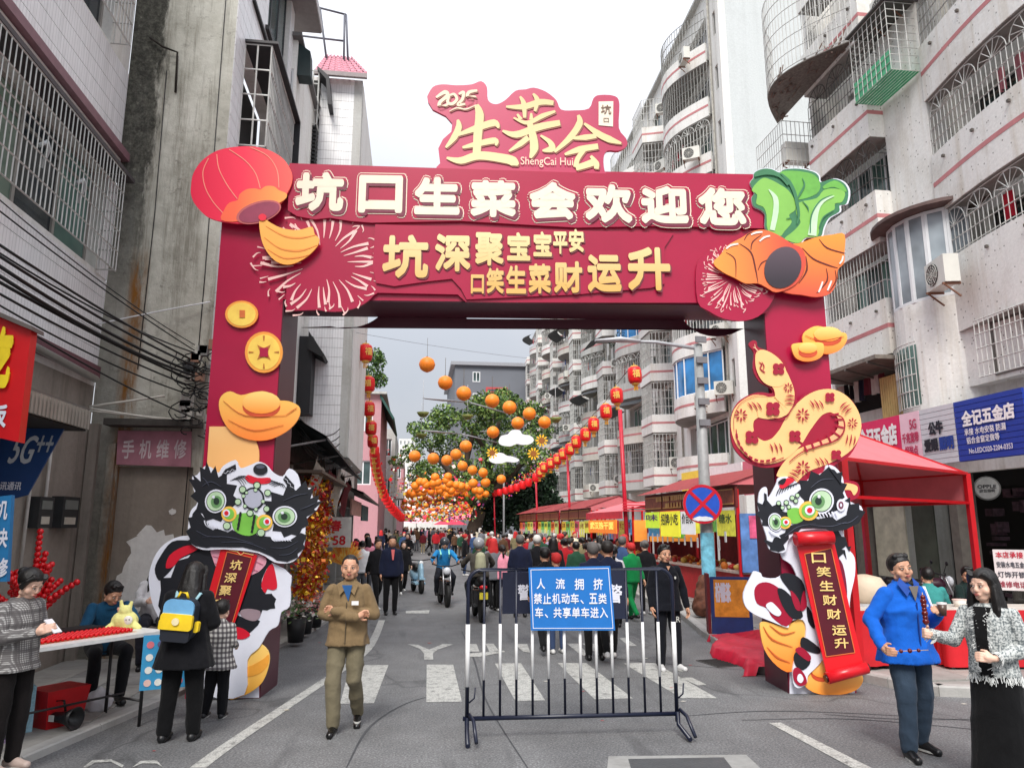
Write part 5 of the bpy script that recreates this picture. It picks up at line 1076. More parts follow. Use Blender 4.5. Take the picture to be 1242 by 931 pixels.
# walls at the back of the openings
bk = [(0,1.5, z0, z1) for z0, z1 in ()]
wallmesh(-3.4,8.4,5.1,21,[(-2.7,-.3, a, b) for a, b in zip(tops, [9.1,12.0,14.9,17.75,21])] + [(1.9,7.9, a + .1, b) for a, b in zip(tops, [9.1,12.0,14.9,17.75,21])],.9,.25).build('inner_wall', WHITEP, R1)
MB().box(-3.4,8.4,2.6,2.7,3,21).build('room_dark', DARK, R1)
for s0, s1 in ((-3.4,-3.25),(-.02,1.56),(8.2,8.4)): MB().box(s0, s1,.02,.9,5.1,21).build('pier', WHITES, R1)
for k, (a, b) in enumerate(zip(tops, [9.1,12.0,14.9,17.75,21])):
 g_ = grille_mb([(-2.85,-.36),(-.08,-.36),(-.08,.85)], a, b, .14,3,.012, fans=k in (1,2)); g_.build('window_grille', BARD if k in (1,2) else BARW, R1)
 g_ = grille_mb(offs(arcp(1.6,8.1,.36,-.02,12),-.05), a + .12, b, .15,3,.012, fans=k in (1,2,0)); g_.build('window_grille', BARW if k != 2 else M(150,150,148,.5), R1)
 if k in (0,1): window(R1,-2.7,-.3, a, b, .55,4,[GLASSG, GLASS], PVCW if k else M(90,86,80,.5),.06)
 if k == 1: window(R1,.1 - .05 + .02,.2, a, b, .3,1, GLASS)
 window(R1,1.9,7.9, a + .15, b - .05,1.2,7,[GLASS, GLASSG, glass_mat((.1,.09,.08))], M(120,112,104,.6),.07)
sd = window(R1,-.02 + .0,.0,7.6,9,.3,1)
bpy.data.objects.remove(sd.children[0]); bpy.data.objects.remove(sd)
# side window of the left stack, facing us
sw = MB();
sw.box(-.02,.0,.0,.8,9.2,10.4); sw.build('side_wall', WHITEP, R1) if False else None
rand_clothes(R1,3.6,5.4,.3,13.1 + 1.55,4,[(206,120,140),(60,70,110),(180,100,120),(120,130,140)])
rand_clothes(R1,3.0,6.0,.5,11.85,6,[(206,130,140),(40,60,100),(190,120,130),(60,60,64)])
rand_clothes(R1,3.0,5.0,.2,8.9,3,[(200,40,60),(230,220,190)])
# green wired cage between the stacks
gc = MB(); cz0, cz1 = 12.9,14.75
for s_ in np.linspace(.0,1.5,9): gc.tube([(s_, -.75, cz0),(s_, -.75, cz1)],.012,4, smooth=False)
for z in np.linspace(cz0, cz1,10): gc.tube([(.0,0, z),(.0,-.75, z),(1.5,-.75, z),(1.5,0, z)],.012,4, smooth=False)
for y in (-.5,-.25): gc.tube([(1.5, y, cz0),(1.5, y, cz1)],.012,4, smooth=False); gc.tube([(0, y, cz0),(0, y, cz1)],.012,4, smooth=False)
gc.build('wire_cage', BARW, R1)
GRN = M(70,170,120,.5, var=.15); fl = MB()
for k in range(9): fl.box(.0,1.5,-.75 + .085 * k, -.70 + .085 * k, cz0 - .02, cz0)
fl.box(.0,1.5,-.735,-.73, cz0, cz0 + .55); fl.build('green_cage_floor', GRN, R1); MB().box(-.05,1.6,-.85,.1, cz1 + .02, cz1 + .06).build('cage_roof', M(80,78,76,.6), R1); ac(R1,.9,-.1, cz1 + .1)
# big rounded cage high on the left stack, clutter on its floor
cp = arcp(-4.6,-.3,1.2,-.42,14); grille_mb(cp, 15.1,17.9,.13,6,.013).build('balcony_cage', BARW, R1); slab(MB(), cp, 15.0,15.03,-.4).build('cage_floor', M(110,104,98,.8, var=.4, sc=12), R1)
cl = MB(); rr = random.Random(2)
for k in range(40): x, y = along(cp, rr.uniform(.4,4.6)); y = y * rr.uniform(.5,.95); cl.tube([(x, y, 14.9),(x + rr.uniform(-.5,.5), y + rr.uniform(0,.3),15.0 + rr.uniform(0,.5))], rr.uniform(.01,.03),4)
cl.build('stored_oddments', M(120,100,90,.8, var=.4), R1)['kind'] = 'stuff'
cp2 = [(-3.3,.0),(-3.3,-1.0),(-5.0,-1.0)][::-1]; grille_mb(cp2,11.6,14.3,.14,6,.012).build('balcony_cage', BARW, R1); MB().box(-5,-3.3,-1,0,11.5,11.55).build('cage_floor', M(100,96,92,.8), R1)
for z in (10.6,13.0): ac(R1,-3.3,-.5, z, -R(90))
# round bay with white casements under a brown curved canopy
BX, BY_, BR_ = .85,.75,1.32
def bay(n=16, r=BR_, a0=-178, a1=-8): return [(BX + r * math.cos(R(a0 + (a1 - a0) * i / n)), BY_ + r * math.sin(R(a0 + (a1 - a0) * i / n))) for i in range(n + 1)]
zc = FR_.px(1105,370,-.5)[1]; zw1 = FR_.px(1105,262,-.5)[1]
shell(MB(), bay(),4.3, zc, .14).build('bay_wall', WHITES, R1);
bw = bay(8, BR_ - .01,-172,-20)
for i in range(8):
 a, b = Vector((*bw[i],0)), Vector((*bw[i + 1],0)); u = b - a; L = u.length; an = math.atan2(u.y, u.x); f = link('window', MB().box(0, L, -.02,.04, zc, zc + .07).box(0, L, -.02,.04, zw1 - .07, zw1).box(0,.06,-.018,.038, zc + .07, zw1 - .07).box(L - .06, L, -.018,.038, zc + .07, zw1 - .07).mesh('window', PVCW), R1,(a.x, a.y, 0), an)
 link('pane', MB().box(.05, L - .05,0,.012, zc + .06, zw1 - .06).mesh('pane', glass_mat((.28,.32,.35), rough=.2)), f)
 bl_ = MB();
 for k in range(9): z = zc + .15 + (zw1 - zc - .3) * k / 8; bl_.box(.08, L - .08,.018,.022, z, z + .1)
 link('blind', bl_.mesh('blind', M(176,182,186,.7)), f)
rfp = bay(16, BR_ + .35,-190,-5); rfi = bay(16, BR_ * .3,-190,-5); rb = MB(); n = len(rfp)
rb.add([(x, y, zw1 + .02) for x, y in rfp] + [(x, y, zw1 + .10) for x, y in rfp] + [(x, y, zw1 + .62) for x, y in rfi] + [(x, y, zw1 + .0) for x, y in rfi],[(i, i + 1, n + i + 1, n + i) for i in range(n - 1)] + [(n + i, n + i + 1,2 * n + i + 1,2 * n + i) for i in range(n - 1)] + [(i + 1, i, 3 * n + i, 3 * n + i + 1) for i in range(n - 1)])
rb.build('bay_canopy', M(96,76,72,.7, var=.3, sc=4), R1)
# small barred window low in the round wall, air conditioner on the main wall
sw0, sw1 = FR_.px(1078,497,-.45), FR_.px(1118,432,-.45)
for k in range(4):
 aa = -135 + 14 * k; bb = aa + 13; p, q = [(BX + (BR_ + .01) * math.cos(R(t)), BY_ + (BR_ + .01) * math.sin(R(t))) for t in (aa, bb)]; MB().add([(*p, 4.75),(*q, 4.75),(*q, 6.15),(*p, 6.15)],[(0,1,2,3)]).build('pane', GLASSG, R1)
grille_mb([(BX + (BR_ + .08) * math.cos(R(t)), BY_ + (BR_ + .08) * math.sin(R(t))) for t in range(-136,-77,7)],4.7,6.2,.13,4,.012).build('window_grille', BARW, R1)
ac(R1,2.25,-.45,7.15, R(-12));
MB().box(1.6,8.2,-.02,.3,5.0,6.24).build('main_wall', WHITES, R1)
low = (2.6,7.8,5.0,6.3)
wl = wallmesh(1.56,8.3,3.6,8.0,[(2.7,8.0,5.1,6.25)],.02,.2);
grille_mb([(2.7,-.4),(8.0,-.4)],5.05,6.25,.13,4,.013).build('window_grille', BARW, R1); window(R1,2.7,8.0,5.1,6.25,-.03 - .01,6, GLASS, M(100,96,90,.6),.06)
MB().box(-3.4,8.4,.3,.5,3.2,5.1).build('shop_lintel', WHITEP, R1)
# deep canopy and laundry under the left stack
MB().box(-3.1,.2,-1.0,.9,6.0,6.1).build('steel_canopy', M(120,112,104,.7, var=.3), R1)
for k in range(4): MB().bar((-3 + k * .95,-1,5.98),(-3 + k * .95,.6,5.6),.05).build('canopy_strut', M(96,90,84,.6), R1)
rand_clothes(R1,-2.8,-.7,-.2,5.85,8,[(30,34,50),(190,186,180),(96,40,50),(20,20,24),(60,90,110)]);
mb = MB()
for k in range(9): mb.box(-.75 + .09 * k, -.68 + .09 * k, -.3,-.27,4.4,5.7)
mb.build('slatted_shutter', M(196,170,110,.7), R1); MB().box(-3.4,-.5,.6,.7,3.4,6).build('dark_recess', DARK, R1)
# shop fronts at street level (plan: dark openings, piers, goods)
for s_ in (-3.3,.6,4.4,8.2): MB().box(s_ - .13, s_ + .13,.3,.8,.12,3.2).build('shop_pier', M(110,104,98,.7, var=.2), R1)
MB().box(-3.45,-3.35,.3,3.3,.12,6).build('party_wall', GREYP, R1); MB().box(-7,-3.45,3.4,3.5,0,6).build('rear_wall', GREYP, R1); MB().box(-3.3,8.2,3.2,3.3,.12,3.2).build('shop_back', M(34,32,30,.9), R1); MB().box(-3.3,8.2,.5,3.3,.121,.13).build('shop_floor', M(110,104,98,.8), R1)
for s0, s1, c in ((-2.9,-1.6,(200,196,176)),(-1.3,-.5,(70,76,66))):
 MB().box(s0, s1,.62,.66,.7,3.0).build('shop_poster', M(*c, .7, var=.25, sc=3), R1)
rr = random.Random(9); sh = MB()
for k in range(60): x, z = rr.uniform(-.1,4), rr.uniform(.3,2.8); sh.box(x, x + rr.uniform(.05,.3),1.6,1.9, z, z + rr.uniform(.05,.3))
sh.build('hung_goods', M(80,60,70,.7, var=.6, sc=9), R1)['kind'] = 'stuff'
# sign boards of the hardware shop: profiled sheet, three panels
SG = Fr(11.05,17.2,-R(90)); sg = thing_fr('hardware_shop_sign', SG, 'long hardware shop sign of pink, white and blue ribbed panels on the right block', 'sign')
def sgx(px_): return SG.px(px_, 520)[0]
xs = [SG.px(1040,525)[0], SG.px(1093,510)[0], SG.px(1117,503)[0], SG.px(1158,487)[0], SG.px(1241,461)[0]]
zT, zB = 4.52,3.30
for (a, b, c, nm) in ((xs[0], xs[1],(222,30,96), 'pink_panel'),(xs[1], xs[2],(240,200,214), 'pale_panel'),(xs[2], xs[3],(206,208,214), 'white_ribbed_panel'),(xs[3], xs[4],(28,58,160), 'blue_ribbed_panel')):
 mb = MB()
 if 'ribbed' in nm:
  for k in range(11): z = zB + (zT - zB) * k / 11; mb.box(a + .01, b - .01,-.05,0, z + .012, z + (zT - zB) / 11); mb.box(a + .01, b - .01,-.03,0, z, z + .012)
 else: mb.box(a + .01, b - .01,-.05,0, zB, zT)
 mb.build(nm, M(*c, .4, var=.05), sg)
WT = M(244,244,248,.5, emit=0)
def stx(txt, x0, x1, z0, z1, m, bold=.03, y=-.065): mb = MB(); text_mb(mb, txt, x0, x1, z0, z1, y, bold=bold); mb.build('lettering', m, sg)
w_ = xs[1] - xs[0]; stx('全记五金店', xs[0] + .15, xs[1] - .1, zB + .55, zT - .15, WT, .05); stx('安装 水电安装', xs[0] + .35, xs[1] - .1, zB + .22, zB + .48, WT, .02)
RDT = M(196,40,90,.5); stx('5G', xs[1] + .35, xs[2] - .1, zT - .38, zT - .16, RDT); stx('千兆宽带', xs[1] + .06, xs[2] - .06, zT - .68, zT - .44, RDT); stx('报装点', xs[1] + .12, xs[2] - .12, zT - .98, zT - .74, RDT)
BT = M(20,24,40,.5); w_ = xs[3] - xs[2]; stx('公牛', xs[2] + w_ * .25, xs[2] + w_ * .68, zB + .62, zB + .92, BT, .06); stx('爱眼', xs[2] + w_ * .08, xs[2] + w_ * .5, zB + .28, zB + .56, BT, .06); stx('照明', xs[2] + w_ * .52, xs[2] + w_ * .93, zB + .28, zB + .56, M(20,60,150,.5),.06)
w_ = xs[4] - xs[3]; stx('全记五金店', xs[3] + w_ * .12, xs[3] + w_ * .88, zB + .68, zB + 1.0, WT, .05); stx('承接 水电安装 防漏', xs[3] + w_ * .14, xs[3] + w_ * .74, zB + .50, zB + .64, WT, .015); stx('铝合金窗定做等', xs[3] + w_ * .16, xs[3] + w_ * .64, zB + .33, zB + .47, WT, .015); stx('No.LEDC020-2204-0353', xs[3] + w_ * .18, xs[3] + w_ * .8, zB + .14, zB + .24, WT, .008)
# round lamp sign
RSg = Fr(10.4,12.2,0); oc = ground(1197,592,2.95); op = empty('round_shop_sign', oc, 0, 'round white shop lamp sign hanging under the blue panel', 'sign')
MB().lathe([(.26,-.05),(.28,-.03),(.28,.03),(.26,.05)],(0,0,0),24, 'y').build('disc', M(226,226,226,.35), op); MB().lathe([(.285,-.04),(.30,-.04),(.30,.04),(.285,.04)],(0,0,0),24, 'y').build('rim', M(150,150,150,.4), op)
for t, z0, z1, hw in (('OPPLE', .0,.09,.2),('欧普照明', -.1,-.02,.16)): mb = MB(); text_mb(mb, t, -hw, hw, z0, z1,-.06, bold=.012); mb.build('lettering', BT, op)
MB().tube([(0,0,.28),(0,0,.55)],.015,6).build('hanger', BLACK, op); op.rotation_euler = (0,0, R(-38))
# ================================================================ THE FAR BLOCKS on the right: one balcony bay repeated
TF = Fr(14.2,30,-R(92.3)); PER, PIT_ = 12.6,2.95
BLUEW = glass_mat((.03,.20,.48));
bigp = arcp(-7.7,-1.75,1.25,-.25,12); angp = [(-12.2,0),(-12.2,-1.3),(-9.9,-1.3),(-9.5,0)]
protos = {}
def mesh_of(key, fn):
 if key not in protos: protos[key] = fn()
 return protos[key]
T_G = [None] * 9
def add_mesh(nm, par, key, fn, m, z): return link(nm, mesh_of(key, lambda: fn().mesh(nm, m)), par, (0,0, z))
PARM = [WHITEP, GREYP, plaster_mat('cream_plaster', (.66,.63,.57),(.36,.30,.2),.6)]
def block(i, z_lo=4.2, floors=8):
 s0 = -PER * i; f = Fr(*TF.w(s0,0,0)[:2], TF.a)
 names = ['first', 'second', 'third', 'fourth', 'fifth', 'sixth']
 o = thing_fr('apartment_block', f, '%s apartment block behind the right hand stalls, %s' % (names[i],['with pebble dashed end wall', 'carrying a blue glazed balcony', 'cluttered with cages', 'with trailing plants', 'greyer and farther off', 'last and smallest'][i]), group='apartment blocks behind the right hand stalls')
 rr = random.Random(40 + i); H = z_lo + PIT_ * floors + 1.2
 add_mesh('facade', o, 'wall', lambda: wallmesh(-PER, 0,0, H, [(-7.3,-2.1, z_lo + PIT_ * k + 1.0, z_lo + PIT_ * (k + 1) - .15) for k in range(floors)] + [(-1.25,-.45, z_lo + PIT_ * k + 1.0, z_lo + PIT_ * k + 2.3) for k in range(floors)] + [(-11.9,-10.0, z_lo + PIT_ * k + 1.0, z_lo + PIT_ * (k + 1) - .2) for k in range(floors)],0,.3), WHITEP, 0)
 add_mesh('back', o, 'back', lambda: MB().box(-PER, 0,1.8,1.9,0, H), DARK, 0); add_mesh('roof', o, 'roof', lambda: MB().box(-PER, 0,-.3,12, H, H + .15), GREYP, 0)
 for k in range(floors):
  z = z_lo + PIT_ * k; pm = PARM[rr.randrange(3) if i > 0 else 0]
  p = link('balcony_parapet', mesh_of(('p', pm.name), lambda: shell(MB(), bigp, 0,1.05,.14).mesh('balcony_parapet', pm)), o, (0,0, z))
  add_mesh('pink_stripe', p, 'st', lambda: shell(MB(), offs(bigp, .01),.5,.62,.02), STRIPE, 0)
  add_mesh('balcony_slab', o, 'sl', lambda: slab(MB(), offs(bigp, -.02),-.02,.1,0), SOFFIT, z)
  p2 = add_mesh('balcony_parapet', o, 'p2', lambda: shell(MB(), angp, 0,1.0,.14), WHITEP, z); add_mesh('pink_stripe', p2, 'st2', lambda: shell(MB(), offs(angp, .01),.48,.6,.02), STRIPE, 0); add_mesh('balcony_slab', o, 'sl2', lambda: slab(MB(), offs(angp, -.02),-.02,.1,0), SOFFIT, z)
  t = rr.randrange(6)
  if (i, k) in ((0,1),(1,3)): t = 9
  if t in (0,1,2): add_mesh('window_grille', o, ('g', t), lambda: grille_mb(offs(bigp, -.06),1.05, PIT_ - .02,.2,2 + t, .02, fans=t == 1, rail_r=.022), BARW if t != 2 else M(150,150,146,.5), z)
  elif t == 9 or (t == 3 and rr.random() < .5):
   gp_ = offs(bigp, -.1); add_mesh('balcony_glazing', o, ('bg', t), lambda: shell(MB(), gp_, 1.05, PIT_ - .05,.03), BLUEW if t == 9 else GLASSG, z); add_mesh('glazing_bars', o, 'gb', lambda: grille_mb(offs(bigp, -.06),1.05, PIT_ - .05,.75,1,.04, rail_r=.04), PVCW, z)
  elif t == 4: add_mesh('awning', o, 'aw', lambda: (lambda mb, a, b: mb.add([(x, y, 2.75) for x, y in a] + [(x, y, 2.3) for x, y in b],[(j, j + 1, len(a) + j + 1, len(a) + j) for j in range(len(a) - 1)]))(MB(), bigp, offs(bigp, 1.0)), M(52,56,60,.6, var=.3), z)
  if rr.random() < .75: add_mesh('window_grille', o, ('ga', k % 2), lambda: grille_mb(offs(angp, -.05),1.0, PIT_ - .1,.2,4,.02, rail_r=.02), BARW, z)
  elif rr.random() < .5: add_mesh('awning', o, 'aw2', lambda: MB().add([(-12.4,-1.4,2.8),(-9.4,-1.4,2.8),(-9.2,-2.3,2.35),(-12.6,-2.3,2.35)],[(0,1,2,3)]), M(60,62,64,.6), z)
  w = link('window', mesh_of('win', lambda: MB().box(-1.25,-1.19,.1,.16,1.0,2.3).box(-.51,-.45,.1,.16,1.0,2.3).box(-.88,-.82,.1,.16,1.0,2.3).box(-1.25,-.45,.101,.159,2.24,2.3).mesh('window', M(110,110,108,.5))), o, (0,0, z)); add_mesh('pane', w, 'pn', lambda: MB().box(-1.2,-.5,.13,.14,1.0,2.3), GLASS, 0)
  w = link('window', mesh_of('winb', lambda: grille_mb([(-7.2,.3),(-2.2,.3)],1.0,2.7,.85,1,.04, rail_r=.04).mesh('window', PVCW)), o, (0,0, z)); link('pane', mesh_of(('pnb', t % 3), lambda: MB().box(-7.3,-2.1,.33,.34,1.0,2.8).mesh('pane', [GLASS, GLASSG, glass_mat((.10,.10,.11))][t % 3])), w)
  add_mesh('pane', o, 'pnc', lambda: MB().box(-11.9,-10,.2,.21,1,2.75), GLASS, z)
  for q in range(rr.choice((0,1,1,2))):
   x = rr.choice((-1.5,-2.3,-8.3,-8.9,-6.8)); yy = -.3 if x > -2 or x < -8 else -1.0; ac(o, x, yy - (.1 if x < -3 else 0), z + rr.uniform(.2,1.1), rr.choice((0, R(30), R(60))))
  if rr.random() < .4: rand_clothes(o, -6,-3.5,-.9, z + 2.5,3,[(200,200,210),(60,80,140),(180,60,70),(90,90,96),(220,190,190)])
  if rr.random() < .12: leafball('balcony_plants', [(rr.uniform(-6,-3),-1.5, z + 1.25,.35) for _ in range(4)],200,.07, LEAFD, o, 60 + k, 'stuff')
 dp = MB()
 for s_ in (-1.6,-8.4,-.1): dp.tube([(s_, -.08,.2),(s_, -.08, H)],.055,6)
 link('downpipe', mesh_of('dp', lambda: dp.mesh('downpipe', M(170,166,156,.6, var=.3))), o)
 return o
blocks = [block(i) for i in range(6)]
H_ = 4.2 + PIT_ * 8 + 1.2
MB().box(0.001,.3,.0,12,0, H_ + .4).build('end_wall', PEBBLE, blocks[0]); MB().box(-.05,.34,-.35,.0,0, H_ + .4).build('corner_pier', WHITEP, blocks[0])
# ================================================================ FAR BUILDING and the banyan
gb, gw, gz = simple_block('grey_warehouse', 105,552,646,444,25, M(112,116,124,.8, var=.06, sc=.3), 'big plain grey building closing the far end of the street above the tree')
zz = Fr(0,105,0); MB().box(-.6, gw + .6,-.5,25, gz, gz + .5).build('roof_slab', M(150,152,158,.7), gb)
for (x, y, hw, hh) in ((578,457,.55,.75),(578,485,.5,1.0)): a = zz.px(x, y); b = zz.px(552, y)[0]; window(gb, a[0] - b - hw, a[0] - b + hw, a[1] - hh, a[1] + hh, -.06,2, GLASS, PVCW, .12)
a = zz.px(603,477); b = zz.px(552,477)[0]
mb = MB(); mb.box(a[0] - b - 1.6, a[0] - b + 1.6,-.08,-.01, a[1] - .9, a[1] + .9); q = mb.build('red_window_frame', M(190,70,70,.6), gb)
for k in range(3): MB().box(a[0] - b - 1.35, a[0] - b + 1.35,-.12,-.08, a[1] - .7 + .5 * k, a[1] - .4 + .5 * k).build('louvre', M(80,84,92,.6), gb)
ob, ow, oz = simple_block('orange_roofed_block', 118,643,668,480,10, WHITEP, 'low block with an orange roof beside the grey building'); MB().box(-.3, ow, -.6,8, oz - 1.6, oz - .2).build('orange_roof', M(224,150,80,.6), ob)
TY = 62.0
def tp(x, y, r, dy=0): v = atY(x, y, TY + dy); return (v.x, v.y, v.z, r)
tree = empty('banyan_tree', (*atY(577,640, TY)[:2],0),0, 'broad green banyan tree spreading over the street between lanterns and grey building', 'tree'); bx_, by_ = tree.location.x, tree.location.y
tb_ = MB(); TK = M(74,62,52,.9, var=.3, sc=2, bump=.05)
def lt(*p): return [(q[0] - bx_, q[1] - by_, q[2]) for q in p]
tb_.tube([(0,0,0),(-.2,0,1.6),(.3,0,3.2)],[.9,.6,.55],12)
tb_.build('trunk', TK, tree)
for pts, r in (([(577,612),(560,590),(540,565),(520,545)],.45),([(577,612),(590,580),(600,545),(605,510)],.45),([(578,610),(605,590),(635,560),(655,530)],.4),([(570,595),(565,560),(575,520),(590,490)],.35),([(600,590),(585,540),(560,505),(545,500)],.25),([(590,570),(620,530),(640,500)],.25)):
 P = [tp(x, y, 0) for x, y in pts]; MB().tube(lt(*P),[r * (1 - .22 * k) for k in range(len(P))],8).build('limb', TK, tree)
top = [(612,484,1.2),(590,490,1.4),(530,512,1.3),(512,575,1.4),(545,590,1.6),(575,590,1.6),(600,495,1.6),(575,510,1.5),(540,505,1.3),(520,530,1.4),(505,520,.9),(500,550,1.1),(545,540,1.6),(590,530,1.8),(620,505,1.6),(645,500,1.3),(655,520,1.4),(630,540,1.8),(655,560,1.5),(600,560,1.8),(560,570,1.5),(520,570,1.2),(610,480,.9),(622,490,1.0),(480,560,.6),(575,488,.8)]
leafball('crown', [tuple(Vector(tp(x, y, 0, rr.uniform(-3,3))[:3]) - Vector((bx_, by_, 0))) + (r,) for x, y, r in top],15000,.16,[M(96,128,58,.6, var=.3), M(128,152,78,.6, var=.3), M(52,80,42,.6, var=.3)], tree, 3)
dk = [(600,605,2.0),(625,610,2.0),(650,600,2.0),(655,580,1.6),(620,585,1.8),(640,625,1.8),(600,630,1.6),(665,615,1.6)]
dt = empty('dark_tree', (*atY(640,640,66)[:2],0),0, 'dense dark green tree behind the right hand lantern poles', 'tree'); MB().tube([(0,0,0),(.1,0,3)],[.5,.35],8).build('trunk', TK, dt)
leafball('crown', [tuple(Vector(tp(x, y, 0, rr.uniform(2,6))[:3]) - Vector((dt.location.x, dt.location.y, 0))) + (r,) for x, y, r in dk],14000,.19, LEAFD, dt, 8)
# ================================================================ STALLS on the right pavement
REDM = M(196,20,30,.35, var=.08); REDC = M(216,50,66,.7, var=.12); PINKC = mat((.66,.17,.19),.7,.1,2, name='pink_canvas'); WOOD = M(110,34,34,.6, var=.2); GOLDM = M(214,160,84,.4, var=.2)
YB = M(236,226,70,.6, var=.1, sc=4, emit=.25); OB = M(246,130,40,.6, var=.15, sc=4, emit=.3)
SX = 7.35
banner_c = [(236,228,80),(120,190,90),(90,160,220),(244,200,60),(246,120,50),(200,220,120),(240,230,110),(230,90,110)]
def stall(y0, y1, label, kind='wood', seed=0, H=2.85, text=None, banners=6):
 """frame axes: x along the street towards us, -y faces the road"""
 f = Fr(SX, y1,-R(90)); L = y1 - y0; o = thing_fr('market_stall', f, label, 'stall', 'market stalls along the right pavement'); rr = random.Random(seed)
 for x in (0.05, L - .05):
  for y in (0,2.2): MB().box(x - .035, x + .035, y - .035, y + .035,.12, H - .1).build('post', REDM, o)
 if kind == 'wood':
  MB().box(0, L, -.06,0, H - .5, H).build('fascia', WOOD, o); n = max(2, int(L / 1.6))
  for k in range(n):
   a, b = L * k / n + .08, L * (k + 1) / n - .08
   MB().box(a, b, -.075,-.062, H - .42, H - .1).build('fascia_panel', M(160,84,62,.5, var=.3, sc=10), o); fr_ = MB(); fr_.box(a, b, -.09,-.076, H - .44, H - .41); fr_.box(a, b, -.09,-.076, H - .11, H - .08); fr_.build('gilt_moulding', GOLDM, o)
  MB().add([(-.1,-.3, H),(L + .1,-.3, H),(L + .1,1.2, H + .5),(-.1,1.2, H + .5),(-.1,2.6, H),(L + .1,2.6, H)],[(0,1,2,3),(3,2,5,4)]).build('roof', M(150,50,50,.7, var=.2), o)
  MB().add([(L + .05,-.3, H),(L + .05,2.6, H),(L + .05,1.2, H + .5)],[(0,1,2)]).build('roof_gable', PINKC, o)
 else:
  MB().add([(-.1,-.4, H - .25),(L + .1,-.4, H - .25),(L + .1,1.1, H + .15),(-.1,1.1, H + .15),(-.1,2.6, H - .25),(L + .1,2.6, H - .25)],[(0,1,2,3),(3,2,5,4)]).build('roof', PINKC, o)
  for k in range(4): MB().bar((L + .12,-.4 + .0, H - .24 + .09 * k),(L + .12,2.6, H - .24 + .09 * k),.035).build('roof_batten', REDC, o)
  MB().box(-.1, L + .1,-.43,-.4, H - .5, H - .25).build('valance', REDC, o)
 MB().box(.15, L - .15,.1,.9,.12,.95).build('counter', M(190,30,36,.6, var=.15), o); MB().box(.1, L - .1,.02,.95,.95,1.0).build('counter_top', M(200,180,170,.5, var=.2), o)
 MB().box(.1, L - .1,2.3,2.34,.12, H - .6).build('back_cloth', M(120,26,34,.8, var=.3), o)
 w = (L - .3) / banners
 for k in range(banners):
  c = banner_c[rr.randrange(len(banner_c))]; a = .15 + w * k; zt = H - .52 - rr.uniform(0,.05); zb_ = zt - rr.uniform(.5,.75)
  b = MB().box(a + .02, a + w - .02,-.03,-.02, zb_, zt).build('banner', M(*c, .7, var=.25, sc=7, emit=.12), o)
  mb = MB(); text_mb(mb, rr.choice(['美味', '小吃', '生菜包', '糖水', '烧烤', '奶茶', '香辣', '炒粉', '手工', '凉茶']), a + w * .15, a + w * .85, zt - .3, zt - .08,-.036, bold=.02); mb.build('banner_lettering', M(170,30,30,.6) if rr.random() < .6 else M(30,90,60,.6), b)
 for k in range(int(L / .45)):
  x = .3 + k * .45;
  if x > L - .2: break
  MB().box(x - .05, x + .05,-.10,-.09,1.55,1.8).build('price_card', M(236,236,236,.6), o).rotation_euler = (0, rr.uniform(-.02,.02),0)
 g = MB()
 for k in range(int(L * 9)):
  x, y = rr.uniform(.2, L - .2), rr.uniform(.1,.85); r = rr.uniform(.05,.11); g.cur = rr.randrange(4); g.ball((x, y, 1.0 + r * .8), r, 7,5, sz=rr.uniform(.6,1.3))
 gg = g.build('food_trays', [M(214,120,40), M(230,210,190), M(180,40,30), M(220,180,90)], o); gg['kind'] = 'stuff'
 return o
stall(16.2,22.9, 'nearest market stall with a carved maroon board lettered in gold and bright yellow posters', 'wood', 1,2.95)
stall(24.4,29.4, 'second market stall with a pink striped canvas roof and a lit orange sign', 'canvas', 2,2.75)
stall(30.4,36.6, 'third market stall, gilt panelled fascia over green and yellow banners', 'wood', 3,2.75)
stall(37.2,43.6, 'fourth market stall, the gilt panelled one in the middle of the far row', 'wood', 4,2.75)
stall(44.2,51, 'fifth market stall, small in the distance before the dark tree', 'wood', 5,2.75)
st = [o for o in bpy.data.objects if o.get('category') == 'stall']
s1_ = st[0]; mb = MB(); rr = random.Random(6)
for z0, z1, x, xe in ((2.72,2.86,1.2,5.4),(2.53,2.66,2.0,4.8)):
 while x < xe: w = rr.uniform(.06,.13); mb.box(x, x + w, -.102,-.094, z0, z1); x += w + rr.choice((.03,.03,.04,.16))
mb.build('gold_lettering', M(226,180,100,.4, var=.3, sc=30), s1_)['kind'] = 'stuff'
for (a, b, z0, z1, c, t, tc_) in ((.3,1.6,1.95,2.42,(200,230,60), '味', (90,60,130)),(1.7,3.3,1.72,2.42,(240,234,60), '招牌小吃', (60,60,60)),(3.4,4.4,1.8,2.4,(226,226,226), '价目表', (40,40,40))):
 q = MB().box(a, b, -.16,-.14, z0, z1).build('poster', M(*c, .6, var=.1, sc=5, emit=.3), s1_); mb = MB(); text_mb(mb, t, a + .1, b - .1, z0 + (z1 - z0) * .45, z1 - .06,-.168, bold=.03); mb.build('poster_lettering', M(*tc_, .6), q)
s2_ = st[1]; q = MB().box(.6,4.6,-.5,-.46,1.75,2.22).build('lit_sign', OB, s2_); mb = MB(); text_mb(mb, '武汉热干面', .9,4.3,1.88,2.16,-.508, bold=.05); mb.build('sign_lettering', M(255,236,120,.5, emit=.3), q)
# end face of second stall, towards us
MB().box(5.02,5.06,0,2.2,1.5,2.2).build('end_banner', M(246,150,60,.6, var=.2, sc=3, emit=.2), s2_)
mw = MB().box(6.72,6.76,0,2.3,1.0,2.3).build('end_banner', M(90,130,190,.7, var=.5, sc=2), s1_);
MB().box(6.77,6.78,.2,2.1,1.75,2.25).build('pink_print', M(214,90,130,.7, var=.5, sc=4), mw)
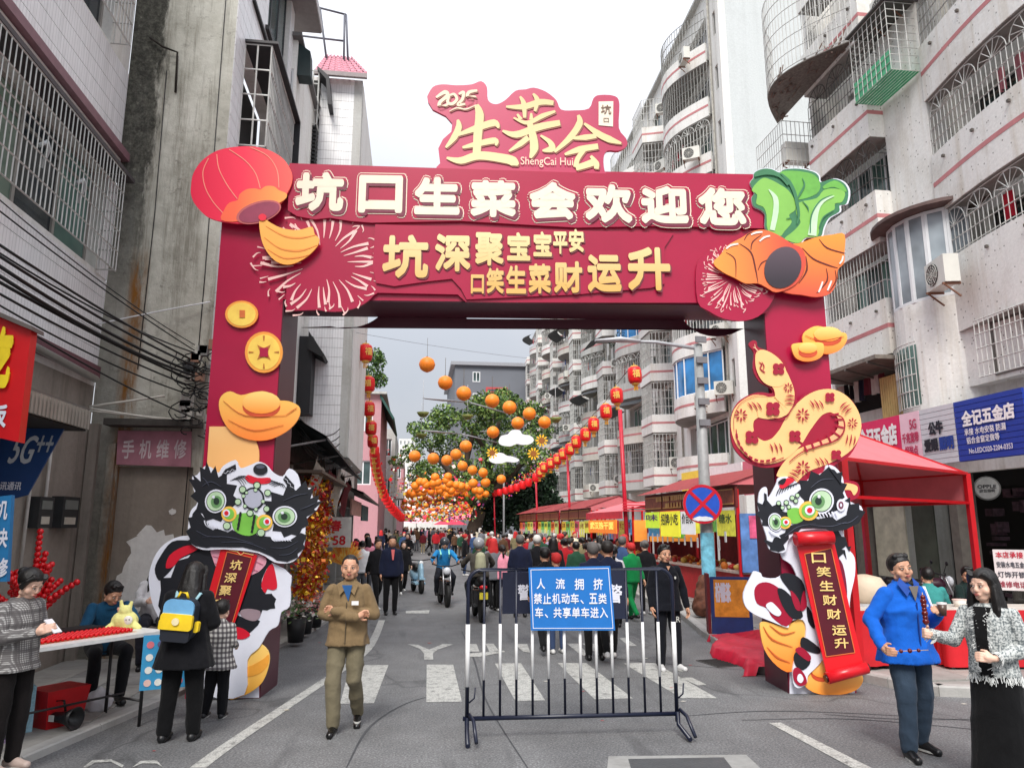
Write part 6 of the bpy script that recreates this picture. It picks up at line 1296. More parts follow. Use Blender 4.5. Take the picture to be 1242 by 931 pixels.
# pink and teal hoarding behind the nearest stall and the shop sign band
HB = Fr(10.8,29,-R(90)); hb__ = thing_fr('pink_hoarding', HB, 'pink and teal hoarding with teal lettering above the stalls', 'sign')
for a, b, c in ((0,2.4,(240,220,80)),(2.5,5.6,(240,240,240)),(5.7,8.4,(226,120,140)),(8.5,11.5,(120,186,190))): MB().box(a, b, 0,.06,3.0,4.1).build('panel', M(*c, .6, var=.08), hb__)
mb = MB(); text_mb(mb, '音乐培训中心', .8,5.4,3.3,3.8,-.02, bold=.05); mb.build('lettering', M(60,190,190,.5), hb__)
# ================================================================ RED TENT by the right block
TA, TB = ground(1022,556,2.95), ground(1172,574,2.95); TC_ = ground(1174,605,2.62); TD = ground(1047,613,2.62); TM_ = ground(1104,609,2.62)
tn = empty('red_tent', (TB.x, TB.y, 0),0, 'red framed market tent with pink canvas roof beside the right pillar', 'tent')
def tl_(v): return Vector((v[0] - TB.x, v[1] - TB.y, v[2]))
ap = (TA + TC_) / 2 + Vector((1.0,1.5,.75))
TB2 = atY(1047,613,14.5); TB2.z = 2.95; TA2 = Vector((6.6,13.0,2.95)); AP = (TA + TB2) / 2 + Vector((0,0,.7)); Dn = Vector((0,0,-.52))
for a, b in ((TA, TB),(TB, TB2),(TB2, TA2),(TA2, TA)):
 MB().add([tl_(a), tl_(b), tl_(AP)],[(0,1,2)]).build('roof_panel', PINKC, tn)
 MB().bar(tl_(a), tl_(b),.05).build('eave_bar', REDM, tn); MB().bar(tl_(a + Dn), tl_(b + Dn),.045).build('lower_bar', REDM, tn); MB().bar(tl_(a), tl_(AP),.04).build('rafter', REDM, tn)
for a, b in ((TB, TB2),(TB2, TA2),(TA2, TA)):
 MB().add([tl_(a), tl_(b), tl_(b + Dn), tl_(a + Dn)],[(0,1,2,3)]).build('valance', PINKC, tn)
for a in (TB, TB2, TA2, TA, (TB2 + TA2) / 2): a = tl_(a); MB().box(a.x - .045, a.x + .045, a.y - .045, a.y + .045,.12, a.z).build('post', REDM, tn)
# long red clothed tables under the tent and their goods
def cloth_table(x, y, L, W, rz, label, c=(196,22,34), h=.76, cat='table'):
 o = empty('table', (x, y, .13), rz, label, cat)
 mb = MB(); n = 18; per = []
 for (ax, ay),(bx, by) in (((-L / 2,-W / 2),(L / 2,-W / 2)),((L / 2,-W / 2),(L / 2, W / 2)),((L / 2, W / 2),(-L / 2, W / 2)),((-L / 2, W / 2),(-L / 2,-W / 2))):
  for k in range(n): per.append((ax + (bx - ax) * k / n, ay + (by - ay) * k / n))
 m_ = len(per); q = [(px_ * (1 + .03 * math.sin(i * 1.9)), py_ * (1 + .05 * math.sin(i * 1.9)),.04) for i, (px_, py_) in enumerate(per)]
 mb.add([(a, b, h) for a, b in per] + q, [(i, m_ + i, m_ + (i + 1) % m_, (i + 1) % m_) for i in range(m_)], True); mb.build('cloth', M(*c, .8, var=.15, sc=3), o)
 MB().box(-L / 2, L / 2,-W / 2, W / 2, h - .03, h + .004).build('tabletop', M(214,206,196,.4, var=.1), o)
 for sx in (-1,1):
  for sy in (-1,1): MB().box(sx * (L / 2 - .08) - .02, sx * (L / 2 - .08) + .02, sy * (W / 2 - .08) - .02, sy * (W / 2 - .08) + .02,0, h - .03).build('leg', M(120,120,120,.4), o)
 return o
tpos = ground(1190,745,.8); tA = cloth_table(8.75,9.75,3.0,.75, R(-8), 'long table under a red cloth in front of the seated diners', h=.78)
tB = cloth_table(6.55,10.2,1.3,.75, R(10), 'short red clothed table beside the right pillar holding a steel pot', h=.8)
pot = empty('rice_pot', (6.4,10.1,.935),0, 'bulging pale cloth covered pot on the short red table', 'pot'); MB().lathe([(.0,0),(.24,.0),(.3,.1),(.3,.26),(.22,.38),(.05,.42),(0,.42)], n=20).build('pot_body', M(206,190,166,.7, var=.1), pot); MB().lathe([(.305,.0),(.31,.04)], n=20).build('pot_rim', M(170,170,170,.3), pot)
# ================================================================ LANTERNS
REDL = M(226,18,24,.45, var=.12, sc=10, name='red_lantern_cloth'); GOLDL = M(236,190,90,.4); ORL = M(250,136,30,.5, var=.08, sc=8); ORD = M(214,100,20,.6)
def red_proto():
 n = 16; mb = MB(); pr = [(.13,-.27),(.19,-.25),(.225,-.18),(.235,0),(.225,.18),(.19,.25),(.13,.27)]; v = []
 for r, z in pr:
  for k in range(n): a = 2 * math.pi * k / n; rr_ = r * (1 - .05 * (k % 2)); v.append((rr_ * math.cos(a), rr_ * math.sin(a), z))
 mb.add(v, [(i * n + k, i * n + (k + 1) % n, (i + 1) * n + (k + 1) % n, (i + 1) * n + k) for i in range(len(pr) - 1) for k in range(n)], True); body = mb.mesh('lantern_body', REDL)
 mb = MB(); mb.lathe([(.0,.27),(.13,.27),(.12,.31),(0,.31)], n=12); mb.tube([(0,0,.3),(0,0,.42)],.008,4); cap = mb.mesh('cap', GOLDL)
 mb = MB(); mb.lathe([(0,-.27),(.13,-.27),(.12,-.32),(0,-.32)], n=12); cap2 = mb.mesh('base_ring', GOLDL)
 mb = MB()
 for k in range(7): a = 2 * math.pi * k / 7; mb.tube([(.05 * math.cos(a),.05 * math.sin(a),-.32),(.06 * math.cos(a),.06 * math.sin(a),-.5)],.012,4, smooth=False)
 tas = mb.mesh('tassel', M(230,170,60,.7)); mb = MB(); text_mb(mb, '福', -.12,.12,-.12,.14,-.24, bold=.03); ch = mb.mesh('gold_character', GOLDL); return [body, cap, cap2, tas, ch]
RP = red_proto()
ordw = ['first', 'second', 'third', 'fourth', 'fifth', 'sixth', 'seventh', 'eighth', 'ninth', 'tenth', 'eleventh', 'twelfth', 'thirteenth', 'fourteenth', 'fifteenth', 'sixteenth', 'seventeenth', 'eighteenth', 'nineteenth', 'twentieth']
def red_lantern(p, label, group, near=True, s=1.0):
 o = link('red_lantern', RP[0], None, p, random.uniform(-.6,.6)); o.scale = (s, s, s); o.rotation_euler = (random.uniform(-.06,.06), random.uniform(-.06,.06), random.uniform(-.5,.5)); tag(o, label, 'lantern', group)
 if near:
  for nm, me in zip(('cap', 'base_ring', 'tassel', 'gold_character'), RP[1:]): link(nm, me, o)
 return o
def lerp_path(pts, n):
 L = [0]
 for a, b in zip(pts, pts[1:]): L.append(L[-1] + (Vector(b) - Vector(a)).length)
 out = []
 for k in range(n):
  d = L[-1] * k / (n - 1)
  for i in range(len(pts) - 1):
   if d <= L[i + 1] + 1e-6: t = (d - L[i]) / (L[i + 1] - L[i]); out.append(Vector(pts[i]).lerp(Vector(pts[i + 1]), t)); break
 return out
Lp = [at_depth(443.5,428,24.2), at_depth(447,466,27), at_depth(447.5,496,28.3), at_depth(450,519,30), at_depth(452,535,32), at_depth(454,548,34)]
Lp += [at_depth(*q) for q in ((455,560,35),(457,572,36),(460,583,37.5),(463,593,39),(467,603,41),(472,611,43),(477,618,45),(481,622,47),(485,626,49),(489,629,51))]
Lf = [Vector(Lp[0])]
for a, b in zip(Lp[5:], Lp[6:]): Lf += [a.lerp(b, t) for t in (0,.5)]
Lall = Lp[:5] + Lf[1:]
for i, p in enumerate(Lall):
 red_lantern(p, ('%s red lantern of the left hand string, counted from the tiled gable' % ordw[i]) if i < 20 else 'small red lantern in the far tail of the left hand string over the shops', 'red lanterns hung along the left fronts', i < 14,1.0 if i < 12 else .95)
Rq = [(770,455,24),(748,480,26.5),(735,499,28.5),(720,515,30),(710,527,31.5),(699,536,33),(691,545,35),(683,551,36.5),(676,557,38),(668,562,39.5),(660,567,41),(655,573,43),(650,579,45),(641,585,47),(634,588,49),(627,591,51),(620,593,53),(613,595,55),(606,597,58),(600,598,61),(594,600,64),(588,603,67),(582,606,70),(577,609,73),(572,612,76),(567,617,80),(563,621,84)]
Rall = [at_depth(*q) for q in Rq]
for i, p in enumerate(Rall): red_lantern(p, ('%s red lantern of the right hand string, counted from the archway' % ordw[i]) if i < 20 else 'small red lantern at the far low end of the right hand string', 'red lanterns strung on the right hand poles', i < 12)
def cord(name, pts, r, m, label=None, cat='cable', group=None, sag=0.0, n=10, parent=None):
 if sag or len(pts) == 2:
  a, b = Vector(pts[0]), Vector(pts[-1]); pts = [a.lerp(b, k / n) - Vector((0,0, sag * 4 * (k / n) * (1 - k / n))) for k in range(n + 1)]
 o = MB().tube(pts, r, 5).build(name, m, parent)
 if label: tag(o, label, cat, group)
 return o
cord('lantern_cord', [p + Vector((0,0,.42)) for p in Lall],.012, BLACK, 'thin dark cord carrying the left hand string of red lanterns', 'cord')
cord('lantern_cord', [p + Vector((0,0,.42)) for p in Rall],.012, BLACK, 'thin dark cord carrying the right hand string of red lanterns', 'cord')
pn = [((752,497),(768,690),25.5),((688,552),(694,690),35.5),((650,585),(652,690),46),((599,598),(600,690),61)]
for i, (a, b, d) in enumerate(pn):
 t_ = at_depth(a[0], a[1], d); o = empty('red_pole', (t_.x + .15, t_.y, 0),0,['nearest tall red pole holding up the right hand lantern string', 'second tall red pole under the right hand lantern string', 'third red pole under the right hand lantern string, before the dark tree', 'farthest thin red pole of the right hand lantern string'][i], 'pole', 'red poles of the lantern string')
 h = t_.z + (.2 if i else .0); MB().tube([(0,0,.1),(-.15,0, h)],.07 if i < 1 else .06,10).build('pole', M(196,24,50,.4), o); MB().box(-.14,.14,-.14,.14,.0,.12).build('foot_plate', BLACK, o)
# orange globes, each strand hung across the street from wall to wall
n_ = 18
def globe():
 n = 14; mb = MB(); v = []; pr = [(math.sin(math.pi * i / 10),-math.cos(math.pi * i / 10)) for i in range(11)]
 for j, (r, z) in enumerate(pr):
  for k in range(n): a = 2 * math.pi * k / n; q = (.3 * (1 if j % 2 else .965)) * max(r, .12); v.append((q * math.cos(a), q * math.sin(a),.28 * z))
 mb.add(v, [(i * n + k, i * n + (k + 1) % n, (i + 1) * n + (k + 1) % n, (i + 1) * n + k) for i in range(10) for k in range(n)], True); return mb.mesh('orange_lantern', ORL)
GL = globe(); mb = MB(); mb.lathe([(.04,.27),(.04,.3)], n=10); mb.tube([(0,0,.29),(0,0,1.0)],.008,4); GLC = mb.mesh('hook', M(90,80,60,.6)); mb = MB(); mb.lathe([(.045,-.27),(.05,-.285),(.0,-.285)], n=10); GLB = mb.mesh('bottom_ring', ORD)
near_o = [(518,442,20, 'highest and leftmost orange lantern against the sky'),(540,464,18.5, 'second orange lantern, just left of the grey building'),(562.5,477,19, 'third orange lantern, before the grey wall edge'),(597,486,18, 'orange lantern in front of the grey building below its red window'),(618,494,17.5, 'orange lantern before the grey building just right of the red window'),(642,501.5,16.5, 'orange lantern at the right edge of the grey building'),(660.5,512,16, 'rightmost orange lantern beside the balcony blocks'),(598,524,15.5, 'orange lantern hanging just above the upper cloud board'),(628,513,16, 'orange lantern between the upper row and the large cloud board'),
 (565,541,15.5, 'orange lantern left of the large white cloud board'),(503,553,15, 'orange lantern lowest left before the pale sky gap'),(525.5,556,15, 'orange lantern beside the left branch of the tree'),(542,558,14, 'orange lantern right of the pair at the tree branch'),(553,551,14.5, 'orange lantern wrapped in leaves near the tree top'),(561,565,13, 'orange lantern in the middle of the tree crown'),(573,570,12.5, 'orange lantern under the small cloud board'),(586,573,12, 'orange lantern just right of and below the small cloud'),(608,581,12, 'orange lantern lowest on the right part of the crown'),(574,586,12, 'orange lantern at the crown centre bottom'),(589,585,12, 'orange lantern beside the crown centre bottom one')]
for x, y, d, lb_ in near_o:
 dd = 895 * .6 / d; o = link('orange_lantern', GL, None, at_depth(x, y, dd), random.uniform(0,3)); tag(o, lb_, 'lantern', 'orange globe lanterns over the street'); link('hook', GLC, o); link('bottom_ring', GLB, o)
rr = random.Random(12); cnt = 0
rows = [(588,500,565,9,50),(594,496,588,12,54),(601,492,592,15,59),(608,488,592,17,66),(614,486,590,19,74),(620,484,584,18,90),(626,482,580,20,100),(631,482,576,20,112),(597,497,552,5,54),(582,508,548,3,50)]
for y, x0, x1, n, d in rows:
 for k in range(n):
  x = x0 + (x1 - x0) * (k + rr.uniform(.2,.8)) / n; o = link('orange_lantern', GL, None, at_depth(x, y - 3 * math.sin(math.pi * k / n) + rr.uniform(-3,3), d), rr.uniform(0,3)); tag(o, 'small orange lantern in the dense mass of lanterns far down the street', 'lantern', 'orange globe lanterns over the street')
# hanging tinsel and paper flowers among them: uncountable
mb = MB(); cols_ = [M(236,60,90,.6), M(246,210,80,.6), M(250,236,226,.6), M(150,60,140,.6), M(230,30,40,.6), M(245,150,60,.6), M(120,170,80,.6)]
for k in range(2600):
 d = rr.uniform(50,110); y = 570 + 62 * rr.random() ** .6; x = 485 + 95 * rr.random() + (612 - y) * .1 * rr.random()
 if rr.random() < .25: x = rr.choice((463,475,482,552,585,560)) + rr.gauss(0,3); y = rr.uniform(545,625)
 p = at_depth(x, y, d); r = rr.uniform(.06,.17); mb.cur = rr.randrange(7); a = Vector((rr.gauss(0,1), rr.gauss(0,1), rr.gauss(0,1))).normalized() * r; b = a.cross(Vector((rr.gauss(0,1), rr.gauss(0,1),1))).normalized() * r
 mb.add([p - a, p + b, p + a, p - b],[(0,1,2,3)])
tag(mb.build('paper_decorations', cols_), 'mass of tiny paper flowers and tinsel strung between the far orange lanterns', 'decorations', kind='stuff')
mb = MB()
for k in range(900):
 t = rr.random(); p = at_depth(584 + 105 * t + rr.gauss(0,1.5),612 - 62 * t + rr.gauss(0,5),40 + 30 * (1 - t)); r = rr.uniform(.04,.09); mb.cur = rr.randrange(7); a = Vector((rr.gauss(0,1), rr.gauss(0,1), rr.gauss(0,1))).normalized() * r; b = a.cross(Vector((rr.gauss(0,1), rr.gauss(0,1),1))).normalized() * r; mb.add([p - a, p + b, p + a, p - b],[(0,1,2,3)])
tag(mb.build('tinsel_garland', cols_), 'speckled tinsel garlands hanging before the dark tree', 'garland', kind='stuff')
# clouds
FCL = Fr(0,44,0)
def cloud(pts, Y, label):
 f = Fr(0, Y, 0); P = smooth_pts([f.px(x, y) for x, y in pts],4); c = (sum(p[0] for p in P) / len(P), sum(p[1] for p in P) / len(P))
 o = MB().prism([(p[0] - c[0], p[1] - c[1]) for p in P],-.04,.04).build('cloud_board', M(236,238,244,.5, var=.03)); o.location = (c[0], Y, c[1]); tag(o, label, 'cloud board'); return o
zc_ = Zm(480,420,4.232)
cloud(zc_([(528,490),(540,460),(575,450),(595,430),(635,430),(650,450),(690,458),(708,480),(690,500),(650,505),(620,500),(590,512),(560,510),(540,505)]),40, 'larger flat white cloud board hanging before the tree crown')
cloud(zc_([(478,580),(495,555),(520,545),(550,548),(570,560),(600,565),(634,582),(610,595),(570,592),(540,600),(500,598)]),42, 'smaller flat white cloud board hanging lower in the tree crown')
# small lotus dishes on thin threads
for x, y, d, lb_ in ((513,502,30, 'small green lotus dish hanging alone on the left against the sky'),(511,528,31, 'lower small green lotus dish hanging left of the tree'),(674,508.5,30, 'small green lotus dish hanging beside the balconies'),(567,505,32, 'small green lotus dish hung before the grey building wall')):
 p = at_depth(x, y, d); o = empty('lotus_dish', p, 0, lb_, 'ornament', 'green lotus dishes on threads'); MB().lathe([(0,-.12),(.12,-.12),(.2,-.03),(.26,.07),(.22,.05),(0,-.02)], n=12).build('dish', M(120,128,60,.5, var=.3), o); MB().tube([(0,0,0),(0,0,1.4)],.008,4).build('thread', M(200,200,200,.5), o)
for x, y, d, lb_ in ((657,534,32, 'small yellow sunflower disc hanging by the upper right of the tree'),(647,550,32, 'lower small yellow sunflower disc hanging by the tree'),(597,549,34, 'small yellow sunflower disc on the cloud edge')):
 p = at_depth(x, y, d); o = empty('sunflower', p, 0, lb_, 'ornament'); MB().lathe([(.12,-.02),(.14,0),(.12,.02)], n=10, ax='y').build('disc', M(150,90,30,.6), o)
 for k in range(10): a = 2 * math.pi * k / 10; MB().prism(ell(.2 * math.cos(a),.2 * math.sin(a),.08,.04,8, math.degrees(a)),-.01,.01).build('petal', M(246,190,40,.6), o)
# street lamps
def street_lamp(base, h, arm, label, r=.09, hd=None):
 o = empty('street_lamp', base, 0, label, 'street lamp'); MB().tube([(0,0,0),(0,0, h)],[r, r * .7],12).build('pole', M(176,178,182,.4, var=.1), o)
 MB().tube([(0,0, h - .15),(arm * .5,0, h + .02),(arm, 0, h + .05)],[.04,.035,.03],8).build('arm', M(176,178,182,.4), o)
 e = arm; s = 1 if arm > 0 else -1; MB().tube([(e - .1 * s, 0, h + .05),(e + .35 * s, 0, h + .07),(e + .8 * s, 0, h + .05)],[.08,.13,.05],8, sy=.45).build('lamp_head', M(206,208,212,.35), o); return o
b = ground(862,742,.12); hp = atY(836,420, b.y)
lamp1 = empty('street_lamp', (b.x, b.y, .12),0, 'grey street lamp post with torn blue posters round its foot and a no stopping sign', 'street lamp')
tp_ = atY(826,418, b.y); hgt = tp_.z - .1
MB().tube([(0,0,0),(0,0,2.0),(0,0, hgt)],[.15,.14,.10],14).build('pole', M(150,152,152,.5, var=.2), lamp1); MB().lathe([(.155,.55),(.152,1.75)], n=14).build('torn_posters', mat(srgb(90,150,170),.8,.5,5, name='torn_poster'), lamp1)
MB().tube([(0,0, hgt - .1),(-1.0,.1, hgt + .05),(-1.5,.1, hgt + .05)],[.05,.04,.035],8).build('arm', M(176,178,182,.4), lamp1); MB().tube([(-1.4,.1, hgt + .05),(-1.9,.1, hgt + .08),(-2.5,.1, hgt + .04)],[.09,.15,.06],8, sy=.45).build('lamp_head', M(196,198,202,.35), lamp1)
for k in range(5): MB().box(-.1,.16,-.16,-.1,4.2 + .5 * k, 4.35 + .5 * k).build('bracket', M(120,120,124,.5), lamp1)
p2_ = ground(590,655,0); street_lamp((7.3,60,0),9.5,-1.2, 'far grey street lamp post standing by the dark tree')
for (x0, y0, x1, y1, d, lb_) in ((514,483,570,488,34, 'upper of two long grey lamp arms reaching in from the left'),(511,522,560,526,38, 'lower of two long grey lamp arms reaching in over the tree')):
 a, b_ = at_depth(x0, y0, d), at_depth(x1, y1, d + 8); o = empty('lamp_arm', a, 0, lb_, 'lamp arm'); MB().tube([Vector((0,0,0)),(b_ - a) * .35, b_ - a],[.06,.13,.04],8, sy=.5).build('lamp_head', M(150,150,154,.4), o); MB().tube([b_ - a, b_ - a + Vector((2.5,2,-.3))],.04,6).build('arm', M(150,150,154,.4), o)
# no stopping sign
sp = atY(852,611, b.y - .25); ns = empty('no_stopping_sign', sp, 0, 'round blue no stopping sign with red cross on the lamp post', 'sign'); rS = .44
MB().lathe([(rS, -.02),(rS, .02)], n=36, ax='y').build('back_plate', M(180,180,184,.4), ns)
def disc(nm, r0, r1, y, m): mb = MB(); mb.prism(ell(0,0, r1, r1,36), y, y + .004,[ell(0,0, r0, r0,36)] if r0 else ()); return mb.build(nm, m, ns)
disc('red_ring', rS * .86, rS, -.03, M(196,24,46,.35)); disc('blue_field', 0, rS * .86,-.025, M(34,84,190,.35, var=.1))
for a in (45,135): c, s_ = math.cos(R(a)), math.sin(R(a)); MB().prism(spine([(-c * rS * .88,-s_ * rS * .88),(c * rS * .88, s_ * rS * .88)],[.075,.075],1, False),-.034 - a * 1e-5,-.03).build('red_bar', M(196,24,46,.35), ns)
MB().prism(ragged(0,-.33,.24,.06,3),-.040,-.036).build('torn_sticker', M(224,226,230,.6), ns); ns.rotation_euler = (0,0,-R(12))
# ================================================================ CROWD BARRIER
bl_, br_ = ground(566,897), ground(822,890); BA = math.atan2(br_.y - bl_.y, br_.x - bl_.x); BF = Fr(bl_.x, bl_.y, BA); BL = (br_ - bl_).length
bar_ = thing_fr('crowd_barrier', BF, 'black and white steel crowd barrier carrying a blue notice board', 'barrier'); NAV = M(20,26,46,.35); WB = M(226,226,226,.4)
zt_ = BF.px(690,690)[1]; zb_ = BF.px(690,868)[1]; r_c = .14
top_ = [(0,0,.12),(0,0, zt_ - r_c)] + [(r_c - r_c * math.cos(R(a)),0, zt_ - r_c + r_c * math.sin(R(a))) for a in range(15,90,15)] + [(r_c, 0, zt_),(BL - r_c, 0, zt_)] + [(BL - r_c + r_c * math.sin(R(a)),0, zt_ - r_c + r_c * math.cos(R(a))) for a in range(15,90,15)] + [(BL, 0, zt_ - r_c),(BL, 0,.12)]
MB().tube(top_, .020,10).build('frame', NAV, bar_); MB().tube([(-.04,0, zb_),(BL + .02,0, zb_)],.022,8).build('bottom_rail', NAV, bar_)
z1_, z2_ = BF.px(690,755)[1], BF.px(690,822)[1]
for x in (0, BL): MB().tube([(x, 0, z2_ - .06),(x, 0, z1_)],.0235,10).build('white_band', WB, bar_)
nb = 13
for k in range(1, nb):
 x = BL * k / nb; u = MB().tube([(x, 0, zb_),(x, 0, zt_)],.0125,8).build('upright', NAV, bar_); MB().tube([(x, 0, z2_),(x, 0, z1_)],.0155,8).build('white_band', WB, u)
for x in (0, BL):
 sg_ = -1 if x == 0 else 1
 MB().tube([(x, -.03,.22),(x, -.04,.1),(x + .03 * sg_, -.30,.03)] if x else [(x, 0,.2),(x, -.03,.08),(x, -.28,.02)],.022,8).build('foot', NAV, bar_); MB().tube([(x + .02,-.03,.24),(x + .06,-.12,.2),(x + .08,-.3,.05)],.018,8).build('foot', NAV, bar_)
 MB().tube([(x + .02,0,.34),(x + .07,0,.38),(x + .08,0,.48)],.008,6).build('hook', NAV, bar_)
q = [BF.px(x, y, -.05) for x, y in ((641,688),(740,686),(746,764),(644,764))]
nt_ = MB().prism(q, -.055,-.045).build('notice_board', M(30,112,190,.35, var=.04)); nt_.location = BF.o; nt_.rotation_euler = (0,0, BF.a); tag(nt_, 'blue notice board with white characters hung on the crowd barrier', 'sign')
ri = [( (a[0] - (q[0][0] + q[2][0]) / 2) * .955 + (q[0][0] + q[2][0]) / 2,(a[1] - (q[0][1] + q[2][1]) / 2) * .94 + (q[0][1] + q[2][1]) / 2) for a in q]; ri2 = [((a[0] - (q[0][0] + q[2][0]) / 2) * .94 + (q[0][0] + q[2][0]) / 2,(a[1] - (q[0][1] + q[2][1]) / 2) * .92 + (q[0][1] + q[2][1]) / 2) for a in q]
MB().prism(ri, -.0595,-.0565,[ri2]).build('white_border', WHT, nt_)
for txt, y0, y1, x0, x1 in (('人', 701,714,651,661),('流', 701,714,674,685),('拥', 701,715,697,708),('挤', 701,715,720,731)): sign_text(nt_, BF, txt, x0, y0, x1, y1, WHT, -.06,.03)
for i, ch in enumerate('禁止机动车、五类'): sign_text(nt_, BF, ch, 647.5 + 11.2 * i + (1 if ch == '、' else 0),719,657.2 + 11.2 * i - (5 if ch == '、' else 0),(719 if ch != '、' else 727) + (13 if ch != '、' else 5), WHT, -.06,.03) if ch != '、' else sign_text(nt_, BF, ch, 648 + 11.2 * i, 727,652 + 11.2 * i, 732, WHT, -.06,.02)
for i, ch in enumerate('车、共享单车进入'): sign_text(nt_, BF, ch, 649 + 11.2 * i, 736,658.7 + 11.2 * i, 749, WHT, -.06,.03) if ch != '、' else sign_text(nt_, BF, ch, 649.5 + 11.2 * i, 744,653.5 + 11.2 * i, 749, WHT, -.06,.02)
# ================================================================ CABLES along the left fronts
for i, (y0, y1, r) in enumerate(((292,428,.016),(306,437,.018),(318,442,.022),(330,448,.022),(338,452,.02),(352,462,.014),(366,470,.012),(302,420,.012),(250,415,.010),(376,500,.012),(236,408,.008))):
 a = atX(-8, y0,-4.35 - .03 * i); e = atY(236 + (i * 7) % 14, y1 + 10,12.15); cord('black_cable', [a, e], r, BLACK, '%s sagging black cable from the top across the left fronts to the gable corner' % ['third', 'fourth', 'sixth', 'seventh', 'eighth', 'ninth', 'tenth', 'fifth', 'second', 'lowest', 'topmost'][i], 'cable', 'cables on the left fronts', sag=.05 + .02 * (i % 4))
cord('white_cable', [atY(118,393,12.0), atY(255,366,12.2)],.012, PVCW, 'single white cable slanting across the stained gable', 'cable', sag=-.01)
for k, (a, b_) in enumerate((((108,493),(200,480)),((108,495),(218,512)),((108,498),(216,509)))): cord('white_pipe', [atY(*a, 11.9), atY(*b_, 12.15)],.018, M(200,196,186,.5), '%s pale pipe from the shop canopy to the gable' % ['upper', 'middle', 'lower'][k], 'pipe', 'pale pipes on the gable')
jc = empty('cable_junction', atY(240,470,12.1),0, 'tangle of grey junction boxes and cable loops on the gable corner', 'junction boxes'); rr = random.Random(3)
for k in range(14): x, z = rr.uniform(-.28,.3), rr.uniform(-.5,.7); w = rr.uniform(.04,.09); MB().box(x - w, x + w, -.12,0, z - w * 1.1, z + w * 1.1).build('junction_box', M(*rr.choice([(120,120,118),(150,110,90),(60,62,64),(190,188,180)]),.6), jc)
lp = MB()
for k in range(26):
 c = Vector((rr.uniform(-.25,.35),-.1 - rr.random() * .12, rr.uniform(-.75,.5))); r = rr.uniform(.08,.28); a0 = rr.uniform(0,6); lp.tube([c + Vector((r * math.cos(a0 + t * .6), rr.uniform(-.02,.02), r * .7 * math.sin(a0 + t * .6))) for t in range(8)],.01,4)
lp.build('cable_loops', BLACK, jc)['kind'] = 'stuff'
for k in range(7): cord('black_cable', [at_depth(364,508 + 5 * k, 13.5), at_depth(412,520 + 6 * k + (k % 3) * 3,20)],.016, BLACK, '%s black cable from the top looping past the shops behind the left pillar' % ordw[k], 'cable', 'cables behind the left pillar', sag=.25)
cord('thin_wire', [at_depth(425,402,22), at_depth(700,440,26)],.006, M(120,120,124,.5), 'thin wire crossing the sky under the arch from which lanterns hang', 'wire', sag=.1)
# ================================================================ PEOPLE
SKIN = [mat(srgb(214,168,142),.5,.06,9, sss=.08, name='skin'), mat(srgb(200,150,122),.5,.06,9, sss=.08, name='skin_tan'), mat(srgb(224,182,160),.5,.05,9, sss=.08, name='skin_fair')]
HAIRM = M(18,15,14,.45, var=.3, sc=40, bump=.004); EYEW = M(226,222,216,.3); EYED = M(20,14,12,.2); LIP = M(170,92,84,.5); SHOEB = M(20,20,22,.4)
def vnoise(co, f, seed):
 r = np.random.RandomState(seed); o = np.zeros(len(co))
 for k in range(7):
  d = r.normal(size=3); d /= np.linalg.norm(d); o += np.sin(co @ (d * f * r.uniform(.6,1.7)) + r.uniform(0,6.28) + .7 * np.sin(co @ (r.normal(size=3) * f * .6)))
 return o / 7
def solid(mb, name, m, vox, fold=0.0, ff=26, seed=1, smooth=2, parent=None, dec=None):
 """fuse overlapping volumes into one continuous skin"""
 me = mb.mesh('tmp'); o = bpy.data.objects.new('tmp', me); col.objects.link(o)
 md = o.modifiers.new('r', 'REMESH'); md.mode = 'VOXEL'; md.voxel_size = vox; md.adaptivity = 0
 if smooth: s_ = o.modifiers.new('s', 'SMOOTH'); s_.factor = .6; s_.iterations = smooth
 dg = bpy.context.evaluated_depsgraph_get(); r = bpy.data.meshes.new_from_object(o.evaluated_get(dg)); bpy.data.objects.remove(o); bpy.data.meshes.remove(me)
 r.name = name; n = len(r.vertices)
 if fold and n:
  co = np.empty(n * 3); r.vertices.foreach_get('co', co); co = co.reshape(-1,3); nm = np.empty(n * 3); r.vertices.foreach_get('normal', nm); nm = nm.reshape(-1,3)
  w = vnoise(co * np.array([1,1,.75]), ff, seed); w2 = vnoise(co, ff * 2.2, seed + 5); co = co + nm * ((1 - np.abs(w) * 2.2)[:, None] * fold + w2[:, None] * fold * .4); r.vertices.foreach_set('co', co.ravel())
 r.polygons.foreach_set('use_smooth', [True] * len(r.polygons)); r.materials.clear(); r.materials.append(m); r.update(); return link(name, r, parent)
V = lambda *a: Vector(a)
def cap_(mb, a, b, ra, rb, n=12, sx=1.0, up=None):
 """tapered limb with round ends"""
 a, b = Vector(a), Vector(b); t = (b - a).normalized(); P, Rr = [],[]
 for q in (-1,-.7,-.3): P.append(a + t * ra * q); Rr.append(ra * math.sqrt(max(0,1 - q * q)) + 1e-4)
 P.append(a); Rr.append(ra); P.append((a + b) / 2); Rr.append((ra + rb) / 2 * 1.02); P.append(b); Rr.append(rb)
 for q in (.3,.7,1): P.append(b + t * rb * q); Rr.append(rb * math.sqrt(max(0,1 - q * q)) + 1e-4)
 return mb.tube(P, Rr, n, sx=sx, up=up)
